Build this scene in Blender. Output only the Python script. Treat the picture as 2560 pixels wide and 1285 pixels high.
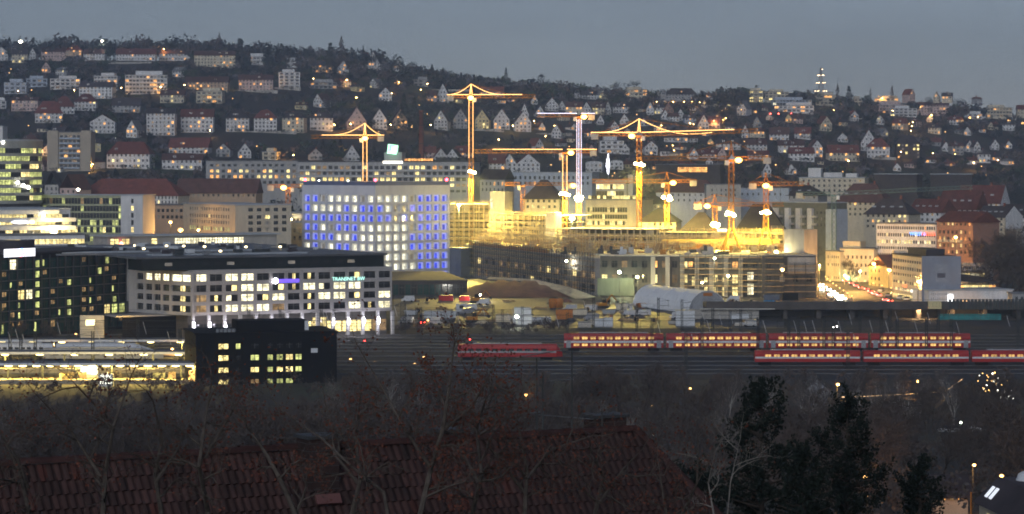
import bpy, math, random
import numpy as np
from mathutils import Vector, Matrix, noise as mnoise
random.seed(7); RNG = np.random.default_rng(7)
S = bpy.context.scene; C = S.collection
for o in list(bpy.data.objects): bpy.data.objects.remove(o)
# ---------------------------------------------------------------- camera
# telephoto view from a hillside 50 m above the valley floor; f = 6600 px on a 2560 px wide frame
F = 6600.0; HY = 410.0; CZ = 50.0
cam = bpy.data.cameras.new('camera'); co = bpy.data.objects.new('camera', cam); C.objects.link(co)
co.location = (0, 0, CZ); co.rotation_euler = (math.radians(90), 0, 0)
cam.sensor_width = 36; cam.lens = 36 * F / 2560; cam.shift_y = -(642.5 - HY) / 2560
cam.clip_start = 1; cam.clip_end = 30000
S.camera = co
# ---------------------------------------------------------------- world, dusk sky
SUN_EL, SUN_ROT = 8.0, 195.0
wd = bpy.data.worlds.new('World'); S.world = wd; wd.use_nodes = True
nt = wd.node_tree; bg = nt.nodes['Background']
sky = nt.nodes.new('ShaderNodeTexSky'); sky.sky_type = 'NISHITA'; sky.sun_disc = False
sky.sun_elevation = math.radians(SUN_EL); sky.sun_rotation = math.radians(SUN_ROT)
sky.air_density = 1.0; sky.dust_density = 0.15; sky.ozone_density = 2.0
hs = nt.nodes.new('ShaderNodeHueSaturation'); hs.inputs['Saturation'].default_value = 0.42   # cloud-veiled dusk
mx = nt.nodes.new('ShaderNodeMix'); mx.data_type = 'RGBA'; mx.blend_type = 'MULTIPLY'; mx.inputs[0].default_value = 1
mx.inputs[7].default_value = (0.74, 0.845, 1.15, 1)
nt.links.new(sky.outputs[0], hs.inputs['Color']); nt.links.new(hs.outputs[0], mx.inputs[6]); 
tc = nt.nodes.new('ShaderNodeTexCoord'); cm = nt.nodes.new('ShaderNodeMapping'); cm.inputs['Scale'].default_value = (3, 3, 12); cn = nt.nodes.new('ShaderNodeTexNoise'); cn.inputs['Scale'].default_value = 2.2; cn.inputs['Detail'].default_value = 5
cr = nt.nodes.new('ShaderNodeMapRange'); cr.inputs[1].default_value = .3; cr.inputs[2].default_value = .7; cr.inputs[3].default_value = .93; cr.inputs[4].default_value = 1.07      # faint cloud veil
cv = nt.nodes.new('ShaderNodeVectorMath'); cv.operation = 'SCALE'
nt.links.new(tc.outputs['Generated'], cm.inputs['Vector']); nt.links.new(cm.outputs[0], cn.inputs['Vector']); nt.links.new(cn.outputs['Fac'], cr.inputs[0]); nt.links.new(mx.outputs[2], cv.inputs[0]); nt.links.new(cr.outputs[0], cv.inputs['Scale']); nt.links.new(cv.outputs[0], bg.inputs['Color'])
bg.inputs['Strength'].default_value = 0.0395
sl = bpy.data.lights.new('dusk_glow', 'SUN'); sl.energy = 0.85; sl.angle = math.radians(40); sl.color = (0.92, 0.95, 1.0)
so = bpy.data.objects.new('dusk_glow', sl); C.objects.link(so)
so.rotation_euler = (math.radians(68), 0, math.radians(-15))
vs = S.view_settings; vs.view_transform = 'Standard'; vs.look = 'None'; vs.exposure = 0.62; vs.gamma = 1; vs.use_curve_mapping = False
cy = S.cycles; cy.use_denoising = True; cy.max_bounces = 4; cy.diffuse_bounces = 2; cy.glossy_bounces = 2; cy.transmission_bounces = 3
cy.transparent_max_bounces = 6; cy.volume_bounces = 0; cy.caustics_reflective = False; cy.caustics_refractive = False
cy.sample_clamp_indirect = 4; cy.use_adaptive_sampling = True; cy.adaptive_threshold = .03; cy.adaptive_min_samples = 12; S.render.film_transparent = False; cy.filter_width = 1.8
# ---------------------------------------------------------------- helpers
def lerp(a, b, t): return a + (b - a) * t
def W(px, py, D): return Vector(((px - 1280) * D / F, D, CZ + (HY - py) * D / F))
def XY(px, D): return Vector(((px - 1280) * D / F, D))
def ZY(py, D): return CZ + (HY - py) * D / F
PR = [(-60, 48), (0, 46), (30, 41), (60, 36), (120, 31), (200, 22.5), (300, 10), (400, 3), (470, 0), (1250, 0), (1350, 7), (1450, 17), (1600, 33), (1850, 62), (2100, 92), (2300, 120), (2450, 140), (2560, 150), (2700, 154), (2900, 142), (3300, 100)]
SC = [(-900, 1.03), (0, 1.0), (500, 1.0), (900, .92), (1280, .79), (1600, .735), (1900, .735), (2200, .67), (2560, .605), (3400, .55)]
PX, PZ = [a for a, _ in PR], [b for _, b in PR]; SX, SZ = [a for a, _ in SC], [b for _, b in SC]
def T(x, y):
    z = float(np.interp(y, PX, PZ))
    if y > 1250:
        px = 1280 + x * F / y
        z *= float(np.interp(px, SX, SZ))
        z += 2.5 * mnoise.noise((x * .012, y * .012, 3.1)) * min(1, (y - 1250) / 200)
    return z
def hit(px, py, d0=1255, d1=2600):
    d = d0
    while d < d1:
        x = (px - 1280) * d / F
        if T(x, d) >= ZY(py, d): return d
        d += 4
    return d1
MATS = {}
def rgb(*c): return (*c, 1)
def M(key, c=(.5, .5, .5), rough=.75, var=.22, sc=.25, metal=0, em=None, es=0, streak=0, rnd=0, spec=.3):
    if key in MATS: return MATS[key]
    m = bpy.data.materials.new(key); m.use_nodes = True; MATS[key] = m
    n, l = m.node_tree.nodes, m.node_tree.links; b = n['Principled BSDF']
    b.inputs['Roughness'].default_value = rough; b.inputs['Metallic'].default_value = metal
    b.inputs['Specular IOR Level'].default_value = spec
    g = n.new('ShaderNodeNewGeometry'); mp = n.new('ShaderNodeMapping'); l.new(g.outputs['Position'], mp.inputs['Vector'])
    mp.inputs['Scale'].default_value = (1, 1, .25 if streak else 1)
    t = n.new('ShaderNodeTexNoise'); t.inputs['Scale'].default_value = sc; t.inputs['Detail'].default_value = 5; t.inputs['Roughness'].default_value = .65
    l.new(mp.outputs[0], t.inputs['Vector'])
    r = n.new('ShaderNodeValToRGB'); l.new(t.outputs['Fac'], r.inputs[0])
    r.color_ramp.elements[0].position = .3; r.color_ramp.elements[1].position = .7
    r.color_ramp.elements[0].color = rgb(*[x * (1 - var) for x in c]); r.color_ramp.elements[1].color = rgb(*[min(1, x * (1 + var)) for x in c])
    out = r.outputs[0]
    if rnd:
        oi = n.new('ShaderNodeObjectInfo'); h = n.new('ShaderNodeMath'); h.operation = 'MULTIPLY_ADD'; h.inputs[1].default_value = 2 * rnd; h.inputs[2].default_value = 1 - rnd
        l.new(oi.outputs['Random'], h.inputs[0]); v = n.new('ShaderNodeVectorMath'); v.operation = 'SCALE'; l.new(out, v.inputs[0]); l.new(h.outputs[0], v.inputs['Scale']); out = v.outputs[0]
    l.new(out, b.inputs['Base Color'])
    if em:
        b.inputs['Emission Color'].default_value = rgb(*em)
        if es >= 0:
            b.inputs['Emission Strength'].default_value = es
        m.cycles.emission_sampling = 'NONE'
    return m
def MW(key, em, es, base=(.02, .022, .025), lo=.45, ns=.9):
    """window glass; lit rooms vary from window to window (object random) and inside a window (noise)"""
    if key in MATS: return MATS[key]
    m = M(key, base, .12, .3, .3, spec=.5); n, l = m.node_tree.nodes, m.node_tree.links; b = n['Principled BSDF']
    if es > 0:
        b.inputs['Emission Color'].default_value = rgb(*em)
        oi = n.new('ShaderNodeObjectInfo'); t = n.new('ShaderNodeTexNoise'); t.inputs['Scale'].default_value = ns; t.inputs['Detail'].default_value = 2
        g = n.new('ShaderNodeNewGeometry'); l.new(g.outputs['Position'], t.inputs['Vector'])
        a = n.new('ShaderNodeMath'); a.operation = 'MULTIPLY_ADD'; a.inputs[1].default_value = 1 - lo; a.inputs[2].default_value = lo; l.new(oi.outputs['Random'], a.inputs[0])
        p = n.new('ShaderNodeMapRange'); p.inputs[1].default_value = .35; p.inputs[2].default_value = .65; p.inputs[3].default_value = .45; p.inputs[4].default_value = 1.25; l.new(t.outputs['Fac'], p.inputs[0])
        c = n.new('ShaderNodeMath'); c.operation = 'MULTIPLY'; l.new(a.outputs[0], c.inputs[0]); l.new(p.outputs[0], c.inputs[1])
        d = n.new('ShaderNodeMath'); d.operation = 'MULTIPLY'; d.inputs[1].default_value = es; l.new(c.outputs[0], d.inputs[0]); l.new(d.outputs[0], b.inputs['Emission Strength'])
        m.cycles.emission_sampling = 'NONE'
    return m
class MB:
    def __init__(s): s.v = []; s.f = []; s.m = []
    def poly(s, pts, mi=0):
        k = len(s.v); s.v += [tuple(p) for p in pts]; s.f.append(tuple(range(k, k + len(pts)))); s.m.append(mi)
    def box(s, x0, x1, y0, y1, z0, z1, mi=0):
        k = len(s.v); s.v += [(x0, y0, z0), (x1, y0, z0), (x1, y1, z0), (x0, y1, z0), (x0, y0, z1), (x1, y0, z1), (x1, y1, z1), (x0, y1, z1)]
        for f in ((0, 3, 2, 1), (4, 5, 6, 7), (0, 1, 5, 4), (1, 2, 6, 5), (2, 3, 7, 6), (3, 0, 4, 7)): s.f.append(tuple(k + i for i in f)); s.m.append(mi)
        return s
    def tube(s, p, q, r0, r1=None, n=4, mi=0, caps=False):
        p, q = Vector(p), Vector(q); r1 = r0 if r1 is None else r1; d = q - p
        if d.length < 1e-6: return s
        d.normalize(); a = d.orthogonal().normalized(); b = d.cross(a); k = len(s.v)
        for c, r in ((p, r0), (q, r1)):
            for i in range(n):
                t = 2 * math.pi * (i + .5) / n; s.v.append(tuple(c + (a * math.cos(t) + b * math.sin(t)) * r))
        for i in range(n): j = (i + 1) % n; s.f.append((k + i, k + j, k + n + j, k + n + i)); s.m.append(mi)
        if caps: s.f += [tuple(k + n - 1 - i for i in range(n)), tuple(k + n + i for i in range(n))]; s.m += [mi, mi]
        return s
    def lathe(s, prof, n=10, c=(0, 0, 0), mi=0):
        k = len(s.v)
        for r, z in prof:
            for i in range(n): t = 2 * math.pi * i / n; s.v.append((c[0] + r * math.cos(t), c[1] + r * math.sin(t), c[2] + z))
        for a in range(len(prof) - 1):
            for i in range(n): j = (i + 1) % n; s.f.append((k + a * n + i, k + a * n + j, k + (a + 1) * n + j, k + (a + 1) * n + i)); s.m.append(mi)
        return s
    def mesh(s, name, mats):
        me = bpy.data.meshes.new(name); me.from_pydata(s.v, [], s.f)
        for m in (mats if isinstance(mats, (list, tuple)) else [mats]): me.materials.append(m)
        if any(s.m): me.polygons.foreach_set('material_index', s.m)
        return me
    def build(s, name, mats, parent=None, loc=(0, 0, 0), rz=0, smooth=False):
        me = s.mesh(name, mats)
        if smooth: me.polygons.foreach_set('use_smooth', [True] * len(me.polygons))
        return ob(name, me, parent, loc, rz)
def ob(name, me, parent=None, loc=(0, 0, 0), rz=0, sc=None):
    o = bpy.data.objects.new(name, me); C.objects.link(o); o.location = loc
    if rz: o.rotation_euler = (0, 0, rz)
    if sc is not None: o.scale = sc
    if parent: o.parent = parent
    return o
def tag(o, label=None, cat=None, group=None, kind=None):
    if label: o['label'] = label
    if cat: o['category'] = cat
    if group: o['group'] = group
    if kind: o['kind'] = kind
    return o
def thing(name, label, cat, loc=(0, 0, 0), rz=0, group=None): return tag(ob(name, None, None, loc, rz), label, cat, group)
CUBES = {}
def cube(m):
    if m.name not in CUBES: CUBES[m.name] = MB().box(-.5, .5, -.5, .5, -.5, .5).mesh('block_' + m.name, m)
    return CUBES[m.name]
def bx(name, m, parent, c, s, rz=0): return ob(name, cube(m), parent, c, rz, s)
SPH = {}
def sphere(m):
    if m.name not in SPH:
        SPH[m.name] = MB().lathe([(0, -.5), (.3, -.4), (.48, -.12), (.48, .12), (.3, .4), (0, .5)], 8).mesh('globe_' + m.name, m)
        SPH[m.name].polygons.foreach_set('use_smooth', [True] * len(SPH[m.name].polygons))
    return SPH[m.name]
def plight(name, parent, loc, col, watts, r=.5, spot=None, aim=None):
    L = bpy.data.lights.new(name, 'SPOT' if spot else 'POINT'); L.color = col; L.energy = watts; L.shadow_soft_size = r
    if spot: L.spot_size = spot; L.spot_blend = .6
    o = bpy.data.objects.new(name, L); C.objects.link(o); o.parent = parent; o.location = loc
    if aim: o.rotation_euler = (Vector(aim)).to_track_quat('-Z', 'Y').to_euler()
    return o
# ---- ordinal labels: registered per row, numbered from the left at the end
ORD = 'first second third fourth fifth sixth seventh eighth ninth tenth eleventh twelfth thirteenth fourteenth fifteenth sixteenth seventeenth eighteenth nineteenth twentieth'.split()
ORD += ['twenty-' + w for w in ORD[:9]] + ['thirtieth'] + ['thirty-' + w for w in ORD[:9]] + ['fortieth'] + ['forty-' + w for w in ORD[:9]]
ROWS = {}
def reg(t, px, adj, kind, row): ROWS.setdefault((kind, row), []).append((px, t, adj))
def finish_labels():
    for (kind, row), L in ROWS.items():
        L.sort(key=lambda e: e[0]); n = len(L)
        for i, (_, t, adj) in enumerate(L):
            if n == 1: t['label'] = f'{adj} {row}'
            elif n == 2: t['label'] = f'{adj}, {"left" if i == 0 else "right"} of two {row}'
            else:
                k = ORD[i] + ' from left' if i < (n + 1) // 2 else (ORD[n - 1 - i] + ' from right' if i < n - 1 else 'last on right')
                if i == 0: k = 'first from left'
                t['label'] = f'{adj}, {k} {row}'
# ---- materials shared by many things
M('white_wall', (.66, .65, .64), .85, .14, .5, streak=1, rnd=.1); M('grey_wall', (.36, .36, .36), .85, .15, .5, streak=1, rnd=.1); M('cream_wall', (.60, .53, .40), .85, .14, .5, streak=1, rnd=.1)
M('yellow_wall', (.62, .52, .28), .85, .12, .5, streak=1); M('tan_wall', (.45, .33, .23), .85, .14, .5, streak=1); M('pink_wall', (.56, .42, .38), .85, .14, .5, streak=1); M('salmon_wall', (.30, .17, .125), .85, .14, .5)
M('brick_wall', (.26, .09, .06), .9, .3, .8); M('dark_wall', (.06, .05, .05), .8, .3, .5); M('blue_wall', (.42, .47, .54), .8, .15, .5)
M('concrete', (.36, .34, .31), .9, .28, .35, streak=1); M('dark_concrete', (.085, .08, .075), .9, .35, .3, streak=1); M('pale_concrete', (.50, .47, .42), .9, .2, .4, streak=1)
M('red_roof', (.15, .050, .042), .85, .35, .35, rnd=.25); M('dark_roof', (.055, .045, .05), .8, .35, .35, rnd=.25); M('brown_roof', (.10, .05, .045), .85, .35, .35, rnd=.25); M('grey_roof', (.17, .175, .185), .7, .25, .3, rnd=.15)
M('pale_roof', (.42, .45, .48), .6, .2, .3); M('black_metal', (.006, .006, .008), .8, .3, .4, metal=0, spec=.1); M('steel', (.28, .29, .30), .45, .2, .5, metal=.6); M('dark_steel', (.05, .055, .055), .6, .3, .5, metal=.2)
M('frame', (.10, .10, .10), .6, .2, 1); M('white_frame', (.6, .6, .6), .6, .1, 1)
M('crane_yellow', (.46, .19, .02), .5, .2, .5); M('scaffold', (.58, .46, .24), .6, .3, 1, metal=.2); M('plank', (.40, .28, .14), .9, .35, 1)
M('white_metal', (.62, .64, .66), .5, .12, .4); M('train_red', (.34, .02, .02), .4, .15, .4); M('asphalt', (.05, .05, .052), .75, .3, .3, spec=.5)
M('bark', (.050, .040, .034), .95, .4, 2); M('birch_bark', (.45, .43, .40), .9, .4, 1.5); M('twig', (.085, .066, .057), .95, .4, 1); M('orange_box', (.45, .16, .03), .7, .2, .8)
MW('glass_dark', (0, 0, 0), 0); MW('glass_green', (0, 0, 0), 0, base=(.012, .062, .058))
MW('lit_yellow', (1, .78, .30), 1.9); MW('lit_orange', (1, .44, .11), 2.1, lo=.5); MW('lit_white', (1, .90, .56), 1.9, lo=.6); MW('lit_green', (.80, .85, .28), 1.0)
MW('lit_blue', (.05, .10, 1.0), 1.5, lo=.7, base=(.02, .03, .2)); MW('lit_dim', (1, .62, .26), .35, lo=.3); MW('curtain', (1, .8, .5), .08, base=(.30, .29, .28))
WK = {'d': ('frame', 'glass_dark'), 'y': ('frame', 'lit_yellow'), 'o': ('frame', 'lit_orange'), 'w': ('frame', 'lit_white'), 'g': ('frame', 'lit_green'), 'b': ('white_frame', 'lit_blue'), 'k': ('frame', 'lit_dim'), 'c': ('frame', 'curtain'), 'e': ('dark_steel', 'glass_green')}
WM = {}
def wmesh(k):
    """unit window: glass with sill-to-head mullion, transom and surround (x width, z height, faces -y)"""
    if k not in WM:
        mb = MB(); mb.box(-.5, .5, 0, .05, -.5, .5, 1); mb.box(-.035, .035, -.04, -.002, -.5, .5, 0); mb.box(-.5, -.035, -.035, -.002, .18, .24, 0)
        mb.box(.035, .5, -.035, -.002, .18, .24, 0)
        WM[k] = mb.mesh('window_' + k, [MATS[WK[k][0]], MATS[WK[k][1]]])
    return WM[k]
def pick(weights):
    ks = list(weights); return random.choices(ks, [weights[k] for k in ks])[0]
def facemap(f, L, dep):
    if f == 'f': return (lambda u, v, n: (u, n, v)), 0, L
    if f == 'r': return (lambda u, v, n: (L - n, u, v)), math.pi / 2, dep
    if f == 'l': return (lambda u, v, n: (n, dep - u, v)), -math.pi / 2, dep
    return (lambda u, v, n: (L - u, dep - n, v)), math.pi, L
def perf(mb, fm, U, H, cols, rows, rec=.3, skip=()):
    """a wall face with real recessed openings: cols / rows are lists of (lo, hi)"""
    us = sorted({0, U, *[x for c in cols for x in c]}); vs_ = sorted({0, H, *[x for r in rows for x in r]})
    cs, rs = set((round(a, 4), round(b, 4)) for a, b in cols), set((round(a, 4), round(b, 4)) for a, b in rows)
    for a, b in zip(us, us[1:]):
        iscol = (round(a, 4), round(b, 4)) in cs
        if not iscol: mb.poly([fm(a, 0, 0), fm(b, 0, 0), fm(b, H, 0), fm(a, H, 0)]); continue
        for c, d in zip(vs_, vs_[1:]):
            if (round(c, 4), round(d, 4)) in rs:
                mb.poly([fm(a, c, 0), fm(b, c, 0), fm(b, c, rec), fm(a, c, rec)]); mb.poly([fm(a, d, rec), fm(b, d, rec), fm(b, d, 0), fm(a, d, 0)])
                mb.poly([fm(a, c, 0), fm(a, c, rec), fm(a, d, rec), fm(a, d, 0)]); mb.poly([fm(b, c, rec), fm(b, c, 0), fm(b, d, 0), fm(b, d, rec)])
            else: mb.poly([fm(a, c, 0), fm(b, c, 0), fm(b, d, 0), fm(a, d, 0)])
def bld(name, label, cat, A, B, yt, dep, wall, faces=(), zb=0., roof='grey_roof', rooft='flat', rh=3., group=None, rim=.35, wname='window', rec=.3, yref=None):
    """a building whose front runs from corner A to corner B (photo column, distance); faces: (face, cols n or list, fill, u0, u1, rows as photo y at A, lit)"""
    a, b = XY(*A), XY(*B); L = (b - a).length; rz = math.atan2(b.y - a.y, b.x - a.x); H = ZY(yt, yref or A[1]) - zb
    t = thing(name, label, cat, (a.x, a.y, zb), rz, group); t['L'] = L; t['H'] = H
    mb = MB(); done = set(); wins = []
    for (f, n, fill, u0, u1, rowsy, lit) in faces:
        fm, wr, U = facemap(f, L, dep)
        if isinstance(n, int):
            w = (u1 - u0) * U / n; cols = [(u0 * U + w * (i + .5 - fill / 2), u0 * U + w * (i + .5 + fill / 2)) for i in range(n)]
        else: cols = [(p * U, q * U) for p, q in n]
        rows = sorted((max(.02, ZY(y1, yref or A[1]) - zb), ZY(y0, yref or A[1]) - zb) for y0, y1 in rowsy)
        perf(mb, fm, U, H, cols, rows, rec); done.add(f)
        for ri, (v0, v1) in enumerate(reversed(rows)):
            for ci, (p, q) in enumerate(cols):
                if isinstance(lit, dict): k = pick(lit)
                else:
                    s = lit[ri % len(lit)]
                    k = pick(s) if isinstance(s, dict) else s[ci % len(s)]
                if k == '.': k = 'd'
                if k == '?': k = pick({'d': 3, 'y': 1})
                wins.append((fm((p + q) / 2, (v0 + v1) / 2, rec - .06), wr, q - p, v1 - v0, k))
    for f in 'frlb':
        if f not in done:
            fm, _, U = facemap(f, L, dep); mb.poly([fm(0, 0, 0), fm(U, 0, 0), fm(U, H, 0), fm(0, H, 0)])
    mb.poly([(0, 0, H), (L, 0, H), (L, dep, H), (0, dep, H)])
    mb.build('wall', MATS[wall], t)
    for c, wr, w, h, k in wins: ob(wname, wmesh(k), t, c, wr, (w, 1, h))
    if rooft == 'flat':
        r = MB(); r.box(-rim, L + rim, -rim, dep + rim, H + .02, H + .45); r.build('roof', MATS[roof], t)
    elif rooft: roofmesh(L, dep, rh, rooft, .5).build('roof', MATS[roof], t, (0, 0, H))
    return t
def roofmesh(L, W_, h, typ, ov=.5, th=.25):
    mb = MB(); x0, x1, y0, y1 = -ov, L + ov, -ov, W_ + ov; e = -ov * h / (W_ / 2 if typ != 'gx' else L / 2)
    if typ == 'gx':      # gable faces the street: ridge along y
        m = L / 2
        for s in (0, 1):
            xa = x0 if s == 0 else x1
            P = [(xa, y0, e), (m, y0, h), (m, y1, h), (xa, y1, e)]
            mb.poly(P if s else P[::-1]); Q = [(x, y, z - th) for x, y, z in P]; mb.poly(Q[::-1] if s else Q)
            for i in range(4): j = (i + 1) % 4; mb.poly([P[i], Q[i], Q[j], P[j]])
        return mb
    m = W_ / 2; i_ = 0 if typ == 'gable' else min(m, L / 2 - .3)
    a, b = (x0 if typ == 'gable' else i_, m, h), (x1 if typ == 'gable' else L - i_, m, h)
    c = [(x0, y0, e), (x1, y0, e), (x1, y1, e), (x0, y1, e)]
    mb.poly([c[0], c[1], b, a]); mb.poly([c[2], c[3], a, b]); mb.poly([c[1], c[2], b]); mb.poly([c[3], c[0], a])
    for i in range(4): j = (i + 1) % 4; p, q = c[i], c[j]; mb.poly([(p[0], p[1], e - th), (q[0], q[1], e - th), q, p])
    mb.poly([(x, y, z - th) for x, y, z in c[::-1]])
    return mb
def lit_lamp(name, label, cat, px, py, D, zb, col, es, watts, size=.9, group=None, key=None, pole=.14, offs=(0, 0, -.9)):
    p = W(px, py, D); t = thing(name, label, cat, (p.x, p.y, zb), 0, group); h = p.z - zb
    MB().tube((0, 0, 0), (0, 0, h), pole, pole * .7, 5).tube((0, 0, h), (0, -.9, h + .15), pole * .6, pole * .5, 4).build('pole', MATS['dark_steel'], t)
    m = M('lamp_' + key, (.8, .8, .8), .5, 0, 1, em=col, es=es)
    ob('lamp_head', sphere(m), t, (0, -.9, h), 0, (size, size, size * .75))
    if watts: plight('lamp_light', t, (0, -1.6, h - .5), col, watts, .4)
    return t
# ================================================================ SETTING: ground
def terrain():
    ys = np.concatenate([np.arange(-60, 480, 20), np.arange(480, 1250, 45), np.arange(1250, 2700, 14), np.arange(2700, 3201, 100)])
    nx = 150; V = []; Fc = []
    for y in ys:
        w = max(180, y * .30)
        for i in range(nx + 1): x = -w + 2 * w * i / nx; V.append((x, y, T(x, y)))
    for j in range(len(ys) - 1):
        for i in range(nx): a = j * (nx + 1) + i; Fc.append((a, a + 1, a + nx + 2, a + nx + 1))
    me = bpy.data.meshes.new('terrain'); me.from_pydata(V, [], Fc); me.polygons.foreach_set('use_smooth', [True] * len(Fc))
    m = M('hill_soil', (.030, .032, .030), .95, .5, .03); n, l = m.node_tree.nodes, m.node_tree.links
    # meadow, brown vineyard and bare soil patches
    t = n.new('ShaderNodeTexNoise'); t.inputs['Scale'].default_value = .008; t.inputs['Detail'].default_value = 4
    g = n.new('ShaderNodeNewGeometry'); l.new(g.outputs['Position'], t.inputs['Vector'])
    r = n.new('ShaderNodeValToRGB'); l.new(t.outputs['Fac'], r.inputs[0])
    e = r.color_ramp.elements; e[0].position = .38; e[0].color = (.040, .034, .034, 1); e[1].position = .62; e[1].color = (.046, .066, .034, 1)
    e2 = r.color_ramp.elements.new(.5); e2.color = (.060, .052, .044, 1)
    mixn = n.new('ShaderNodeMix'); mixn.data_type = 'RGBA'; mixn.inputs[0].default_value = .65
    b = n['Principled BSDF']; src = b.inputs['Base Color'].links[0].from_socket
    l.new(src, mixn.inputs[6]); l.new(r.outputs[0], mixn.inputs[7]); l.new(mixn.outputs[2], b.inputs['Base Color'])
    me.materials.append(m); tag(ob('terrain', me), kind='structure')
terrain()
M('rail_ballast', (.035, .033, .034), .95, .4, .2); M('yard_ground', (.050, .046, .042), .6, .7, .12, spec=.5); M('paving', (.13, .12, .115), .85, .3, .2)
def sheet(name, pts, z, m):
    mb = MB(); mb.poly([(x, y, z) for x, y in pts]); mb.poly([(x, y, z - .5) for x, y in pts[::-1]])
    for i in range(len(pts)): p, q = pts[i], pts[(i + 1) % len(pts)]; mb.poly([(*p, z - .5), (*q, z - .5), (*q, z), (*p, z)])
    return tag(mb.build(name, MATS[m]), kind='structure')
sheet('rail_yard_ground', [(-150, 612), (175, 612), (175, 800), (-150, 800)], .02, 'rail_ballast')
sheet('site_ground', [XY(985, 805), XY(1960, 805), XY(1960, 985), XY(1500, 1004), XY(1160, 1175), XY(985, 1175)], .03, 'yard_ground')
sheet('street', [XY(2030, 1230), XY(2120, 1230), XY(2420, 930), XY(2035, 930)], .035, 'asphalt')
# ================================================================ HILLSIDE HOUSES
OCC = []      # photo boxes of houses, so that the trees leave them in view
CW = {'w': 'white_wall', 'g': 'grey_wall', 'c': 'cream_wall', 'y': 'yellow_wall', 't': 'tan_wall', 'p': 'pink_wall', 's': 'salmon_wall', 'd': 'dark_wall', 'b': 'blue_wall'}
CR = {'r': 'red_roof', 'd': 'dark_roof', 'b': 'brown_roof', 'g': 'grey_roof', 'p': 'pale_roof'}
NW = {'w': 'white', 'g': 'grey', 'c': 'cream', 'y': 'yellowish', 't': 'tan', 'p': 'pinkish', 's': 'salmon', 'd': 'dark', 'b': 'bluish'}
NR = {'r': 'red roof', 'd': 'dark roof', 'b': 'brown roof', 'g': 'grey roof', 'p': 'pale roof'}
NT = {'G': 'gabled house', 'E': 'long-roofed house', 'H': 'hip-roofed house', 'F': 'flat-roofed house', 'S': 'stepped flat-roofed house', 'A': 'arched-gable house'}
def house(row, x0, x1, yt, yw, yb, typ, wall='w', roof='d', lit='', D=None, yaw=None, rname='house'):
    pm = (x0 + x1) / 2; D = D or hit(pm, yb); s = F / D; w = (x1 - x0) / s; hw = (yb - yw) / s; hr = (yw - yt) / s
    a = XY(pm, D); zb = ZY(yb, D); yaw = random.uniform(-.22, .22) if yaw is None else yaw
    dep = {'G': 11, 'E': 9.5, 'H': max(8, min(w * .9, 11)), 'F': 10, 'S': 11, 'A': 9}[typ]
    t = thing(rname, '', 'house', (a.x, a.y, zb), yaw, 'houses ' + row); OCC.append((x0, x1, yt, yb, D))
    wm, rm = MATS[CW[wall]], MATS[CR[roof]]; mb = MB(); h0 = -3.
    x0l, x1l = -w / 2, w / 2
    if typ in 'GA':
        if typ == 'G': arc = [(x0l, hw), (0, hw + hr), (x1l, hw)]
        else: arc = [(x0l * c, hw + hr * sn) for c, sn in ((1, 0), (.93, .38), (.75, .68), (.45, .9), (0, 1), (-.45, .9), (-.75, .68), (-.93, .38), (-1, 0))]
        pf = [(x1l, h0), *[(x, z) for x, z in arc[::-1]], (x0l, h0)]
        mb.poly([(x, 0, z) for x, z in pf[::-1]]); mb.poly([(x, dep, z) for x, z in pf])
        mb.poly([(x0l, dep, h0), (x0l, 0, h0), (x0l, 0, hw), (x0l, dep, hw)]); mb.poly([(x1l, 0, h0), (x1l, dep, h0), (x1l, dep, hw), (x1l, 0, hw)])
        mb.build('wall', wm, t)
        if typ == 'G': r = roofmesh(w, dep, hr + .12, 'gx', .35).build('roof', rm, t, (x0l, 0, hw))
        else:
            q = MB()
            for (xa, za), (xb, zb_) in zip(arc, arc[1:]): q.poly([(xa * 1.04, -.3, za + .15), (xa * 1.04, dep, za + .15), (xb * 1.04, dep, zb_ + .15), (xb * 1.04, -.3, zb_ + .15)]); q.poly([(xa * 1.04, -.3, za - .15), (xb * 1.04, -.3, zb_ - .15), (xb * 1.04, -.3, zb_ + .15), (xa * 1.04, -.3, za + .15)])
            r = q.build('roof', rm, t)
    elif typ in 'EH':
        mb.box(x0l, x1l, 0, dep, h0, hw)
        if typ == 'E':
            for x in (x0l, x1l): mb.poly([(x, 0, hw), (x, dep, hw), (x, dep / 2, hw + hr - .1)])
        mb.build('wall', wm, t); r = roofmesh(w, dep, hr, 'gable' if typ == 'E' else 'hip', .5).build('roof', rm, t, (x0l, 0, hw))
        if w > 9:
            for k in range(random.choice((1, 2))):
                dx = lerp(-w * .3, w * .3, random.random()); d_ = MB().box(-.9, .9, 0, 1.6, 0, 1.5).build('dormer', wm, r, (dx + w / 2, dep * .14, hr * .22)); ob('window', wmesh(pick({'d': 4, 'o': 1, 'c': 2})), d_, (0, -.03, .8), 0, (1.1, 1, 1.0))
    else:
        mb.box(x0l, x1l, 0, dep, h0, hw); mb.build('wall', wm, t); up = hr > .8
        r = MB().box(x0l - .4, x1l + .4, -.6, dep + .3, hw + .01, hw + .3).build('roof', MATS['pale_roof' if roof == 'p' else 'grey_roof'], t)
        if typ == 'S' or up:
            k = MB().box(x0l + w * random.uniform(.05, .3), x1l - w * random.uniform(.05, .3), 1.5, dep - 1, hw + .3, hw + .3 + max(hr, 2.4)); k.build('upper_storey', wm, t)
        for j in range(1, max(2, round(hw / 3))):
            z = j * hw / max(2, round(hw / 3)); MB().box(x0l + w * .08, x1l - w * .1, -1.1, 0, z - .12, z + .02).box(x0l + w * .08, x1l - w * .1, -1.12, -1.0, z + .02, z + .9).build('balcony', wm, t)
    if typ in 'EHG': MB().box(-.4, .4, -.4, .4, 0, 1.9).build('chimney', MATS['brick_wall'], r, (w * random.uniform(.3, .7), dep * .55, hr * .75))
    # windows
    nl = int(lit[1:]) if len(lit) > 1 else 0; lk = lit[:1]
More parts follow.
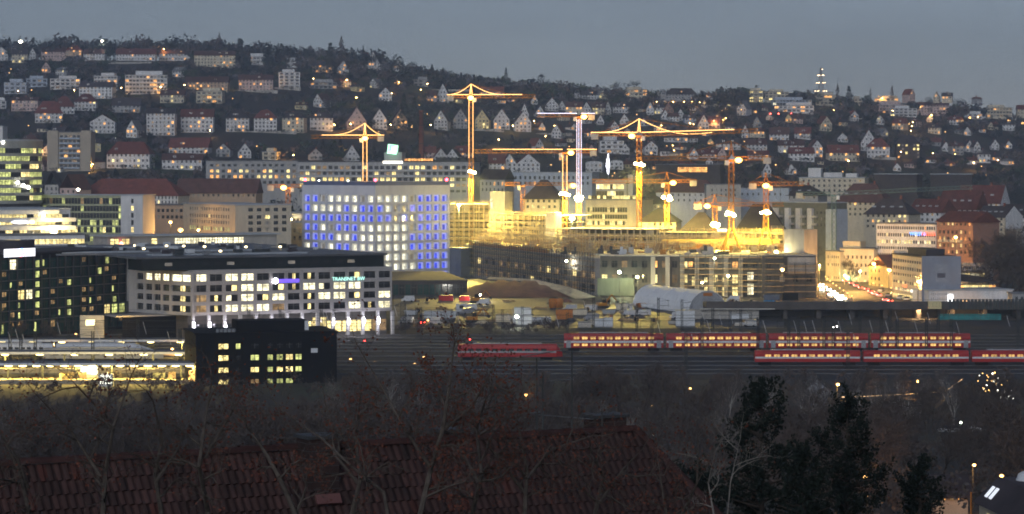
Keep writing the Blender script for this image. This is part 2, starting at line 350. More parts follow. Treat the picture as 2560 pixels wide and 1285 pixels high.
    rows = max(1, round(hw / 3.0)); cols = max(1, round(w / (3.0 if typ != 'F' else 4.2))); spots = []
    for j in range(rows):
        for i in range(cols): spots.append((x0l + w * (i + .5) / cols, hw * (j + .55) / rows, min(1.25 if typ not in 'FS' else 2.6, w / cols * .7), min(1.5, hw / rows * .6)))
    if typ in 'GA' and hr > 4:
        for i in ((-1, 1) if w > 7 else (0,)): spots.append((i * w * .13, hw + hr * .25, 1.1, 1.3))
        if hr > 7: spots.append((0, hw + hr * .58, 1, 1.1))
    ids = random.sample(range(len(spots)), min(nl, len(spots)))
    for i, (x, z, ww, wh) in enumerate(spots):
        k = lk if i in ids else pick({'d': 5, 'c': 1.2, 'k': .6, 'o': .3})
        ob('window', wmesh(k), t, (x, -.03, z), 0, (ww * (1.25 if i in ids else 1), 1, wh * (1.15 if i in ids else 1)))
    roofw = ', ' + NR[roof] if typ not in 'FS' else ', balconies'
    reg(t, pm, NW[wall] + ' ' + NT[typ] + roofw + ('' if not nl else (', lit window' if nl == 1 else ', lit windows')), 'house', row)
    return t
R1, R2, R3, R4 = 'in topmost hillside row', 'in second hillside row', 'in third hillside row', 'of row above the vineyard'
R5, R6, R7, R8, R9 = 'of houses below the vineyard', 'on upper slope behind cranes', 'on lower slope behind cranes', 'on the far ridge', 'below the far ridge'
HS = [
 (R1, -14, 20, 117, 130, 152, 'G', 'w', 'd', 'o1'), (R1, 30, 68, 122, 134, 158, 'E', 'c', 'd', 'y3'), (R1, 74, 89, 120, 132, 148, 'G', 'w', 'd', ''), (R1, 104, 164, 116, 128, 146, 'E', 'p', 'b', ''), (R1, 165, 204, 112, 124, 139, 'H', 't', 'r', 'o3'),
 (R1, 208, 262, 122, 133, 148, 'E', 'w', 'b', ''), (R1, 290, 388, 121, 134, 152, 'E', 'w', 'r', 'o1'), (R1, 398, 474, 121, 133, 152, 'E', 'w', 'b', 'o2'), (R1, 486, 588, 126, 137, 168, 'E', 'c', 'b', 'o2'), (R1, 622, 660, 134, 141, 160, 'F', 'w', 'p', ''), (R1, 716, 745, 146, 150, 168, 'F', 'w', 'p', ''), (R1, 780, 830, 152, 162, 182, 'E', 't', 'd', 'o4'),
 (R2, 10, 66, 198, 206, 236, 'F', 'b', 'g', ''), (R2, 66, 118, 193, 197, 218, 'F', 'b', 'p', ''), (R2, 126, 200, 192, 197, 224, 'F', 'w', 'p', ''), (R2, 234, 294, 184, 190, 226, 'S', 'w', 'p', ''), (R2, 314, 418, 178, 188, 236, 'S', 'w', 'p', 'o7'), (R2, 462, 570, 191, 204, 226, 'E', 't', 'b', 'o4'), (R2, 597, 682, 186, 198, 230, 'E', 'p', 'b', 'o2'), (R2, 697, 750, 178, 181, 222, 'F', 'w', 'p', ''), (R2, 1034, 1070, 195, 199, 216, 'F', 'g', 'g', ''),
 (R2, 775, 842, 200, 206, 222, 'F', 'g', 'g', ''),
 (R3, -10, 15, 246, 252, 272, 'F', 'w', 'g', ''), (R3, 28, 95, 242, 250, 278, 'E', 'p', 'b', 'o1'), (R3, 88, 156, 252, 280, 308, 'H', 'w', 'r', 'o4'), (R3, 136, 186, 240, 264, 286, 'H', 'w', 'r', ''), (R3, 186, 240, 234, 252, 277, 'H', 'w', 'r', 'y1'), (R3, 196, 282, 204, 216, 248, 'E', 'w', 'd', 'k2'), (R3, 280, 350, 244, 262, 282, 'E', 'g', 'd', 'k2'), (R3, 400, 460, 224, 236, 258, 'E', 'c', 'b', 'y2'), (R3, 490, 556, 222, 228, 259, 'F', 'c', 'g', 'o2'),
 (R3, 225, 287, 286, 304, 334, 'G', 'w', 'b', 'y1'), (R3, 366, 437, 270, 282, 340, 'E', 'w', 'd', 'o3'), (R3, 452, 533, 272, 290, 332, 'E', 'w', 'r', 'o3'),
 (R4, 565, 622, 274, 293, 331, 'H', 'w', 'd', 'o1'), (R4, 636, 692, 274, 293, 331, 'H', 'w', 'r', 'o1'), (R4, 705, 760, 280, 293, 331, 'H', 'c', 'd', 'o3'), (R4, 775, 832, 279, 293, 327, 'H', 'w', 'd', 'y1'), (R4, 868, 916, 268, 302, 327, 'G', 'p', 'b', ''), (R4, 931, 967, 272, 298, 323, 'G', 'w', 'd', ''), (R4, 982, 1019, 273, 300, 324, 'G', 't', 'b', 'o4'),
 (R4, 1085, 1119, 275, 301, 325, 'G', 'w', 'd', 'y1'), (R4, 1133, 1169, 272, 297, 322, 'G', 'g', 'd', ''), (R4, 1187, 1223, 274, 299, 323, 'G', 'y', 'd', 'y3'), (R4, 1234, 1274, 272, 299, 323, 'G', 'w', 'd', 'o2'), (R4, 1288, 1328, 278, 304, 331, 'G', 'w', 'd', 'o3'),
 (R5, 264, 376, 354, 382, 422, 'H', 'w', 'r', 'y4'), (R5, 405, 505, 384, 398, 425, 'E', 'w', 'b', 'y2'), (R5, 420, 522, 344, 366, 384, 'E', 'w', 'r', 'o2'), (R5, 540, 576, 358, 374, 394, 'G', 'g', 'b', ''), (R5, 596, 628, 358, 378, 396, 'G', 'w', 'd', 'o1'), (R5, 54, 98, 334, 350, 372, 'H', 'g', 'b', ''), (R5, 655, 692, 374, 380, 400, 'F', 'c', 'p', ''), (R5, 772, 806, 371, 386, 402, 'G', 'g', 'b', ''), (R5, 860, 900, 362, 392, 404, 'G', 'w', 'd', ''),
 (R5, 1062, 1090, 366, 380, 398, 'E', 'p', 'r', ''), (R5, 1086, 1118, 370, 390, 400, 'G', 'w', 'r', ''), (R5, 1116, 1146, 372, 390, 400, 'G', 'w', 'd', ''), (R5, 1142, 1182, 364, 380, 398, 'E', 'p', 'r', 'o1'), (R5, 1222, 1262, 384, 406, 434, 'E', 'w', 'r', 'o2'), (R5, 1256, 1292, 384, 408, 436, 'G', 'w', 'd', 'o1'), (R5, 1292, 1350, 384, 408, 438, 'G', 'w', 'r', 'y1'),
 (R6, 1068, 1092, 226, 238, 254, 'E', 'p', 'b', 'o2'), (R6, 1092, 1122, 208, 238, 255, 'G', 'w', 'd', ''), (R6, 1198, 1258, 216, 228, 240, 'E', 'p', 'r', 'o2'), (R6, 1432, 1450, 224, 236, 246, 'G', 'w', 'd', ''), (R6, 1455, 1492, 226, 236, 248, 'E', 'w', 'd', ''), (R6, 1564, 1618, 218, 224, 240, 'F', 'c', 'g', 'o4'), (R6, 1644, 1664, 226, 230, 254, 'F', 'g', 'g', ''), (R6, 1664, 1742, 220, 234, 248, 'H', 'g', 'd', ''),
 (R6, 1300, 1322, 258, 284, 300, 'G', 'w', 'd', ''), (R6, 1338, 1362, 264, 282, 294, 'G', 'w', 'd', ''), (R6, 1364, 1396, 244, 262, 278, 'G', 'w', 'b', ''), (R6, 1396, 1414, 252, 266, 276, 'G', 'w', 'd', ''), (R6, 1414, 1456, 254, 266, 286, 'E', 'c', 'b', 'o4'), (R6, 1455, 1478, 254, 272, 288, 'G', 'w', 'd', ''), (R6, 1479, 1511, 256, 268, 287, 'E', 'c', 'b', 'y3'), (R6, 1511, 1528, 252, 274, 287, 'G', 'w', 'd', ''), (R6, 1532, 1570, 258, 266, 283, 'E', 'w', 'd', ''), (R6, 1616, 1635, 254, 272, 288, 'G', 'w', 'd', ''), (R6, 1634, 1660, 262, 268, 286, 'E', 'w', 'd', 'y2'), (R6, 1658, 1684, 256, 274, 290, 'G', 's', 'b', ''),
 (R7, 1492, 1510, 286, 302, 312, 'G', 'w', 'd', ''), (R7, 1526, 1548, 302, 316, 328, 'G', 'w', 'b', ''), (R7, 1550, 1572, 284, 300, 312, 'G', 'w', 'b', ''), (R7, 1654, 1672, 274, 288, 300, 'G', 'w', 'd', ''), (R7, 1674, 1698, 282, 290, 304, 'E', 'w', 'b', ''), (R7, 1690, 1712, 272, 288, 302, 'G', 'w', 'd', ''), (R7, 1712, 1740, 286, 294, 310, 'E', 'b', 'd', 'o1'), (R7, 1746, 1772, 286, 308, 324, 'G', 'w', 'r', 'o2'), (R7, 1770, 1800, 290, 304, 322, 'E', 'p', 'r', 'y1'), (R7, 1854, 1872, 312, 330, 346, 'G', 'w', 'd', ''), (R7, 1874, 1912, 322, 328, 344, 'E', 'c', 'b', 'o3'),
 (R7, 1500, 1560, 342, 352, 384, 'F', 'w', 'g', ''), (R7, 1552, 1574, 358, 372, 386, 'G', 'w', 'd', ''), (R7, 1612, 1644, 352, 366, 388, 'G', 'w', 'b', 'o1'), (R7, 1724, 1746, 370, 384, 398, 'G', 'w', 'b', ''), (R7, 1748, 1796, 372, 384, 396, 'E', 'w', 'r', 'o1'), (R7, 1794, 1816, 368, 384, 398, 'G', 'p', 'r', ''), (R7, 1790, 1852, 346, 358, 376, 'E', 'w', 'd', 'o1'), (R7, 1868, 1918, 348, 360, 376, 'E', 'w', 'b', ''), (R7, 1870, 1922, 376, 386, 398, 'E', 'w', 'r', 'o1'),
 (R7, 1464, 1506, 402, 408, 432, 'A', 'w', 'g', ''), (R7, 1524, 1558, 400, 406, 424, 'A', 'w', 'g', ''), (R7, 1764, 1782, 392, 404, 420, 'G', 'w', 'd', ''), (R7, 1908, 1928, 404, 424, 444, 'G', 'w', 'b', ''), (R7, 1964, 1992, 410, 424, 438, 'G', 'w', 'b', ''), (R7, 1660, 1720, 330, 342, 356, 'E', 'w', 'b', 'o2'), (R7, 1580, 1608, 322, 336, 350, 'G', 'g', 'b', 'o1'),
 (R8, 1873, 1908, 222, 227, 256, 'F', 'c', 'g', 'y6'), (R8, 1912, 1972, 226, 230, 252, 'F', 'c', 'g', 'y3'), (R8, 1932, 2030, 244, 250, 270, 'S', 'b', 'p', 'w3'), (R8, 1936, 2034, 260, 264, 282, 'F', 'w', 'g', 'o3'), (R8, 2040, 2090, 234, 238, 262, 'F', 'c', 'g', 'o2'), (R8, 2134, 2156, 244, 247, 262, 'F', 'c', 'g', ''), (R8, 2186, 2246, 241, 246, 260, 'F', 'c', 'g', 'o3'), (R8, 2190, 2270, 254, 262, 284, 'S', 'p', 'p', ''), (R8, 2226, 2292, 266, 271, 292, 'F', 'w', 'p', 'y1'), (R8, 2294, 2372, 255, 262, 282, 'E', 'p', 'b', 'o2'), (R8, 2420, 2456, 281, 285, 298, 'F', 'w', 'p', ''), (R8, 2468, 2530, 264, 269, 294, 'S', 'c', 'g', ''), (R8, 2544, 2580, 262, 272, 294, 'E', 'c', 'r', ''),
 (R9, 1924, 1972, 318, 334, 352, 'E', 'w', 'b', 'o1'), (R9, 1986, 2026, 318, 332, 348, 'E', 'w', 'r', ''), (R9, 1946, 2010, 350, 362, 384, 'E', 'w', 'b', 'y1'), (R9, 1974, 2036, 368, 382, 404, 'E', 'w', 'r', ''), (R9, 2028, 2058, 350, 368, 394, 'G', 'w', 'b', 'o3'), (R9, 2072, 2150, 362, 380, 405, 'E', 'c', 'r', 'o4'), (R9, 2094, 2120, 332, 344, 356, 'G', 'w', 'd', ''), (R9, 2152, 2192, 324, 356, 378, 'G', 'w', 'd', ''), (R9, 2168, 2224, 346, 365, 397, 'H', 'w', 'r', 'o3'), (R9, 2242, 2300, 338, 358, 398, 'H', 'd', 'd', 'y6'),
 (R9, 2356, 2374, 354, 366, 380, 'G', 'w', 'd', ''), (R9, 2380, 2410, 356, 364, 388, 'E', 'g', 'b', ''), (R9, 2414, 2434, 350, 364, 380, 'G', 'w', 'd', 'o1'), (R9, 2434, 2452, 352, 366, 384, 'G', 'w', 'd', ''), (R9, 2446, 2476, 374, 384, 408, 'H', 'w', 'd', 'y1'), (R9, 2478, 2498, 348, 362, 376, 'G', 'w', 'd', ''), (R9, 2330, 2352, 344, 354, 366, 'E', 'g', 'r', ''),
]
for h in HS: house(*h)
# FILL: the many small houses half hidden among the gardens
def free(x0, x1, y0, y1): return not any(a < x1 + 3 and b > x0 - 3 and c < y1 + 2 and d > y0 - 2 for a, b, c, d, _ in OCC)
def fill(row, px0, px1, py0, py1, n, w0, w1):
    k = 0
    for _ in range(n * 30):
        if k >= n: break
        px, yb, w = random.uniform(px0, px1), random.uniform(py0, py1), random.uniform(w0, w1); ty = random.choice('GGGEEH'); hw = w * random.uniform(.4, .6) if ty != 'G' else w * random.uniform(.5, .75); hr = w * (random.uniform(.5, .8) if ty == 'G' else random.uniform(.22, .35))
        if not free(px - w / 2, px + w / 2, yb - hw - hr, yb): continue
        if 560 < px < 1330 and 322 < yb < 392: continue
        house(row, px - w / 2, px + w / 2, yb - hw - hr, yb - hw, yb, ty, random.choice('wwwwgcpcy'), random.choice('rrddbbg'), random.choice(('', '', '', 'o1', 'o1', 'y1', 'o2')), yaw=random.uniform(-.7, .7)); k += 1
fill('among gardens behind the cranes', 1340, 1930, 262, 425, 40, 15, 30); fill('among far slope gardens', 1930, 2540, 300, 430, 26, 16, 32); fill('in gaps of upper gardens', 10, 1000, 170, 300, 12, 20, 40); fill('in gaps of lower gardens', 100, 560, 330, 440, 10, 24, 46); fill('along the far skyline', 1130, 2500, 244, 262, 10, 14, 26)
def wallstrip(px0, px1, y, hpx, label, m='pale_concrete'):
    D = hit((px0 + px1) / 2, y); a, b = W(px0, y, D), W(px1, y, D); h = hpx * D / F; L = b.x - a.x
    t = thing('retaining_wall', label, 'wall', (a.x, D, a.z - 1), random.uniform(-.05, .05), 'garden walls on the hillside'); n = max(2, round(L / 8))
    for i in range(n): bx('wall_panel', MATS[m], t, (L * (i + .5) / n, .2, h / 2 + .5), (L / n - .12, .4, h + 1))
    bx('coping', MATS['pale_concrete'], t, (L / 2, .2, h + 1.1), (L, .6, .16)); OCC.append((px0, px1, y - hpx, y, D))
for a in ((686, 752, 225, 6, 'pale garden wall under the white flat-roofed block'), (582, 694, 231, 5, 'long pale wall below the pinkish long-roofed house'), (572, 742, 333, 5, 'pale wall at the foot of the vineyard villas'), (1185, 1260, 329, 6, 'broken white wall below the yellowish gabled house'), (1340, 1430, 338, 5, 'white wall along the lane behind the cranes'), (2128, 2158, 299, 3, 'short pale wall below the far ridge'), (270, 380, 160, 5, 'dull pale wall below the red-roofed long house'), (2180, 2240, 399, 5, 'white wall in front of the red hip-roofed villa'), (1010, 1180, 226, 2, 'thin pale wall across the upper meadow')): wallstrip(*a)
# street lamps on the hill -----------------------------------------------------------------
LO = (1.0, .50, .12); LWc = (1.0, .92, .70)
def hlamp(px, py, size=1.0, col=LO, key='sodium', w=2600, row='on the hillside'):
    D = hit(px, py + 20); p = W(px, py, D); zb = T(p.x, D + 0.) - .2
    if p.z - zb > 9: zb = p.z - 9
    if p.z - zb < 3: zb = p.z - 5
    t = lit_lamp('street_lamp', '', 'street lamp', px, py, D, zb, col, 2.6 if key == 'sodium' else 16, w, size * 1.15, 'street lamps on the hill', key)
    reg(t, px, ('orange' if key == 'sodium' else 'white' if key == 'white' else 'red') + ' glowing street lamp on a pole', 'lamp', row)
for (px, py) in ((46, 227), (186, 225), (304, 219), (403, 217), (461, 212), (565, 205), (674, 200), (784, 196), (867, 199), (913, 180), (997, 205), (1069, 209), (1052, 224), (979, 233), (892, 243)): hlamp(px, py, 1.2, row='of upper hill road')
for (px, py) in ((426, 317), (525, 325), (836, 311), (877, 310), (977, 311), (1077, 312), (861, 372), (1247, 348), (1282, 314), (1335, 302), (1386, 314), (1364, 340), (717, 382), (734, 387), (102, 372), (232, 410), (410, 62 + 60)): hlamp(px, py, 1.0, row='of vineyard road')
for (px, py) in ((1641, 254), (1662, 254), (1683, 254), (1710, 254), (1730, 254), (1749, 256), (1762, 256), (1797, 255), (1814, 271), (1804, 277), (1792, 290), (1814, 295), (1808, 299), (1785, 302)): hlamp(px, py, .8, row='of lamp string behind cranes')
for (px, py) in ((1724, 307), (1734, 311), (1652, 313), (1685, 376), (1667, 365), (1682, 364)): hlamp(px, py, .8, row='below the lamp string')
for (px, py, s) in ((2328, 287, 1.1), (2301, 269, .8), (2424, 294, 2.0), (2444, 292, 1.0), (2522, 302, 2.2), (2557, 308, 2.4), (2281, 305, .9), (2279, 315, .9), (2277, 326, .9), (2097, 267, .9), (2084, 275, .9), (2048, 277, .8), (2231, 276, .8), (2205, 245, .8)): hlamp(px, py, s, row='of far ridge road')
for (px, py, s) in ((2332, 382, 1.2), (2387, 385, 1.2), (2434, 406, 1.2), (2494, 400, 1.1), (2252, 379, 1.1), (2121, 401, 1.2), (2182, 476, 1.0), (2256, 473, 1.3), (2240, 500, 1.4), (2519, 520, 1.6), (2550, 520, 1.6), (2360, 520 - 65, .5)): hlamp(px, py, s, row='of lower right slope')
k = 0
for _ in range(900):
    px, py = random.uniform(20, 2540), random.uniform(170, 440)
    if k >= 44 or not free(px - 4, px + 4, py - 3, py + 12) or (690 < px < 1330 and 330 < py) or py < float(np.interp(px, [0, 500, 1050, 1900, 2560], [170, 175, 225, 265, 320])): continue
    hlamp(px, py, random.uniform(.5, .95), w=0, row='hidden in the gardens'); k += 1
for (px, py, s) in ((52, 104, 3.2), (256, 102, 1.8)): hlamp(px, py, s, LWc, 'white', 9000, row='on top ridge')
for px in (1926, 1946, 1978): hlamp(px, 284, .9, (1, .08, .05), 'red', 300, row='under far ridge')
# lattice mast with lamp tiers, brick chimney ----------------------------------------------
def lattice_tower():
    D = 2540; p = W(2052, 236, D); top = ZY(158, D); t = thing('lattice_mast', 'thin lattice observation mast with lit tiers on the far ridge', 'tower', (p.x, D, p.z - 6)); H = top - p.z + 6
    mb = MB(); n = 8
    for i in range(n):
        z0, z1 = H * .88 * i / n, H * .88 * (i + 1) / n; r0, r1 = lerp(4.2, .6, i / n), lerp(4.2, .6, (i + 1) / n)
        for k in range(4):
            a, b = math.pi / 2 * k + .4, math.pi / 2 * (k + 1) + .4
            mb.tube((r0 * math.cos(a), r0 * math.sin(a), z0), (r1 * math.cos(a), r1 * math.sin(a), z1), .22); mb.tube((r0 * math.cos(a), r0 * math.sin(a), z0), (r1 * math.cos(b), r1 * math.sin(b), z1), .12)
    mb.tube((0, 0, H * .8), (0, 0, H), .2, .05).build('lattice', MATS['steel'], t)
    for i, f in enumerate((.28, .50, .70, .86)):
        r = lerp(6.0, 1.6, i / 3); MB().lathe([(0, -.2), (r, -.2), (r, .3), (0, .3)], 14, (0, 0, H * f)).build('platform', MATS['steel'], t)
        for k in range(6 if i < 3 else 1):
            a = k * 1.05; ob('lamp', sphere(M('lamp_tier', (.8, .8, .8), em=(1, .70, .38), es=5)), t, (r * .9 * math.cos(a), r * .9 * math.sin(a), H * f - .8), 0, (1.1, 1.1, .8))
lattice_tower()
def chimney():
    D = 1800; p = W(1053, 392, D); t = thing('factory_chimney', 'tall slim brick chimney behind the long office block', 'chimney', (p.x, D, p.z - 10)); H = ZY(276, D) - p.z + 10
    MB().lathe([(2.0, 0), (1.35, H - 1.2), (1.6, H - 1.2), (1.6, H), (1.0, H), (.9, H - .6)], 14).build('shaft', MATS['brick_wall'], t, smooth=True)
    for f in (.45, .75): MB().lathe([(lerp(2.0, 1.35, f) + .06, 0), (lerp(2.0, 1.35, f) + .1, .35)], 14, (0, 0, H * f)).build('iron_band', MATS['dark_steel'], t)
chimney()
# ================================================================ TREES (generators)
def npmesh(name, Q, m):
    """Q: (n, k, 3) array of k-gons"""
    n, k, _ = Q.shape; me = bpy.data.meshes.new(name); me.vertices.add(n * k); me.vertices.foreach_set('co', Q.reshape(-1).astype(np.float32))
    me.loops.add(n * k); me.loops.foreach_set('vertex_index', np.arange(n * k, dtype=np.int32)); me.polygons.add(n)
    me.polygons.foreach_set('loop_start', np.arange(0, n * k, k, dtype=np.int32)); me.update(calc_edges=True); me.validate(); me.materials.append(m); return me
def leafquads(c, s, flat=0.):
    """random square flakes of half-size s at centres c"""
    n = len(c); a = RNG.normal(size=(n, 3)); a /= np.linalg.norm(a, axis=1)[:, None]; b = RNG.normal(size=(n, 3)); b -= a * (a * b).sum(1)[:, None]; b /= np.linalg.norm(b, axis=1)[:, None]
    s = np.broadcast_to(np.asarray(s, float), (n,))[:, None]; a = a * s; b = b * s * .7
    return np.stack([c - a, c - b * .9, c + a, c + b], 1)
def crown_cloud(kind, n):
    """points of a crown of height 1 (base at 0), with clumps and gaps"""
    if kind == 'conifer':
        z = RNG.random(n) ** .75; lay = np.floor(z * 9) / 9; z = lay + (z - lay) * .75; r = (1 - z) * .24 + .012; r *= .55 + .45 * RNG.random(n); t = RNG.random(n) * 6.283
        return np.stack([r * np.cos(t), r * np.sin(t), .06 + z * .94 - r * .25], 1)
    if kind == 'poplar':
        z = RNG.random(n); r = .085 * np.sin(np.clip(z * 1.02 + .06, 0, 1) * math.pi) ** .5 * RNG.random(n) ** .5; t = RNG.random(n) * 6.283
        return np.stack([r * np.cos(t), r * np.sin(t), .08 + .92 * z], 1)
    k = 9; cc = RNG.normal(size=(k, 3)) * (.17, .17, .13) + (0, 0, .62); cr = .12 + .1 * RNG.random(k); i = RNG.integers(0, k, n)
    d = RNG.normal(size=(n, 3)); d /= np.linalg.norm(d, axis=1)[:, None]; return cc[i] + d * (cr[i] * (.55 + .45 * RNG.random(n)))[:, None]
M('wood_dark', (.022, .032, .034), .95, .6, .06); M('wood_grey', (.155, .138, .150), .95, .6, .09); M('wood_green', (.045, .072, .040), .95, .6, .08); M('conifer', (.018, .030, .028), .95, .4, .3); M('wood_brown', (.105, .080, .072), .95, .7, .09)
def hillwood():
    Qs, Qb, Qg, Qv = [], [], [], []; n = 0; tries = 0
    while n < 5600 and tries < 90000:
        tries += 1; y = random.choice((random.uniform(1420, 2580), random.uniform(2300, 2580), random.uniform(1700, 2580))); px = random.uniform(-60, 2620); x = (px - 1280) * y / F; z = T(x, y)
        py = HY + (CZ - z) * F / y; s = F / y; h = random.uniform(5, 11) + (random.uniform(2, 6) if y > 2420 else 0)
        if mnoise.noise((x * .012, y * .012, 7)) < -.18 + (-.3 if y > 2400 else 0): continue
        if 520 < px < 1330 and 330 < py < 388 and random.random() < .86: continue            # vineyard
        if 690 < px < 1010 and 226 < py < 272 and random.random() < .7: h *= .5              # rough meadow
        r = h * .42 * s; pt = py - h * s; bad = False
        for (a, b, c, d, dd) in OCC:
            if a - r * .7 < px < b + r * .7 and y < dd + 3 and pt < d - (d - c) * .16 and py > c: bad = True; break
            if dd - 2 < y < dd + 12 and a - 2 < px < b + 2: bad = True; break
        if bad: continue
        m = 80; kind = 'conifer' if random.random() < .12 else 'broad'
        c = crown_cloud(kind, m) * (h * 1.35, h * 1.35, h) + (x, y, z - .4); q = leafquads(c, h * RNG.uniform(.06, .125, m)); (Qs if kind == 'conifer' else random.choice((Qs, Qs, Qb, Qb, Qg, Qv))).append(q); n += 1
    for k in range(560):                                           # the wood behind the ridge
        px = random.uniform(-60, 1250) if k < 380 else random.uniform(1100, 2620); y = random.uniform(2600, 2700); x = (px - 1280) * y / F; h = random.uniform(15, 27) * (1 if px < 1000 else .6); m = 110
        cc = crown_cloud('broad' if k % 9 else 'conifer', m) * (h * 1.1, h * 1.1, h) + (x, y, T(x, y) - .5); (Qs, Qb, Qs, Qg, Qs)[k % 5].append(leafquads(cc, h * RNG.uniform(.035, .08, m)))
    for (a, b, c, d, dd) in OCC:                                  # garden shrubs at the foot of every house
        for k in range(max(2, int((b - a) / 11))):
            px = random.uniform(a - 4, b + 4); y = dd - random.uniform(1.5, 5); x = (px - 1280) * y / F; h = random.uniform(1.6, 4.2); z = T(x, y)
            cc = crown_cloud('broad', 26) * (h * 1.6, h * 1.6, h) + (x, y, z - .3); random.choice((Qs, Qb, Qv)).append(leafquads(cc, h * RNG.uniform(.07, .14, 26)))
    tag(ob('hillside_wood', npmesh('hillside_wood', np.concatenate(Qs), MATS['wood_dark'])), 'dark leafless wood and gardens between the hillside houses', 'wood', kind='stuff')
    tag(ob('hillside_scrub', npmesh('hillside_scrub', np.concatenate(Qb), MATS['wood_brown'])), 'brownish winter scrub scattered over the hillside', 'scrub', kind='stuff')
    tag(ob('hillside_thicket', npmesh('hillside_thicket', np.concatenate(Qg), MATS['wood_grey'])), 'grey leafless thicket between the hillside gardens', 'thicket', kind='stuff')
    tag(ob('hillside_shrubbery', npmesh('hillside_shrubbery', np.concatenate(Qv), MATS['wood_green'])), 'dull green evergreen shrubs across the hillside', 'shrubs', kind='stuff')
hillwood()
TK = {}
def tree_kind(kind, v=0):
    k = (kind, v)
    if k not in TK:
        m = {'conifer': 'conifer', 'poplar': 'wood_brown', 'broad': 'wood_dark'}[kind]; n = {'conifer': 420, 'poplar': 260, 'broad': 420}[kind]
        TK[k] = (npmesh(kind + '_crown', leafquads(crown_cloud(kind, n), RNG.uniform(.018, .038, n)), MATS[m]), MB().tube((0, 0, -.05), (0, 0, .75), .014, .004, 5).mesh(kind + '_trunk', MATS['bark']))
    return TK[k]
def hilltree(px, yt, yb, kind, v, row, D=None, wide=1):
    D = D or hit(px, yb); p = W(px, yb, D); h = (yb - yt) * D / F; cr, tr = tree_kind(kind, v)
    nm = {'conifer': 'conifer_tree', 'poplar': 'poplar_tree', 'broad': 'broadleaf_tree'}[kind]
    t = thing(nm, '', 'tree', (p.x, p.y, p.z), random.random() * 6, 'trees standing out on the hill'); ob('crown', cr, t, (0, 0, 0), 0, (h * wide, h * wide, h)); ob('trunk', tr, t, (0, 0, 0), 0, (h, h, h))
    reg(t, px, {'conifer': 'tall dark conifer tree', 'poplar': 'slim bare poplar tree', 'broad': 'round bare tree'}[kind], nm, row)
for i, (px, yt, yb, kind, w) in enumerate([(372, 88, 140, 'conifer', .9), (548, 80, 150, 'poplar', 1), (600, 94, 178, 'conifer', 1.1), (673, 112, 190, 'conifer', 1.1), (826, 105, 190, 'conifer', 1.3), (854, 88, 180, 'poplar', 1.1), (908, 112, 170, 'conifer', .6), (1080, 160, 215, 'conifer', 1.0), (1108, 168, 218, 'conifer', 1.3), (276, 100, 165, 'conifer', 1.2), (1030, 150, 205, 'broad', 1),
        (985, 140, 195, 'broad', 1.1), (945, 128, 190, 'broad', 1.2), (1265, 168, 222, 'conifer', .9), (1352, 180, 240, 'broad', .8), (2122, 214, 280, 'conifer', 1.3), (2168, 243, 292, 'conifer', 1.3), (2094, 208, 260, 'poplar', 1.1), (2230, 214, 262, 'poplar', 1.2), (2176, 220, 262, 'poplar', 1.0), (1585, 200, 235, 'broad', 1.1), (1540, 202, 238, 'broad', 1.3), (1745, 230, 290, 'broad', 1.5), (1790, 226, 300, 'broad', 1.4), (1830, 232, 300, 'broad', 1.4), (1010, 232, 330, 'conifer', 1.0), (1036, 240, 330, 'conifer', .9), (22, 92, 150, 'broad', 1.3), (130, 95, 150, 'broad', 1.2), (330, 96, 145, 'broad', 1.2), (450, 96, 140, 'broad', 1.2), (500, 98, 142, 'broad', 1.2), (720, 112, 165, 'broad', 1.3), (770, 122, 170, 'broad', 1.3), (1990, 222, 262, 'broad', 1.2), (2330, 240, 275, 'broad', 1.5), (2400, 246, 285, 'broad', 1.5), (2030, 318, 350, 'conifer', 1.2), (2090, 300, 350, 'broad', 1.2)]):
    hilltree(px, yt, yb, kind, i % 4, 'on the hill slope' if yt > 228 else 'on the ridge skyline', None, w)
# ================================================================ CITY BUILDINGS
def absorb(t2, t1):
    """make t2's parts parts of t1 (one building with two wings)"""
    bpy.context.view_layer.update(); k = t1.matrix_world.inverted() @ t2.matrix_world
    for c in list(t2.children): mb_ = k @ c.matrix_basis; c.parent = t1; c.matrix_basis = mb_
    bpy.data.objects.remove(t2)
def lettering(txt, parent, loc, size, mat, rz=0, ext=.03):
    cu = bpy.data.curves.new('lettering', 'FONT'); cu.body = txt; cu.size = size; cu.extrude = ext; cu.align_x = 'CENTER'; cu.align_y = 'CENTER'; cu.materials.append(mat); cu.resolution_u = 2
    tmp = bpy.data.objects.new('lettering_curve', cu); C.objects.link(tmp); me = bpy.data.meshes.new_from_object(tmp.evaluated_get(bpy.context.evaluated_depsgraph_get())); bpy.data.objects.remove(tmp)
    me.materials.clear(); me.materials.append(mat); o = ob('lettering', me, parent, loc); o.rotation_euler = (math.radians(90), 0, rz); return o
OFF = {'d': 6, 'y': 2, 'k': 1, 'c': 1}; MOSTLIT = {'y': 6, 'd': 3, 'k': 1, 'o': 1}; DARK = {'d': 8, 'c': 1, 'k': .4}; GRN = {'g': 5, 'y': 2, 'd': 4, 'k': 1}
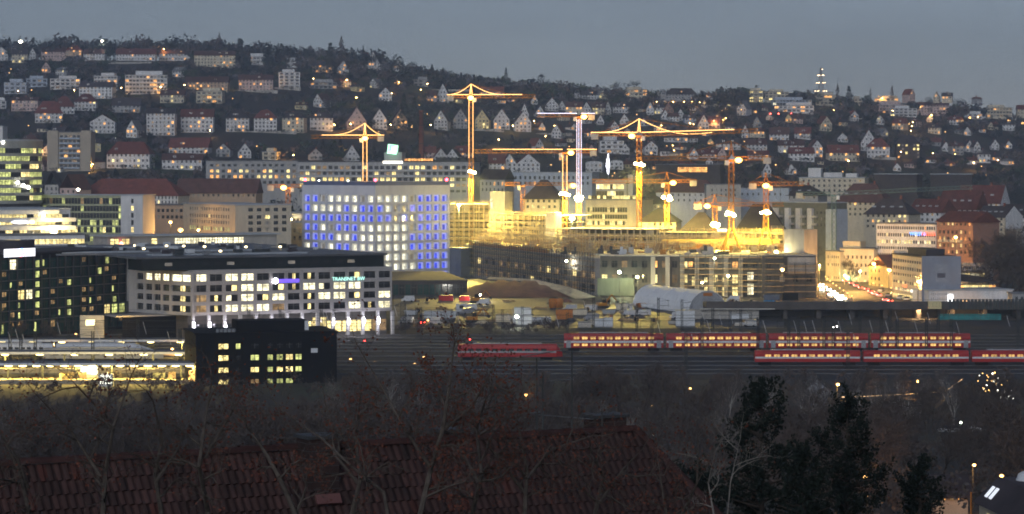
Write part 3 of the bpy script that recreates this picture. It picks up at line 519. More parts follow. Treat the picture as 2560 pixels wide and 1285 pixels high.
# --- custom window kinds: library block-in-niche windows, slot-lit office windows
M('niche_pale', (.55, .54, .50), .6, .1, 1, em=(1, .95, .72), es=.28); M('niche_blue', (.40, .42, .55), .6, .1, 1, em=(.30, .34, 1), es=.50); M('niche_dim', (.50, .49, .47), .6, .1, 1, em=(1, .95, .8), es=.10)  # niche backs emit: pale recess light and blue halo put into the material
MW('pane_white', (1, .96, .72), 1.5, lo=.6); MW('pane_blue', (.05, .09, 1.0), .8, lo=.6, base=(.02, .02, .2))
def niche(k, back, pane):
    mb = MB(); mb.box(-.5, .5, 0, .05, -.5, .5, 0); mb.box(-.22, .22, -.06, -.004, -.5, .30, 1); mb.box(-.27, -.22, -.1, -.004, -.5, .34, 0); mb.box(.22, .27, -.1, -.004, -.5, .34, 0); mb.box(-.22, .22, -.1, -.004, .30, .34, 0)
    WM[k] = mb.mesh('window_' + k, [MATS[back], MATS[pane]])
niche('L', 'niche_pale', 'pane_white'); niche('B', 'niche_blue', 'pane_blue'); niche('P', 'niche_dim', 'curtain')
def slot(k, a, b, m):
    mb = MB(); mb.box(-.5, .5, 0, .05, -.5, .5, 0); mb.box(a, b, -.03, -.003, -.42, .42, 1); mb.box(-.02, .02, -.05, -.034, -.5, .5, 2); WM[k] = mb.mesh('window_' + k, [MATS['glass_dark'], MATS[m], MATS['frame']])
slot('s', -.08, .16, 'lit_yellow'); slot('t', .02, .44, 'lit_yellow'); slot('u', -.42, .0, 'lit_white')
def gslot(k, a, b, c, d, m): mb = MB(); mb.box(-.5, .5, 0, .05, -.5, .5, 0); mb.box(a, b, -.03, -.003, c, d, 1); mb.box(-.02, .02, -.05, -.034, -.5, .5, 2); WM[k] = mb.mesh('window_' + k, [MATS['glass_green'], MATS[m], MATS['dark_steel']])
gslot('v', -.1, .38, -.4, .3, 'lit_green'); gslot('x', -.35, -.05, -.3, .35, 'lit_green'); gslot('z', -.2, .3, -.1, .4, 'lit_dim')
M('library_stone', (.60, .61, .66), .8, .1, .4, streak=1)
def library():
    t = bld('library', 'cube library of pale concrete with blue and white lit square windows', 'library', (755, 1168), (938, 1135), 464, 45, 'library_stone', [
        ('f', 9, .76, .015, .985, [(497 + 24.4 * i - 8.6, 497 + 24.4 * i + 8.6) for i in range(9)], ['BBPLLLLPL', 'BLLLLBLBB', 'BBBBBBBBB', 'BBLPBBBLL', 'BBBBLLBLL', 'LBPLBBLLL', 'BBLPBBLLL', 'BBLPBBLLL', 'BBLPBBLLL']),
        ('r', 9, .76, .015, .985, [(497 + 24.4 * i - 8.6, 497 + 24.4 * i + 8.6) for i in range(9)], ['LLLLPBBBB', 'BLPPBBBBB', 'BBPBPBBBB', 'LLLLPBBBB', 'LLLLBBBBB', 'LLLLBBBBB', 'PLLLPBBBB', 'LLLLLBBBB', 'LLLLLBBBB'])], roof=None, rooft=None, rec=.9, yref=1135)
    H = t['H']; L = t['L']
    MB().box(.4, L - .4, .4, 44.6, H + .01, H + 1.6).build('roof', M('roof_blueglass', (.12, .14, .24), .3, .2, .3), t)
    for p in ((1, 1), (L - 1, 1), (L - 1, 44)): ob('warning_light', sphere(M('lamp_warn', (.8, .1, .1), em=(1, .04, .08), es=16)), t, (p[0], p[1], H + 2.4), 0, (1.3, 1.3, 1.3)); bx('lamp_bracket', MATS['dark_steel'], t, (p[0], p[1], H + 1.9), (.15, .15, .6))
    for fx, fy in ((9, -.05), (28, -.05)): ob('roof_lamp', sphere(M('lamp_small', (.8, .8, .8), em=(.9, 1, .85), es=9)), t, (fx, 2, H + 2), 0, (.7, .7, .7))
    bx('annex', M('slate_panel', (.10, .12, .16), .5, .2, .4), t, (L - 4 + 6, 49, 6.5), (10, 8, 13))
    bx('base_terrace', MATS['dark_concrete'], t, (L / 2, 22, -1.0), (L + 14, 62, 2.4))
library()
def transnet():
    zb = ZY(790, 748)
    t = bld('office_building', 'curved grey office block with gridded windows, half of them lit', 'office block', (481, 748), (980, 776), 676, 16, 'grey_stone', [
        ('f', 13, .78, .0, 1.0, [(687, 704), (714, 730.5), (739, 755.5), (765, 781.5)], ['wdwwddssdd' + 'tdd', 'ddtww' + 'tsw' + 'uwwdd', 'ksuwtwdswwtdw', 'kswwwkdsddwsw'])], zb=zb, rooft=None, rec=.5)
    t2 = bld('wing', '', '', (322, 770), (481, 748), 673, 16, 'grey_stone', [
        ('f', [(.13, .23), (.27, .37), (.405, .505), (.54, .64), (.68, .97)], 1, 0, 1, [(682, 698), (708, 723.5), (733, 748), (757.5, 773)], ['dwwww', 'dddds', 'dddds', 'dddds'])], zb=zb, rooft=None, rec=.5, yref=766)
    L2 = t2['L']; H2 = t2['H']
    absorb(t2, t); L, H = t['L'], t['H']
    # set-back dark attic and the broad roof with skylight strips
    att = MB(); att.box(-14, L - 1.2, 3.2, 15, H, H + 3.3); att.build('attic', M('attic_glass', (.012, .018, .018), .25, .3, .4), t)
    for i in range(16): bx('attic_window', MATS['glass_dark'] if i % 5 else MATS['curtain'], t, (-6 + i * (L - 2) / 16, 3.12, H + 1.7), (2.2, .1, .9))
    r = MB(); r.box(-16, L - .6, 2.0, 118, H + 3.32, H + 3.9); r.build('roof', M('roof_membrane', (.09, .095, .105), .5, .35, .12, spec=.5), t)
    for k, (y, x0, x1, w, m) in enumerate(((14, -8, L - 22, 5, 'pale_roof'), (30, -30, L - 14, 4.5, 'grey_roof'), (44, -36, L - 26, 6, 'pale_roof'), (62, -34, L - 30, 7, 'grey_roof'), (84, -30, L - 36, 8, 'pale_roof'))): bx('skylight_strip', MATS[m], t, ((x0 + x1) / 2, y, H + 4.0), (x1 - x0, w, .5))
    for k in range(46):
        bx('roof_vent', MATS[random.choice(('dark_steel', 'white_metal', 'grey_roof', 'dark_roof'))], t, (random.uniform(-12, L - 8), random.uniform(8, 100), H + 4.6), (random.uniform(.8, 3), random.uniform(.8, 3), random.uniform(.5, 1.4)))
    for k in range(9): ob('roof_lamp', sphere(M('lamp_roof', (.8, .8, .8), em=(1, .8, .4), es=5)), t, (random.uniform(0, L - 10), random.uniform(10, 90), H + 4.6), 0, (1.0, 1.0, .6))
    # ground floor: recessed shops between columns
    bx('plinth_wall', MATS['dark_concrete'], t, (L / 2, 9, -zb / 2), (L, 10, zb))
    for i in range(14): bx('column', MATS['grey_wall'], t, (L * (i + .02) / 13 + .3, .6, -zb / 2), (.8, 1.0, zb - .05))
    for i in range(13):
        k = 'dddyy' 'yyyyy' 'yyk'[i]
        ob('shop_window', wmesh(k if i > 2 else 'd'), t, (L * (i + .5) / 13, 3.9, -zb + 2.6 + (1.4 if i in (4, 5, 8) else 0)), 0, (4.4, 1, 3.2 if i not in (4, 5, 8) else 2.6))
    for i in (0, 1, 2, 4, 5, 6, 7, 9, 10, 11, 12):
        ob('column_lamp', sphere(M('lamp_violet', (.8, .8, .8), em=(.92, .88, 1.0), es=14)), t, (L * (i + .02) / 13 + .3, -.3, -zb + 4.2 - (.9 if i == 2 else 0)), 0, (.75, .5, 2.1))
        plight('column_light', t, (L * (i + .02) / 13 + .3, -1.2, -zb + 4), (.9, .85, 1), 500, .4)
    ob('sign_dot', sphere(M('sign_dot', (.8, .8, .8), em=(1, .96, 1), es=10)), t, (L * .405, -.4, H - 3.45), 0, (1.7, .5, 1.7)); bx('sign_bar', M('sign_violet', (.2, .1, .6), em=(.16, .10, 1.0), es=.9), t, (L * .47, -.15, H - 3.5), (6.8, .2, 1.0))
    lettering('TRANSNET BW', t, (L * .775, -.2, H - 3.35), 1.5, M('sign_mint', (.6, .9, .8), em=(.45, 1, .85), es=1.1))
    # lit passage between the glass block and this one
    pw = bx('passage_wall', MATS['cream_wall'], t, (-24, 17, -zb / 2 ), (7, .6, zb - .1)); pw.rotation_euler = (0, 0, -.6)
    bx('garage_shade', MATS['black_metal'], t, (-8, 14, -zb / 2), (16, .6, zb - .1)); bx('soffit', MATS['grey_stone'], t, (-8, 16, -.25), (22, 10, .4))  # black sheet stands in for the shade of the garage opening
    plight('passage_light', t, (-17, 8, -zb + 4.5), (1, .62, .16), 1500, .5)
    bx('passage_lamp', M('lamp_warmbox', (.8, .7, .5), em=(1, .82, .4), es=2.5), t, (-25.5, 14, -zb + 5), (2.6, .3, 1.6))
M('grey_stone', (.36, .345, .34), .8, .12, .4, streak=1)
transnet()
def glass_block():
    g = {'e': 20, 'g': 1.6, 'y': .5}
    t = bld('glass_office', 'dark green glass office block with scattered lit panes', 'office block', (-42, 742), (313, 800), 640, 22, 'black_metal', [
        ('f', 18, .93, .0, 1.0, [(653, 677.5), (681, 704), (708, 728), (732, 755), (760, 781), (785, 808), (811, 846)], [
            'eeeweevxeeeezeevee', 'eezeeevzeeeeeevzee', 'evexzeveezveexeeze', 'eezeywvezeeezzeexe', 'evzexevezevezxzeve', 'evezxezeexvezzeygg', 'zexeeexezeeeexeeez'])], roof='dark_roof', rec=.25)
    H, L = t['H'], t['L']
    for y in (679, 706, 730, 757.5, 783, 809.5): bx('floor_band', M('band_steel', (.14, .16, .17), .4, .1, 1), t, (L / 2, -.14, ZY(y, 742)), (L, .22, .28))
    for i in range(0, 19): bx('fin', MATS['dark_steel'], t, (L * i / 18, -.3, H / 2 + 1), (.12, .5, H - 3))
    bx('roof_house', MATS['dark_roof'], t, (14, 12, H + 2), (30, 14, 3.2)); s = bx('sign_panel', M('sign_white', (.8, .8, .8), em=(.9, .93, 1), es=1.3), t, (15.4, -.5, H + .5), (13.6, .3, 2.3)); bx('sign_stripe', M('sign_grey', (.5, .5, .55), em=(.6, .65, .8), es=.5), t, (15.4, -.68, H + .2), (12.6, .06, .3))
    ob('sign_dot', sphere(M('sign_blue', (.1, .1, .6), em=(.1, .2, 1), es=6)), t, (15.8, -1, H + 1.2), 0, (1.1, .6, 1.1)); ob('sign_dot', sphere(MATS['lamp_warn']), t, (15.8, -1, H - .1), 0, (1.0, .6, 1.0))
glass_block()
def black_block():
    fx = lambda a, b: ((a - 490) / 352, (b - 490) / 352)
    t = bld('dark_office', 'black cubic building by the tracks with few yellow windows', 'office block', (490, 596), (842, 604), 838, 20, 'black_metal', [
        ('f', [fx(546, 570), fx(589, 600), fx(626, 646), fx(668, 681), fx(691, 706), fx(714, 731), fx(738, 753)], 1, 0, 1, [(861, 874), (890, 903), (921, 933), (951, 962)], ['ygddddd', 'ydgggyg', 'ydygyyg', 'ydkgggd'])], roof='black_metal', rec=.2)
    H, L = t['H'], t['L']; bx('roof_house', MATS['black_metal'], t, (L * .56, 9, H + 1.5), (L * .5, 8, 2.6)); bx('white_panel', MATS['white_metal'], t, (L * .838, -.12, H - 3.9), (1.5, .1, 1.0)); bx('roof_duct', MATS['white_metal'], t, (L * .81, 4.9, H + 1.5), (.9, .3, 2.2))
    for i in range(5): MB().lathe([(0, 0), (.45, 0), (.45, .7), (0, .9)], 10).build('roof_fan', MATS['steel'], t, (L * (.16 + .028 * i), 1.6, H + .46))
black_block()
def round_tower():
    D = 1120; p = XY(-14, D); R = 20.2; t = thing('round_office_tower', 'round office tower with rings of yellow lit windows', 'office tower', (p.x, p.y, 0)); zs = [ZY(y, D) for y in (377, 396.5, 416, 436, 455, 475, 494)]; zt, zb = ZY(352, D), ZY(522, D)
    MB().lathe([(0, 0), (R * .55, 0), (R * .6, zb - 6), (R - .9, zb), (R - .9, zt - 2.2)], 44).build('core', MATS['dark_wall'], t)
    for i, z in enumerate([*zs, zb - .2 + 1.6]): MB().lathe([(R - .9, .95), (R, .95), (R, 2.25 if i else 4.2), (R - .9, 2.25 if i else 4.2)], 44, (0, 0, z)).build('spandrel_ring', M('spandrel', (.34, .34, .30), .6, .15, .4), t)
    n = 52
    for j, z in enumerate(zs):
        for i in range(n):
            a = 2 * math.pi * i / n
            if math.sin(a) > .25: continue
            g = mnoise.noise((i * .35, j * 3.1, 0)); ob('window', wmesh('g' if g > -.05 else pick({'d': 3, 'y': 1, 'g': 1})), t, ((R - .55) * math.cos(a), (R - .55) * math.sin(a), z), a + math.pi / 2, (2 * math.pi * R / n * .88, 1, 1.95))
    MB().lathe([(0, zt + .5), (R + .1, zt + .5), (R + .1, zt - .2), (0, zt - .2)], 44).build('roof', MATS['pale_roof'], t)
    for i in range(3): ob('facade_lamp', sphere(M('lamp_pure', (.8, .8, .8), em=(1, .97, .85), es=14)), t, (R * math.cos(-.9 + .13 * i) * 1.03, R * math.sin(-.9 + .13 * i) * 1.03, ZY(456 + 6 * i, D)), 0, (1.4, 1.4, 1.4))
    for a in (-1.9, -1.2): ob('roof_lamp', sphere(MATS['lamp_pure']), t, (R * math.cos(a), R * math.sin(a), zt - .8), 0, (1.2, 1.2, 1.2))
round_tower()
def podium():
    D = 1000
    t = bld('office_podium', 'low white office block of stacked bands with lit strip windows', 'office block', (-40, 985), (176, 1000), 525, 40, 'white_wall', [('f', 12, .95, .0, .985, [(537, 545), (555, 563), (577, 588)], ['ydyyyydyyyyd', 'kkyykkyyyydy', 'dydydyddyydy'])], roof='pale_roof')
    for i, (y, e) in enumerate(((525, 0), (545, 3.0), (565, 3.0))): bx('white_band', MATS['white_wall'], t, ((t['L'] - (5 if not i else 0)) / 2, -1.1, ZY(y + 6, 985)), (t['L'] - (5 if not i else 0) + e, 2.0, 1.5))
    ob('sign', sphere(MATS['sign_white']), t, (13.3, -2.4, ZY(556, 985)), 0, (7.5, .5, 1.5)); ob('sign', sphere(MATS['lamp_warmbox']), t, (17.6, -2.5, ZY(556, 985)), 0, (2.4, .5, 1.5))
    for x, y, s in ((22, 539, 1.3), (26, 583, 2.8), (18, 587, 1.2)): ob('facade_lamp', sphere(MATS['lamp_pure'] if s < 2 else M('lamp_gold', (.8, .7, .4), em=(1, .78, .3), es=18)), t, (x, -2.6, ZY(y, 985)), 0, (s, s, s))
    plight('facade_light', t, (26, -5, ZY(583, 985)), (1, .75, .3), 9000, .6)
    t2 = bld('shop_row', 'low shop row with white fascia and yellow lit windows below the white office', 'shops', (-40, 960), (212, 975), 590, 18, 'white_wall', [('f', 14, .93, .0, 1, [(600, 612)], ['yyyyyddyyyyyyy'])], roof='grey_roof')
podium()
t = bld('slab_office', 'long glass slab office with olive bands and few lit rooms', 'office block', (100, 1125), (304, 1112), 488, 14, 'olive_band', [('f', 26, .93, .0, 1, [(494.5, 509), (514, 527), (531.5, 544.5), (549, 562), (566.5, 579.5), (585, 602)], [{'d': 6, 'k': 2, 'g': 1}, {'d': 9, 'g': 1}, {'d': 6, 'g': 2}, {'d': 5, 'g': 3}, {'d': 4, 'g': 3, 'y': 1}, {'d': 3, 'g': 2}])], roof='pale_roof') if M('olive_band', (.36, .37, .24), .7, .15, .4) else 0
t = bld('stair_tower', 'blank white stair tower at the end of the slab office', 'tower', (302, 1106), (357, 1104), 489, 15, 'white_wall', [('f', [(.47, .58)], 1, 0, 1, [(497, 508), (515, 526), (532, 544), (550, 562), (568, 580)], ['d', 'y', 'd', 'd', 'y'])], roof='pale_roof')
bld('beige_office', 'beige square office with small window rows and pale flat roof', 'office block', (458, 1185), (588, 1130), 512, 26, 'cream_wall', [('f', 17, .5, .12, .9, [(518.5, 527), (536.5, 545), (551, 559.5), (567, 577)], [DARK, {'d': 9, 'y': 1}, DARK, {'d': 1, 'g': 2}]), ('r', 5, .55, .2, .95, [(518.5, 527), (536.5, 545), (551, 559.5), (567, 577)], [DARK, {'d': 3, 'y': 1}, DARK, DARK])], roof='pale_roof', yref=1150)
def long_office():
    b = {'y': 4, 'o': 1.2, 'd': 5, 'k': 2}; b2 = {'y': 6, 'o': 1, 'd': 4, 'k': 2, 'c': 1}
    t = bld('long_office', 'very long pale office block with rows of yellow lit windows', 'office block', (745, 1512), (1184, 1490), 405, 16, 'grey_wall', [('f', 30, .66, .005, .995, [(414.5, 423), (429.5, 437), (444, 452), (459, 466), (474, 480)], [b, {'d': 6, 'y': 3, 'k': 2, 'c': 1}, b2, b, DARK])], zb=18, roof='dark_roof')
    t2 = bld('wing', '', '', (515, 1530), (745, 1514), 403, 16, 'grey_wall', [('f', 15, .55, .03, .99, [(410, 416), (424, 431), (437.5, 445), (452, 459)], [DARK, {'y': 3, 'd': 3, 'o': 1, 'k': 1}, {'y': 3, 'd': 3, 'o': 2, 'k': 1}, DARK])], zb=18, roof='grey_roof', yref=1530)
    absorb(t2, t); L, H = t['L'], t['H']; f = lambda px: L * (px - 745) / 439
    bx('balcony_slab', MATS['white_wall'], t, (L / 2, -.7, ZY(427, 1512) - 18), (L, 1.4, .3)); bx('balcony_slab', MATS['white_wall'], t, (L / 2, -.7, ZY(441.5, 1512) - 18), (L, 1.4, .3))
    bx('penthouse', MATS['grey_wall'], t, (f(982), 6, H + 3), (10.5, 8, 5)); bx('lit_fascia', M('fascia_white', (.8, .8, .8), em=(1, .93, .75), es=2.4), t, (f(984), -.4, H - .1), (11.5, .3, 1.3))
    for i in range(9): ob('roof_window', wmesh('o'), t, (f(1015 + i * 8), 1.2, H + 1.3), 0, (1.5, 1, 1.3))
    q = MB()
    for i in range(5):
        a = f(1090 + i * 19); 
        for k in range(6): t0, t1 = k * math.pi / 6, (k + 1) * math.pi / 6; w = f(1109) - f(1090); q.box(a + w / 2 - w / 2 * math.cos(t0), a + w / 2 - w / 2 * math.cos(t1), 0, 8, H + .4, H + .5 + 2.0 * math.sin((t0 + t1) / 2))
    q.build('vaulted_roof', MATS['dark_steel'], t)
    s = bx('logo_cube', M('sign_green', (.5, .9, .6), em=(.45, 1, .62), es=1.6), t, (f(981), 2, H + 7.2), (5.2, 5.2, 5.4)); s.rotation_euler = (0, .12, .1)
    for (dx, dz, w, h) in ((-.5, .9, .35, 2.6), (.4, 2.0, 3.0, .3), (-1.2, -.4, 1.5, .3)): bx('logo_stroke', M('sign_darkgreen', (.02, .3, .1), em=(.05, .5, .2), es=.6), t, (f(981) + dx, -.75, H + 7.2 + dz), (w, .1, h))
long_office()
def station():
    fx = lambda a, b: ((a - 268) / 424, (b - 268) / 424)
    t = bld('station_hall', 'long grey station building with a bright band of windows', 'station', (268, 958), (692, 992), 592, 14, 'concrete', [('f', [fx(276, 296), fx(304, 322), fx(376, 390), *[fx(434 + 13.4 * i, 446 + 13.4 * i) for i in range(13)]], 1, 0, 1, [(598, 617)], ['yyy' + 'w' * 13])], roof='pale_roof', rim=1.2)
    ob('red_lamp', sphere(M('lamp_redglow', (.8, .1, .1), em=(1, .16, .10), es=9)), t, (t['L'] * .075, -1, t['H'] - 3), 0, (1.8, .6, 2.6)); bx('lower_roof', MATS['grey_roof'], t, (t['L'] * .5, -8, t['H'] - 6), (t['L'] * 1.02, 14, .6))
    for x, w in ((.06, 5), (.14, 6), (.26, 4), (.36, 3)): bx('skylight', M('skylight_glow', (.8, .7, .4), em=(1, .8, .35), es=1.2), t, (t['L'] * x, -12, t['H'] - 5.5), (w, 2, .5))
station()
# --- blocks behind, left of the library
bld('old_school', 'long dormered house with dark red hipped roof behind the slab office', 'house', (196, 1345), (445, 1335), 486, 18, 'white_wall', [('f', 20, .4, .3, 1, [(490, 497), (501, 508)], [DARK, {'d': 4, 'y': 1}])], zb=5, roof='red_roof', rooft='hip', rh=8)
bld('terrace_house', 'long brick-roofed terrace under the dark trees beside the dormered house', 'house', (440, 1370), (640, 1365), 480, 16, 'tan_wall', [('f', 16, .4, 0, 1, [(485, 491)], DARK)], zb=5, roof='brown_roof', rooft='gable', rh=7)
bld('town_house', 'pinkish gabled town house behind the slab office', 'house', (150, 1330), (190, 1325), 470, 12, 'pink_wall', [('f', 3, .4, 0, 1, [(475, 482), (488, 495)], DARK)], zb=5, roof='brown_roof', rooft='gx', rh=7)
bld('town_house', 'grey gabled town house next to the round office tower', 'house', (112, 1330), (146, 1330), 462, 12, 'grey_wall', [('f', 3, .4, 0, 1, [(468, 476), (482, 490)], DARK)], zb=5, roof='dark_roof', rooft='gx', rh=7)
bld('low_block', 'dull brown flat building between slab tower and beige office', 'building', (357, 1200), (470, 1195), 513, 20, 'tan_wall', [('f', 10, .6, 0, 1, [(522, 530), (538, 546)], DARK)], roof='grey_roof')
bld('pale_hall', 'low pale flat-roofed hall between beige office and library', 'hall', (630, 1230), (770, 1215), 534, 40, 'white_wall', [('f', 14, .5, 0, 1, [(545, 552)], DARK)], roof='pale_roof')
def apartment_tower():
    D = 1700; z0 = ZY(428, D)
    t = bld('apartment_tower', 'concrete apartment tower with balconies between blank end walls', 'apartment block', (118, D), (228, D), 331, 16, 'tan_concrete', [('f', 5, .7, .28, .76, [(338 + 12.3 * i, 345 + 12.3 * i) for i in range(7)], {'d': 9, 'k': 1, 'o': 1.2})], zb=z0, roof='grey_roof')
    L, H = t['L'], t['H']
    for x, w in ((.13, .25), (.885, .22)): bx('end_wall', MATS['tan_concrete'], t, (L * x, -.6, H / 2 + .6), (L * w, 1.2, H + 1.2))
    for i in range(7): bx('balcony', MATS['blue_wall'], t, (L * .51, -.9, H - (349 + 12.3 * i - 331) * D / F + .8), (L * .47, 1.4, 1.0))
M('tan_concrete', (.42, .36, .28), .85, .15, .4, streak=1); apartment_tower()
bld('white_tower', 'white blank tower edge rising beside the round office tower', 'tower', (-30, 1500), (7, 1500), 316, 14, 'white_wall', [], zb=15, roof='pale_roof')
# --- behind the construction site
t = bld('banded_office', 'pale stepped office with lit strip windows behind the cranes', 'office block', (1464, 1310), (1598, 1300), 500, 22, 'cream_wall', [('f', 16, .9, .03, .78, [(518, 530), (536, 546.5), (552, 562)], [{'d': 8, 'y': 1}, {'d': 8, 'y': 1}, {'y': 3, 'd': 3}])], roof='grey_roof')
bx('upper_wall', MATS['grey_wall'], t, (11.7, 12, t['H'] + 5), (16, 14, 10))
for j, z in enumerate((6.6, 3.3)):
    for i in range(10): ob('window', wmesh(pick({'y': 5, 'd': 2, 'w': 1})), t, (4.6 + 1.45 * i, 4.9, t['H'] + z), 0, (1.3, 1, 2.2))
for i in range(16): ob('window', wmesh(pick({'y': 4, 'd': 5})), t, (1.2 + 1.55 * i, 2.9, t['H'] + 1.4), 0, (1.4, 1, 1.6))
bx('lift_tower', MATS['grey_wall'], t, (21, 10, t['H'] + 6), (2.6, 6, 13))
bld('white_barracks', 'long white building with two rows of tiny windows under brown roof', 'building', (1640, 1410), (1792, 1400), 478, 14, 'white_wall', [('f', 10, .28, .05, .97, [(484, 490), (497, 503)], DARK)], zb=8, roof='brown_roof', rooft='hip', rh=6)
bld('grey_block', 'plain grey blocks with few windows right of the white barracks', 'building', (1766, 1360), (1852, 1360), 462, 14, 'grey_wall', [('f', 6, .3, .1, .9, [(472, 478), (484, 491)], DARK)], zb=4, roof='grey_roof')
bld('grey_block', 'pale low block behind the tall crane mast base', 'building', (1835, 1390), (1972, 1380), 472, 14, 'blue_wall', [('f', 8, .3, .1, .9, [(482, 488)], DARK)], zb=6, roof='pale_roof')
for i, (a, b, yw, D, rh, w, lab) in enumerate(((1598, 1690, 552, 1230, 6, 'cream_wall', 'cream house with dark hipped roof below the banded office'), (1700, 1795, 574, 1215, 8, 'tan_wall', 'tan house under a big dark hipped roof facing the floodlights'), (1838, 1960, 574, 1230, 12, 'grey_wall', 'wide hall with huge dark roof between two crane masts'), (1308, 1398, 494, 1330, 9, 'cream_wall', 'cream mansard house with dark roof behind the scaffolding'), (1600, 1652, 508, 1330, 4, 'grey_wall', 'small grey house behind the second tall mast'))):
    bld('town_house', lab, 'house', (a, D), (b, D - 4), yw, 15, w, [('f', 6, .45, .05, .95, [(yw + 5, yw + 12), (yw + 19, yw + 26)], OFF)], zb=0, roof='dark_roof', rooft='hip', rh=rh)
bld('dark_block', 'dark flat block with one glowing orange band of windows', 'building', (1640, 1520), (1800, 1510), 412, 14, 'dark_wall', [('f', 18, .85, .34, .80, [(418, 430)], {'o': 1})], zb=12, roof='grey_roof')
bld('flat_terrace', 'long grey flat-roofed terrace behind the scaffolding', 'building', (1255, 1470), (1480, 1455), 432, 16, 'blue_wall', [('f', 18, .4, .02, .98, [(440, 448), (454, 461)], {'d': 8, 'o': 1})], zb=10, roof='pale_roof')
bld('gable_row', 'grey stepped town row right of the library', 'building', (1200, 1420), (1262, 1415), 446, 14, 'grey_wall', [('f', 6, .4, .02, .98, [(455, 463), (470, 478)], {'d': 6, 'o': 1})], zb=8, roof='dark_roof', rooft='gable', rh=5)
# glowing white blade sculpture on a pole
def blade():
    D = 1500; p = W(1521, 440, D); t = thing('light_blade', 'white glowing leaf-shaped light blade on a thin pole', 'light sculpture', (p.x, D, p.z - 12)); MB().tube((0, 0, -8), (0, 0, 23), .32).build('pole', MATS['steel'], t)
    m = MB(); pr = [(.1, -5.5), (.8, -4.4), (1.0, -2.6), (.7, -2.2), (1.5, -1), (1.3, 1.5), (.9, 2.2), (1.2, 3.0), (.5, 4.6), (.55, 5.4), (.3, 6.6)]; 
    for (r0, z0), (r1, z1) in zip(pr, pr[1:]): m.poly([(-r0, 0, z0), (r0 * .5, 0, z0), (r1 * .5, 0, z1), (-r1, 0, z1)]); m.poly([(-r0, .3, z0), (-r1, .3, z1), (r1 * .5, .3, z1), (r0 * .5, .3, z0)])
    m.build('blade', M('blade_white', (.9, .9, .9), em=(.9, .9, 1), es=1.8), t, (0, -.3, 12 + 6.2))
blade()
# --- right-hand quarter
def flats_bays():
    t = bld('bay_block', 'dark grey housing block with four white balcony towers', 'apartment block', (1930, 1262), (2068, 1236), 506, 14, 'green_grey', [('f', 14, .35, .0, 1, [(526, 533), (541, 548), (556, 563)], DARK)], roof='pale_roof', zb=0)
    L, H = t['L'], t['H']
    for i, f in enumerate((.09, .31, .51, .72)):
        b = bx('balcony_tower', MATS['white_wall'], t, (L * f, -.8, H - 7.5), (2.7, 1.6, 10)); 
        for z in (-10, -6.5): bx('balcony', MATS['pale_concrete'], t, (L * f + 2.6, -.8, H + z), (2.4, 1.4, 1.0))
    bx('end_wall', MATS['blue_wall'], t, (L + 3.2, 3, H / 2 - 2), (6.6, 8, H - 1.5))
M('green_grey', (.13, .135, .11), .85, .2, .4); flats_bays()
t = bld('cream_flats', 'cream flat-roofed apartment block with white roof boxes', 'apartment block', (1998, 1440), (2162, 1430), 445, 14, 'cream_wall', [('f', 12, .4, .03, .97, [(449, 454), (461, 467), (473, 479), (485, 491)], {'d': 9, 'c': 2, 'k': 1})], zb=6, roof='pale_roof')
for x, w, h in ((.22, 7, 5), (.5, 10, 2.5), (.78, 6, 2)): bx('roof_box', MATS['white_wall'], t, (t['L'] * x, 6, t['H'] + h / 2 + .5), (w, 5, h))
for (a, b, yw, D, rh, w, r, ty, lab, lit) in ((2090, 2212, 502, 1370, 9, 'cream_wall', 'brown_roof', 'hip', 'cream house under broad brown hipped roof with skylights', {'d': 9, 'o': 1}), (1925, 2045, 486, 1385, 5, 'grey_wall', 'dark_roof', 'hip', 'grey institutional building with low dark roof beside the cream flats', DARK), (2160, 2272, 532, 1265, 7, 'cream_wall', 'dark_roof', 'hip', 'cream corner flats with dark roof and lit balcony windows', {'d': 5, 'o': 1, 'y': 1}), (2272, 2352, 528, 1290, 6, 'white_wall', 'red_roof', 'gable', 'white house with red roof and skylights left of grey gable', DARK), (2345, 2440, 520, 1320, 9, 'white_wall', 'red_roof', 'gable', 'long white house with red roof and big roof windows', DARK), (2392, 2500, 505, 1400, 9, 'white_wall', 'red_roof', 'gable', 'rear red-roofed house with white end gable', DARK), (2440, 2512, 540, 1280, 5, 'cream_wall', 'dark_roof', 'gable', 'cream house with dark roof below the white end gable', DARK), (2500, 2580, 535, 1330, 5, 'white_wall', 'dark_roof', 'gable', 'white house at the edge beside the bare wood', DARK)):
    t = bld('town_house', lab, 'house', (a, D), (b, D - 12), yw, 14, w, [('f', max(4, int((b - a) / 13)), .42, .03, .97, [(yw + 4, yw + 10), (yw + 17, yw + 23), (yw + 30, yw + 36)], lit)], zb=0, roof=r, rooft=ty, rh=rh); L, H = t['L'], t['H']
    for i in range(4): q = bx('skylight', MATS['pale_roof'], t, (L * (.18 + .2 * i), 2.6, H + rh * .40 + .25), (1.8, .9, .1)); q.rotation_euler = (math.atan2(rh, 7), 0, 0)
    bx('chimney', MATS['brick_wall'], t, (L * .7, 7, H + rh + .4), (.9, .9, 2))
    if 'end gable' in lab and ty == 'gable': 
        g = MB(); g.poly([(L + .55, 0, H - 6), (L + .55, 14, H - 6), (L + .55, 14, H), (L + .55, 7, H + rh), (L + .55, 0, H)]); g.poly([(L + .5, 0, H - 6), (L + .5, 0, H), (L + .5, 7, H + rh), (L + .5, 14, H), (L + .5, 14, H - 6)]); g.build('end_gable', MATS['white_wall'], t)
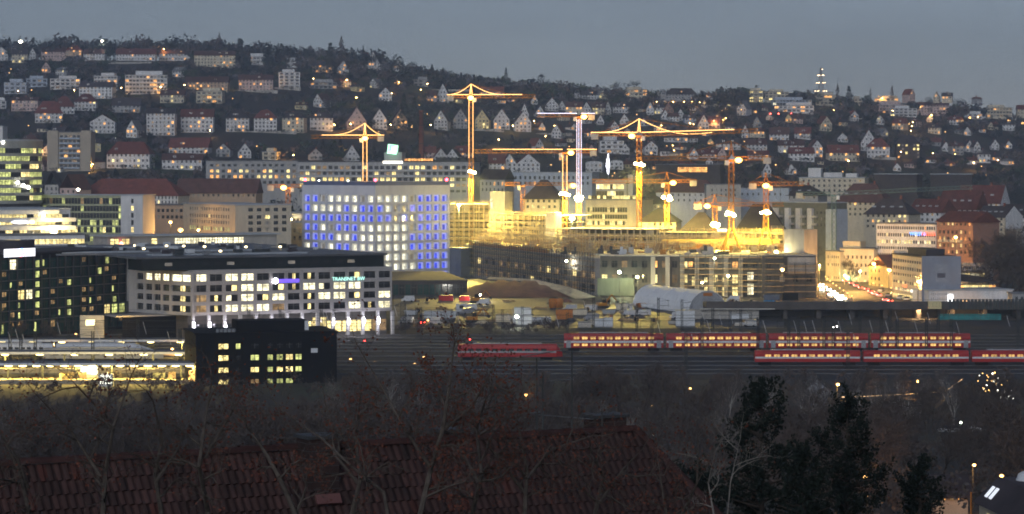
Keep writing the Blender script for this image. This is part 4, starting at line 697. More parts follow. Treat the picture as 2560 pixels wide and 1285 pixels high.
def sign_office():
    t = bld('white_office', 'white office with rows of black windows and blue red sign', 'office block', (2191, 1120), (2340, 1100), 559, 15, 'white_wall', [('f', 26, .66, .01, .99, [(564.5, 572), (582, 590), (599, 607), (615, 622), (632, 640)], [{'d': 9, 'k': 1, 'o': 1}, {'d': 9, 'y': 1}, {'y': 3, 'd': 3, 'w': 1}, DARK, DARK])], roof='grey_roof')
    L, H = t['L'], t['H']; lettering('WOLFF &', t, (L * .70, -.2, H - 4.05), 1.9, M('sign_cyan', (.1, .4, 1), em=(.10, .32, 1), es=2.2)); lettering('MÜLLER', t, (L * .88, -.2, H - 4.05), 1.9, M('sign_red', (1, .1, .05), em=(1, .12, .05), es=2.0))
sign_office()
t = bld('brick_flats', 'brick-red apartment block with lit stairwells beside white office', 'apartment block', (2342, 1075), (2432, 1060), 552, 16, 'salmon_wall', [('f', 8, .45, .03, .97, [(556, 562), (575, 583), (591, 599), (608, 616), (624, 632)], {'d': 3, 'y': 2, 'o': 2, 'k': 1})], roof='red_roof', rooft='gable', rh=4)
for i in range(4): bx('balcony', MATS['cream_wall'], t, (3 + 3.2 * i, -.8, t['H'] - 8), (2.4, 1.4, 1))
bld('brick_flats', 'pale end wing of the brick-red flats with dark red roof', 'apartment block', (2430, 1062), (2466, 1066), 575, 14, 'cream_wall', [('f', 2, .4, .1, .9, [(590, 597), (606, 613), (622, 629)], DARK)], roof='red_roof', rooft='hip', rh=4)
bld('corner_shop', 'yellowish three-storey corner house with lit shop sign by the street', 'house', (2064, 1130), (2100, 1122), 628, 14, 'cream_wall', [('f', 6, .5, .1, .95, [(638, 645), (657, 664), (690, 696)], {'d': 4, 'y': 1})], roof='grey_roof')
t = bld('grey_house', 'plain grey street house behind a bare tree', 'house', (2100, 1124), (2185, 1116), 622, 14, 'cream_wall', [('f', 7, .4, .05, .95, [(638, 646), (658, 666), (678, 686)], DARK)], roof='grey_roof'); bx('roof_house', MATS['cream_wall'], t, (4, 6, t['H'] + 1.8), (8, 6, 2.8))
t = bld('yellow_house', 'small floodlit yellow house with red hipped roof', 'house', (2172, 1090), (2222, 1066), 664, 12, 'yellow_wall', [('f', 3, .4, .05, .6, [(670, 678), (690, 698), (706, 714)], {'d': 5, 'k': 1})], roof='brown_roof', rooft='gx', rh=5)
def blue_block():
    t = bld('grey_tower_block', 'blue-grey blank-walled block with lit yellowish balcony side', 'office block', (2232, 990), (2308, 950), 640, 13.5, 'cream_wall', [('f', 13, .8, .0, 1, [(650, 657), (668, 676), (685, 692), (704, 711), (722, 729), (738, 745)], [DARK, DARK, {'d': 5, 'k': 2}, {'d': 4, 'k': 2, 'y': 1}, {'k': 2, 'y': 2}, {'y': 3, 'w': 1}])], roof='dark_roof', yref=970)
    L, H = t['L'], t['H']; bx('blank_wall', MATS['slate_wall'], t, (L + .3, 6.6, H / 2 + .3), (.6, 14.4, H + .7)); q = bx('poster', M('poster_grey', (.30, .32, .36), .7, .2, .6), t, (L + .66, 6.5, H * .66), (.06, 4.2, 6.5)); bx('poster_print', M('poster_dark', (.10, .10, .13), .7, .3, .8), t, (L + .7, 6.5, H * .61), (.05, 3.0, 1.7))
    bx('stair_tower', MATS['cream_wall'], t, (-1.2, 3, H / 2 + .4), (2.4, 5, H + 1.8)); bx('roof_house', MATS['dark_roof'], t, (L * .5, 7, H + 1.6), (L * .6, 7, 2.4))
    bx('red_sign', MATS['sign_red'], t, (L * .42, -.15, H - 11.1), (4.6, .1, .8)); bx('white_sign', MATS['sign_white'], t, (L * .68, -.15, 3.6), (5, .1, .9))
M('slate_wall', (.26, .28, .33), .8, .12, .4, streak=1); blue_block()
bld('white_pavilion', 'low white building with black windows above a lit ground floor', 'building', (2384, 1035), (2466, 1030), 662, 12, 'white_wall', [('f', 15, .6, .02, .98, [(665, 674)], DARK), ], roof='pale_roof')
t = bld('lit_shop', 'lit glazed shop floor under the low white building', 'shop', (2384, 1020), (2466, 1016), 680, 6, 'cream_wall', [('f', 6, .85, .02, .98, [(683, 691)], {'w': 3, 'y': 2})], roof='grey_roof')
def curved_roof():
    D = 985; p = XY(2384, D); t = thing('curved_pavilion', 'pavilion with black swept roof and lit clerestory band', 'pavilion', (p.x, D, 0)); L = (2490 - 2384) * D / F; z = ZY(714, D)
    MB().box(0, L, 0, 12, 0, z).build('wall', MATS['white_wall'], t); q = MB(); n = 8
    for i in range(n): u0, u1 = i / n, (i + 1) / n; q.poly([(-1 + (L + 2) * u0, -1.5, z + 2.2 - 1.0 * u0 * u0), (-1 + (L + 2) * u1, -1.5, z + 2.2 - 1.0 * u1 * u1), (-1 + (L + 2) * u1, 12, z + 4.2 - 2.6 * u1 * u1), (-1 + (L + 2) * u0, 12, z + 4.2 - 2.6 * u0 * u0)]); q.poly([(-1 + (L + 2) * u0, -1.5, z + 1.7 - 1.0 * u0 * u0), (-1 + (L + 2) * u1, -1.5, z + 1.7 - 1.0 * u1 * u1), (-1 + (L + 2) * u1, -1.5, z + 2.2 - 1.0 * u1 * u1), (-1 + (L + 2) * u0, -1.5, z + 2.2 - 1.0 * u0 * u0)])
    q.build('roof', MATS['dark_roof'], t)
    for i in range(12): ob('window', wmesh(pick({'o': 2, 'y': 3, 'd': 1})), t, (L * (i + .5) / 12, -.04, z - .4), 0, (L / 12 * .8, 1, 1.1))
curved_roof()
t = bld('white_hall', 'low white hall with bright vertical light panel by the bridge', 'hall', (2322, 945), (2532, 952), 728, 16, 'white_wall', [('f', 8, .3, .02, .22, [(733, 738), (744, 750)], DARK)], roof='pale_roof')
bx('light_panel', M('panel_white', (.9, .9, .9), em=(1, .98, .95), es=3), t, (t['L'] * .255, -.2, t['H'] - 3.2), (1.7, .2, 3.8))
bld('edge_hut', 'small pale hut at the picture edge beyond the white hall', 'hut', (2530, 925), (2580, 925), 735, 8, 'grey_wall', [('f', 3, .5, .1, .9, [(742, 752)], DARK)], roof='grey_roof')
t = bld('glass_roof_hall', 'low hall with pale saw roof at the foot of the wood', 'hall', (2186, 1500), (2292, 1490), 436, 12, 'dark_wall', [], zb=8, roof='pale_roof')
t = bld('glass_roof_hall', 'row of white glasshouse roofs among dark trees', 'hall', (2326, 1560), (2430, 1555), 436, 9, 'dark_wall', [], zb=8, roof='pale_roof')
# city lamps (sodium)
for (px, py, D, s, w, lab) in ((452, 575, 1120, 2.4, 30000, 'large orange street lamp below the beige office'), (497, 574, 1118, 1.6, 9000, 'smaller orange lamp at the beige office foot'), (377, 552, 1150, 1.6, 9000, 'orange lamp beside the white stair tower'), (427, 555, 1150, 1.8, 12000, 'orange lamp before the dull brown building'), (2411, 757, 938, 2.6, 16000, 'big orange street lamp in front of the white hall'), (2295, 702, 955, 1.6, 12000, 'orange lamp on the balcony side of the grey block'), (2222, 674, 1040, 1.8, 16000, 'yellow lamp at the stair tower of the grey block'), (2183, 658, 1085, 1.8, 16000, 'yellow lamp on the floodlit yellow house'), (2490, 757, 940, 1.2, 5000, 'small orange lamp right of the big one by the white hall'), (2388, 592, 1050, 1.5, 7000, 'orange lamp on the brick-red flats'), (1955, 673, 968, 1.6, 7000, 'orange lamp on the construction corner mast'), (196, 474, 1300, 1.8, 0, 'white spot lamp on the old dormered house')):
    lit_lamp('street_lamp', lab, 'street lamp', px, py, D, 0, LO if 'white' not in lab.split()[0] else LWc, 7, w * .6, s, 'city street lamps', 'sodium' if 'white' != lab.split()[0] else 'white')
bld('lit_signboard', 'long lit white signboard above the bridge parapet', 'sign', (2490, 944), (2524, 944), 755, .6, 'sign_white', [], zb=ZY(764, 944), roof='grey_roof', rim=.1)
# ================================================================ CONSTRUCTION SITE
FY = (1.0, .72, .13)
M('string_warm', (.8, .5, .2), em=(1, .50, .16), es=3); M('string_white', (.8, .8, .9), em=(.62, .66, 1.0), es=1.7); M('lamp_flood', (.9, .9, .7), em=(1, .82, .32), es=45); M('lamp_cranehot', (.9, .7, .4), em=(1, .56, .10), es=5)
def lattice(mb, p, q, w, n, r=.14, tri=False, d=.09):
    p, q = Vector(p), Vector(q); ax = (q - p).normalized(); a = ax.cross(Vector((0, 1, 0)) if abs(ax.y) < .9 else Vector((1, 0, 0))).normalized(); b = ax.cross(a)
    off = [a * w / 2 + b * w / 2, -a * w / 2 + b * w / 2, -a * w / 2 - b * w / 2, a * w / 2 - b * w / 2]
    for o in off: mb.tube(p + o, q + o, r)
    for i in range(n):
        s, e = p.lerp(q, i / n), p.lerp(q, (i + 1) / n)
        for k in range(4):
            o0, o1 = off[k], off[(k + 1) % 4]
            if i % 2: o0, o1 = o1, o0
            mb.tube(s + o0, e + o1, d)
    return mb
def crane(label, px, D, zb, yapex, yjib, pxc, pxt, string=None, cab=0, floods=(), yaw=.12, spread=False, mat='crane_yellow', hot=True, lampdx=0, wats=280000, tip=0):
    p = XY(px, D); t = thing('tower_crane', label, 'crane', (p.x, p.y, zb), yaw, 'tower cranes'); zj = ZY(yjib, D) - zb; m = MATS[mat]; s = D / F / math.cos(yaw); xt, xc = (pxt - px) * s, (pxc - px) * s
    h = zj - 1.2; z0 = 9 if spread else 0
    lattice(MB(), (0, 0, z0), (0, 0, h), 1.9, max(6, int((h - z0) / 2.4)), .13).build('mast', m, t)
    if spread:
        for a in range(4): k = math.pi / 4 + a * math.pi / 2; MB().tube((1 * math.cos(k), 1 * math.sin(k), z0 + 1), (5.5 * math.cos(k), 5.5 * math.sin(k), 0), .3).build('support_leg', m, t)
        bx('base_frame', m, t, (0, 0, .3), (9, .7, .5)); bx('base_frame', m, t, (0, 0, .35), (.7, 9, .5))
    za = (ZY(yapex, D) - zb) if yapex else zj + 1.2
    sg = 1 if xt > 0 else -1; jm = lattice(MB(), (sg * 1.2, 0, zj + .4), (xt, 0, zj + .4 + tip), 1.5, max(8, int(abs(xt) / 2.2)), .13, d=.08).build('jib', m, t); lattice(MB(), (-sg * 1.2, 0, zj + .4), (xc, 0, zj + .4), 1.3, max(4, int(abs(xc) / 2.2)), .13).build('counter_jib', m, t)
    bx('counterweight', MATS['pale_concrete'], t, (xc + sg * 1.6, 0, zj - .6), (3, 1.6, 2.4)); bx('slewing_ring', m, t, (0, 0, zj - .6), (2.4, 2.4, 1.0)); bx('cab', MATS['white_metal'], t, (sg * 1.9, -1.4, zj - 1.4), (1.5, 1.5, 1.9))
    if yapex:
        q = MB()
        for dx in (-.8, .8):
            for dy in (-.7, .7): q.tube((dx, dy, zj + 1), (0, 0, za), .16)
        q.build('apex_tower', m, t); MB().tube((0, 0, za), (xt * .62, 0, zj + 1.1 + tip * .6), .09).build('tie_bar', m, t); MB().tube((0, 0, za), (xc * .85, 0, zj + 1), .09).build('tie_bar', m, t)
    tr = xt * random.uniform(.35, .7); bx('trolley', MATS['dark_steel'], t, (tr, 0, zj - .6), (1.6, 1.4, .5)); MB().tube((tr, 0, zj - .8), (tr, 0, zj - random.uniform(5, 9)), .07).build('hoist_rope', MATS['dark_steel'], t)
    if string:
        sm = MATS['string_' + string]
        def st(a, b, r=.13): MB().tube(a, b, r).build('light_string', sm, t)
        st((xc, -.9, zj + 1.2), (-sg * 1, -.9, zj + 1.2)); st((sg * 1, -.9, zj + 1.2), (xt * (.8 if string == 'warm' else 1), -.9, zj + 1.2 + tip * .8))
        ztop = zj - 1.5
        for dx in ((-.95, .95) if string == 'warm' else (-1.0, -.1, 1.0)): st((dx, -1.15, ztop - (cab or 28)), (dx, -1.15, ztop), .10)
        if yapex:
            for dx in (-.5, .5): st((dx, -.8, zj + 1.2), (0, -.5, za))
            for x1 in (xc * .85, xt * .62):
                P = [Vector((0, -.3, za)).lerp(Vector((x1, -.3, zj + 1.2)), k / 6) - Vector((0, 0, abs(x1) * .10 * math.sin(math.pi * k / 6))) for k in range(7)]; q = MB()
                for a, b in zip(P, P[1:]): q.tube(a, b, .11)
                q.build('light_string', sm, t)
    if hot:
        ob('cab_lamp', sphere(MATS['lamp_cranehot']), t, (lampdx * s, -1.8, zj - .4), 0, (3.0, 1.0, 2.2)); plight('cab_light', t, (lampdx * s, -3.5, zj - .4), (1, .46, .08), 1300, .5)
    for (y, n, sz) in floods:
        z = ZY(y, D) - zb
        for i in range(n * 3):
            a = -math.pi / 2 + random.uniform(-1.2, 1.2); rr = random.uniform(1.3, 1.2 + sz * .5); q_ = random.uniform(.7, 1.3) * (.6 + sz * .26); ob('floodlight', sphere(MATS['lamp_flood']), t, (rr * math.cos(a) * 1.1, -1.4 + .4 * math.sin(a), z + random.uniform(-.45, .45) * sz * .7), 0, (q_, q_ * .7, q_ * .85))  # surplus glowing heads, clustered to shape a wide glare around the lamp
        bx('lamp_rack', MATS['dark_steel'], t, (0, -1.1, z), (2.6, .2, .2))
        plight('flood_light', t, (0, -2.8, z - .8), FY, wats * 1.0, .8, 2.4, (0, -.55, -1)); plight('flood_light', t, (0, 2.8, z - .8), FY, wats, .8, 2.4, (0, .5, -1))
    return t
crane('orange-lit crane with draped light strings above the library roof', 912, 1260, 0, 308, 344, 960, 778, 'warm', 40, (), .1)
crane('tallest orange crane outlined by light strings right of the library', 1178, 1240, 0, 210, 243, 1118, 1338, 'warm', 27, [(430, 2, 2.0)], -.1)
crane('flat-top crane with white light strings down its mast', 1447, 1205, 0, None, 290, 1487, 1343, 'white', 38, [(497, 3, 2.6)], .08, hot=True, lampdx=12)
crane('red-orange crane with long low jib left of the white-strung crane', 1412, 1185, 0, None, 380, 1492, 1186, 'warm', 16, [(485, 3, 2.1)], .0, lampdx=15)
crane('wide crane with long string-lit jib over the site middle', 1598, 1125, 0, 297, 338, 1478, 1892, 'warm', 1, [(412, 2, 2.3)], -.12, lampdx=-18, tip=1.5)
crane('dim brownish crane standing on splayed legs on the deck', 1828, 1042, ZY(636, 1042), 352, 398, 1928, 1602, None, 0, [(535, 3, 2.2)], .05, spread=True, lampdx=17, wats=75000)
crane('small pointed crane over the banded office', 1667, 1180, 0, 430, 455, 1742, 1480, None, 0, [(495, 3, 3.0)], .0, lampdx=15)
crane('yellow crane at the right end of the deck', 1915, 1062, ZY(632, 1062), 432, 462, 1872, 2010, None, 0, [(530, 3, 2.0)], -.08, spread=True, wats=50000)
crane('short orange crane before the dark hipped roofs', 1787, 1150, 0, 486, 513, 1735, 1960, None, 0, [(562, 4, 2.8)], .05, lampdx=-20, wats=80000)
crane('small orange crane left of the library', 720, 1215, 0, None, 467, 668, 775, None, 0, [(550, 2, 1.3)], .1, lampdx=-11, wats=14000)
crane('low reddish crane behind the left scaffolding', 1307, 1270, 0, None, 462, 1436, 1262, None, 0, [], .0, lampdx=126)
crane('unlit pale green crane behind the white balcony towers', 2085, 1195, 0, None, 486, 1992, 2420, None, 0, [], -.2, mat='green_steel', hot=False, tip=3) if M('green_steel', (.16, .24, .21), .5, .2, .4) else 0
# ---- skeletons and scaffolds
def skeleton(label, A, B, z0, z1, dep, lv, nb, fill=.22, mat='concrete'):
    a, b = XY(*A), XY(*B); L = (b - a).length; rz = math.atan2(b.y - a.y, b.x - a.x); t = thing('building_shell', label, 'building shell', (a.x, a.y, z0), rz); H = z1 - z0; m = MATS[mat]; dh = H / lv
    for j in range(lv + 1): bx('floor_slab', m, t, (L / 2, dep / 2, j * dh + .15), (L, dep, .32))
    for j in range(lv):
        for i in range(nb + 1): bx('column', m, t, (lerp(.3, L - .3, i / nb), .35, j * dh + dh / 2 + .15), (.55, .5, dh - .33))
        for i in range(nb):
            w = L / nb; x = (i + .5) * w
            if random.random() < fill:
                if random.random() < .5: bx('wall_panel', m, t, (x, .7, j * dh + dh / 2 + .15), (w - .56, .3, dh - .33))
                else:
                    q = MB(); perf(q, lambda u, v, n: (u, n, v), w - .56, dh - .33, [((w - .56) * .3, (w - .56) * .7)], [(.9, dh - .9)], .3); q.build('wall_panel', m, t, (x - w / 2 + .28, .7, j * dh + .31))
    for i in range(nb * 2 + 1): hh = random.uniform(.8, 2.6); bx('starter_bar', MATS['scaffold'], t, (L * i / (nb * 2), random.choice((.4, 1.2, 3)), H + .3 + hh / 2), (.16, .16, hh))
    bx('rear_wall', MATS['dark_concrete'], t, (L / 2, dep * .6, H / 2), (L - 1, .4, H - .4))
    return t
M('plank_pale', (.52, .38, .18), .9, .5, .8)
def scaffold(label, A, B, z0, z1, off=-1.2, mat='scaffold'):
    a, b = XY(*A), XY(*B); L = (b - a).length; rz = math.atan2(b.y - a.y, b.x - a.x); t = thing('scaffold', label, 'scaffold', (a.x, a.y, z0), rz, 'scaffolds on the building site'); H = z1 - z0; n = max(2, int(L / 3.2)); lv = max(1, int(H / 2.1)); m = MATS[mat]
    for i in range(n + 1): bx('standard', m, t, (L * i / n, off, H / 2 + .6), (.2, .2, H + 1.2))
    for j in range(1, lv + 1):
        z = H * j / lv; bx('deck_board', MATS['plank_pale' if mat == 'scaffold' else 'plank'], t, (L / 2, off + .5, z), (L, .9, .22)); bx('ledger', m, t, (L / 2, off - .12, z + .55), (L, .15, .16)); bx('ledger', m, t, (L / 2, off - .12, z + 1.05), (L, .15, .16))
    for i in range(0, n, 3): z = H * (i % max(1, lv)) / lv; MB().tube((L * i / n, off - .2, z), (L * (i + 1) / n, off - .2, min(H, z + H / lv)), .07).build('brace', m, t)
    return t
# front range: three joined lengths of dark shell with the lit deck on top
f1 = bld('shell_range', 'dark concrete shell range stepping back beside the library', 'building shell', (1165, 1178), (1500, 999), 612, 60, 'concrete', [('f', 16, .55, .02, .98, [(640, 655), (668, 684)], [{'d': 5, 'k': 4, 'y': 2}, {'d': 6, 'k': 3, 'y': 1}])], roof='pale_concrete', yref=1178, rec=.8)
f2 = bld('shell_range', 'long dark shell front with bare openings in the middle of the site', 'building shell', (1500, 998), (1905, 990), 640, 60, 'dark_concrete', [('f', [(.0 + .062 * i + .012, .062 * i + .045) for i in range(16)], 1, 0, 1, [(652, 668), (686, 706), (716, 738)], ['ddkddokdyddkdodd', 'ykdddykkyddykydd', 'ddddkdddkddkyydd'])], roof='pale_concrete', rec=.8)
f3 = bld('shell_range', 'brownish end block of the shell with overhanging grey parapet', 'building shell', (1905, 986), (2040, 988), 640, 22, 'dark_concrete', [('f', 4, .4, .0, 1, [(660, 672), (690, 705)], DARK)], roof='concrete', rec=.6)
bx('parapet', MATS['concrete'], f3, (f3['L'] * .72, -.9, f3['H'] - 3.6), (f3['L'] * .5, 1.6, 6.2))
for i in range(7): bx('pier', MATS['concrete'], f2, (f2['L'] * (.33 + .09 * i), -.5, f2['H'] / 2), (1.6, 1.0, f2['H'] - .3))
for (x, z, w, h, k) in ((.72, 4.2, 9, 6, 'y'), (.93, 8, 2.2, 3, 'w'), (.93, 3, 2.2, 4, 'w'), (.56, 12.3, 1.8, 1.8, 'o'), (.58, 6, 1.2, 3.2, 'y')): ob('lit_opening', wmesh(k), f2, (f2['L'] * x, -.12 if x != .72 else .6, z), 0, (w, 1, h))
bx('light_wall', M('greenish_wall', (.15, .17, .13), .9, .3, .4, streak=1), f2, (6, -.3, 3.6), (14, .5, 6.6))
skeleton('floodlit shell tower with slabs directly behind the library', (1120, 1232), (1262, 1228), 0, ZY(512, 1230), 26, 8, 11)
skeleton('floodlit stepped shell left of the white-strung crane', (1225, 1205), (1390, 1180), 8, ZY(540, 1190), 26, 6, 12)
skeleton('low floodlit shell along the middle of the deck', (1392, 1120), (1650, 1105), 14, ZY(574, 1112), 24, 3, 16, .15)
skeleton('floodlit shell with yellow edge beam at the deck right', (1640, 1095), (1962, 1075), 14, ZY(584, 1085), 24, 3, 18, .18)
t = bld('stair_core', 'plain grey concrete stair core at the right end of the deck', 'tower', (1960, 1012), (2010, 1006), 576, 9, 'concrete', [], zb=0, roof='concrete', rim=.05)
t = bld('stair_core', 'lit concrete stair core rising above the left scaffolding', 'tower', (1225, 1225), (1262, 1222), 482, 9, 'pale_concrete', [('f', [(.02, .16)], 1, 0, 1, [(497, 521)], ['w'])], zb=0, roof='pale_concrete', rim=.05)
t = bld('stair_core', 'narrow concrete core at the end of the stepped shell', 'tower', (1364, 1178), (1388, 1176), 534, 7, 'pale_concrete', [], zb=0, roof='pale_concrete', rim=.05)
for a in (('low scaffold standing on the deck left of the splayed crane', (1398, 1062), (1640, 1052), 15.6, 20.5), ('low scaffold on the deck behind the splayed crane legs', (1655, 1052), (1905, 1042), 15.6, 21), ('guard scaffold along the top of the left range', (1196, 1172), (1492, 1022), f1['H'] + .5, f1['H'] + 5.5), ('second guard scaffold behind it on the left range', (1226, 1190), (1470, 1060), f1['H'] + .5, f1['H'] + 8), ('scaffold on the front of the shell tower behind the library', (1122, 1230), (1262, 1226), 0, ZY(508, 1230)), ('scaffold before the stepped shell left of white-strung crane', (1228, 1203), (1390, 1178), 10, ZY(536, 1190)), ('scaffold along the low deck shell', (1392, 1118), (1645, 1103), 14, ZY(590, 1112)), ('scaffold in front of the shell with yellow beam', (1645, 1093), (1962, 1073), 14, ZY(578, 1085)), ('dark scaffold on the left stretch of the front range', (1180, 1168), (1490, 1004), 0, 15, -1.2, 'dark_steel'), ('dark scaffold on the right stretch of the front range', (1700, 993), (1960, 986), 0, 15, -1.2, 'dark_steel'), ('bright scaffold beside the plain grey stair core', (1932, 1020), (1962, 1017), 14, ZY(572, 1018)), ('scaffold around the brownish end block', (1958, 985), (2040, 986), 0, 12, -1.2, 'dark_steel'), ('floodlit scaffold left of the library foot', (668, 1180), (756, 1180), 0, ZY(552, 1180))): scaffold(*a)
bx('edge_beam', M('beam_yellow', (.62, .45, .12), .7, .2, .6), tag(thing('edge_girder', 'long yellow edge beam above the cluttered deck', 'beam', (0, 0, 0)), None), (W(1800, 604, 1070).x, 1069, ZY(604, 1070)), (48, 1.2, 2.0)); 
t = bld('floodlit_shed', 'floodlit low shed at the library foot left side', 'shed', (672, 1190), (757, 1188), 556, 12, 'yellow_wall', [('f', 6, .5, 0, 1, [(570, 580), (590, 600)], DARK)], roof='pale_roof')
bld('white_glow_panel', 'glaring white panel glowing by itself near the short orange crane', 'panel', (1794, 1128), (1816, 1127), 573, .6, 'panel_white', [], zb=ZY(602, 1128), roof='white_metal', rim=.05)  # the glare is put in as emission of the panel, not crane light
# deck clutter
def formwork(i):
    px, py = random.uniform(1400, 1950), random.uniform(614, 638); D = (50 - 15.8) * F / (py - HY); D = max(1004, min(1080, D)); p = XY(px, D); k = random.choice(('plank', 'pale_concrete', 'white_metal', 'crane_yellow', 'dark_steel', 'yellow_wall', 'dark_concrete'))
    t = thing('formwork_stack', 'small stack of formwork boards on the floodlit deck', 'building material', (p.x, p.y, 15.65), random.uniform(-.5, .5), 'formwork stacks on the deck'); w, d = random.uniform(1.2, 5), random.uniform(.8, 1.6); n = random.randint(1, 3)
    for j in range(n): bx('board_layer', MATS[k], t, (random.uniform(-.15, .15), 0, .3 + j * .62), (w, d, .56))
    if random.random() < .4: bx('upright_panel', MATS[k], t, (w * .2, .5, 1.2 + n * .3), (w * .5, .12, 2.2))
for i in range(64): formwork(i)
def tangle(i, px, D, z, W2, hh):
    p = XY(px, D); t = thing('formwork_rig', '', 'formwork', (p.x, p.y, z), random.uniform(-.25, .25), 'formwork frames on the site'); m = ('scaffold', 'plank_pale', 'crane_yellow', 'plank')
    for k in range(5): bx('prop', MATS[random.choice(m)], t, (random.uniform(-W2, W2), random.uniform(-1, 1), hh / 2 * random.uniform(.7, 1)), (.17, .17, hh * random.uniform(.7, 1.1)))
    for k in range(5): bx('waler', MATS[random.choice(m)], t, (random.uniform(-W2, W2) * .3, random.uniform(-1, 1), hh * random.uniform(.15, 1)), (W2 * random.uniform(1, 2), .18, .2))
    for k in range(2): x = random.uniform(-W2, W2 * .5); MB().tube((x, -1.1, 0), (x + random.uniform(1, 3), -1.1, hh), .09).build('raker', MATS['scaffold'], t)
    if random.random() < .5: bx('sheet_panel', MATS[random.choice(('yellow_wall', 'pale_concrete', 'plank'))], t, (random.uniform(-W2, W2) * .5, 1.1, hh * .4), (W2 * .8, .15, hh * .7))
    reg(t, px, 'tangled formwork rig of props and walers', 'frame' + str(i // 18), ('on the left range', 'on the middle deck', 'on the right deck')[i // 18])
for i in range(54):
    if i < 18: u = (i + random.random()) / 18; tangle(i, lerp(1190, 1492, u), lerp(1180, 1016, u) + random.uniform(2, 14), f1['H'] + .5, 2.6, random.uniform(2.5, 6))
    elif i < 36: tangle(i, lerp(1395, 1660, (i - 18 + random.random()) / 18), random.uniform(1030, 1070), 15.6, 2.8, random.uniform(2, 5.5))
    else: tangle(i, lerp(1650, 1955, (i - 36 + random.random()) / 18), random.uniform(1020, 1060), 15.6, 2.8, random.uniform(2, 5))
def formwork2(i):
    u = random.random(); px = lerp(1190, 1495, u); D = lerp(1172, 1022, u) + random.uniform(6, 26); p = XY(px, D); k = random.choice(('plank', 'pale_concrete', 'white_metal', 'crane_yellow', 'yellow_wall', 'concrete'))
    t = thing('formwork_stack', 'small pallet of building material on the range beside library', 'building material', (p.x, p.y, f1['H'] + .5), random.uniform(-.5, .5), 'pallets on the left range'); w = random.uniform(1.2, 5)
    for j in range(random.randint(1, 3)): bx('board_layer', MATS[k], t, (random.uniform(-.15, .15), 0, .3 + j * .62), (w, 1.2, .56))
for i in range(26): formwork2(i)
bx('edge_board', MATS['crane_yellow'], f1, (f1['L'] * .35, -.5, f1['H'] + .9), (f1['L'] * .62, .3, 1.3))
for (px, py, D, s, col, key, w, lab) in ((1548, 680, 990, 2.0, (.85, 1, .62), 'flood_white', 3500, 'glaring white floodlight on a pole before the greenish wall'), (1593, 692, 988, 1.8, (1, .80, .30), 'flood_gold', 4000, 'yellow floodlight on a pole right of the white one'), (1632, 726, 980, 1.5, (1, .5, .1), 'sodium', 1500, 'orange lamp low on the shell front'), (1755, 706, 984, 1.4, (1, .85, .5), 'flood_gold', 1500, 'yellowish work lamp on the lower shell front'), (1820, 689, 980, 1.6, (1, .80, .3), 'flood_gold', 4500, 'work lamp inside the lit scaffold bay'), (1416, 652, 1030, 1.3, (1, .95, .8), 'flood_white', 2200, 'small white work lamp at the left range'), (1496, 650, 1004, 1.3, (1, .95, .8), 'flood_white', 6000, 'small white work lamp where the shell front begins'), (1786, 645, 982, 1.2, (1, .9, .6), 'flood_white', 3000, 'small lamp under the deck edge'), (1147, 512, 1192, 1.8, (1, .76, .2), 'flood_gold', 95000, 'pair lamp on the shell tower behind the library'), (1430, 546, 1150, 3.4, (1, .80, .28), 'flood_white', 150000, 'largest glaring floodlight between the crane masts'), (1940, 630, 1012, 2.4, (1, .85, .4), 'flood_gold', 8000, 'floodlight at the foot of the bright scaffold')):
    lit_lamp('work_lamp', lab, 'floodlight', px, py, D, 0 if D < 1000 else 12, col, 26 if key != 'sodium' else 7, w, s * .68, 'work lamps on the site', key)
# ---- yard: earth mound, tent hall, containers, vehicles
def mound():
    P = [(1150, 748), (1165, 700), (1220, 690), (1330, 690), (1400, 705), (1480, 745)]; t = MB(); D0 = 985; n = 24; V = []
    for j in range(9):
        for i in range(n + 1):
            u = i / n; px = lerp(1150, 1475, u); D = D0 + j * 9; e = min(1, u * 5) * min(1, (1 - u) * 2.2) * min(1, (j + .2) / 3.0) * min(1, (8.2 - j) / 3.0); p = XY(px, D); V.append((p.x, p.y, -.1 + 4.3 * e + .9 * mnoise.noise((px * .03, j * .7, 0)) + 1.5 * e * mnoise.noise((px * .09, j * 1.7, 4))))
    Fc = [(j * (n + 1) + i, j * (n + 1) + i + 1, (j + 1) * (n + 1) + i + 1, (j + 1) * (n + 1) + i) for j in range(8) for i in range(n)]
    me = bpy.data.meshes.new('earth_mound'); me.from_pydata(V, [], Fc); me.polygons.foreach_set('use_smooth', [True] * len(Fc)); me.materials.append(M('red_earth', (.16, .075, .06), .95, .3, .3)); tag(ob('earth_mound', me), 'reddish flat-topped earth mound beside the library terrace', 'mound')
mound()
def track_strip(pts, lab):
    q = MB(); 
    for (a, b), (c, d) in zip(pts, pts[1:]): p0, p1 = W(*a), W(*b); p2, p3 = W(*c), W(*d); q.poly([p0, p2, p3, p1])
    tag(q.build('site_path', M('pale_sand', (.48, .40, .28), .9, .3, .3)), kind='structure')
track_strip([((1215, 697, 1050), (1225, 692, 1052)), ((1330, 704, 1030), (1335, 698, 1032)), ((1395, 728, 1000), (1425, 718, 1004)), ((1440, 748, 975), (1490, 742, 978))], '')
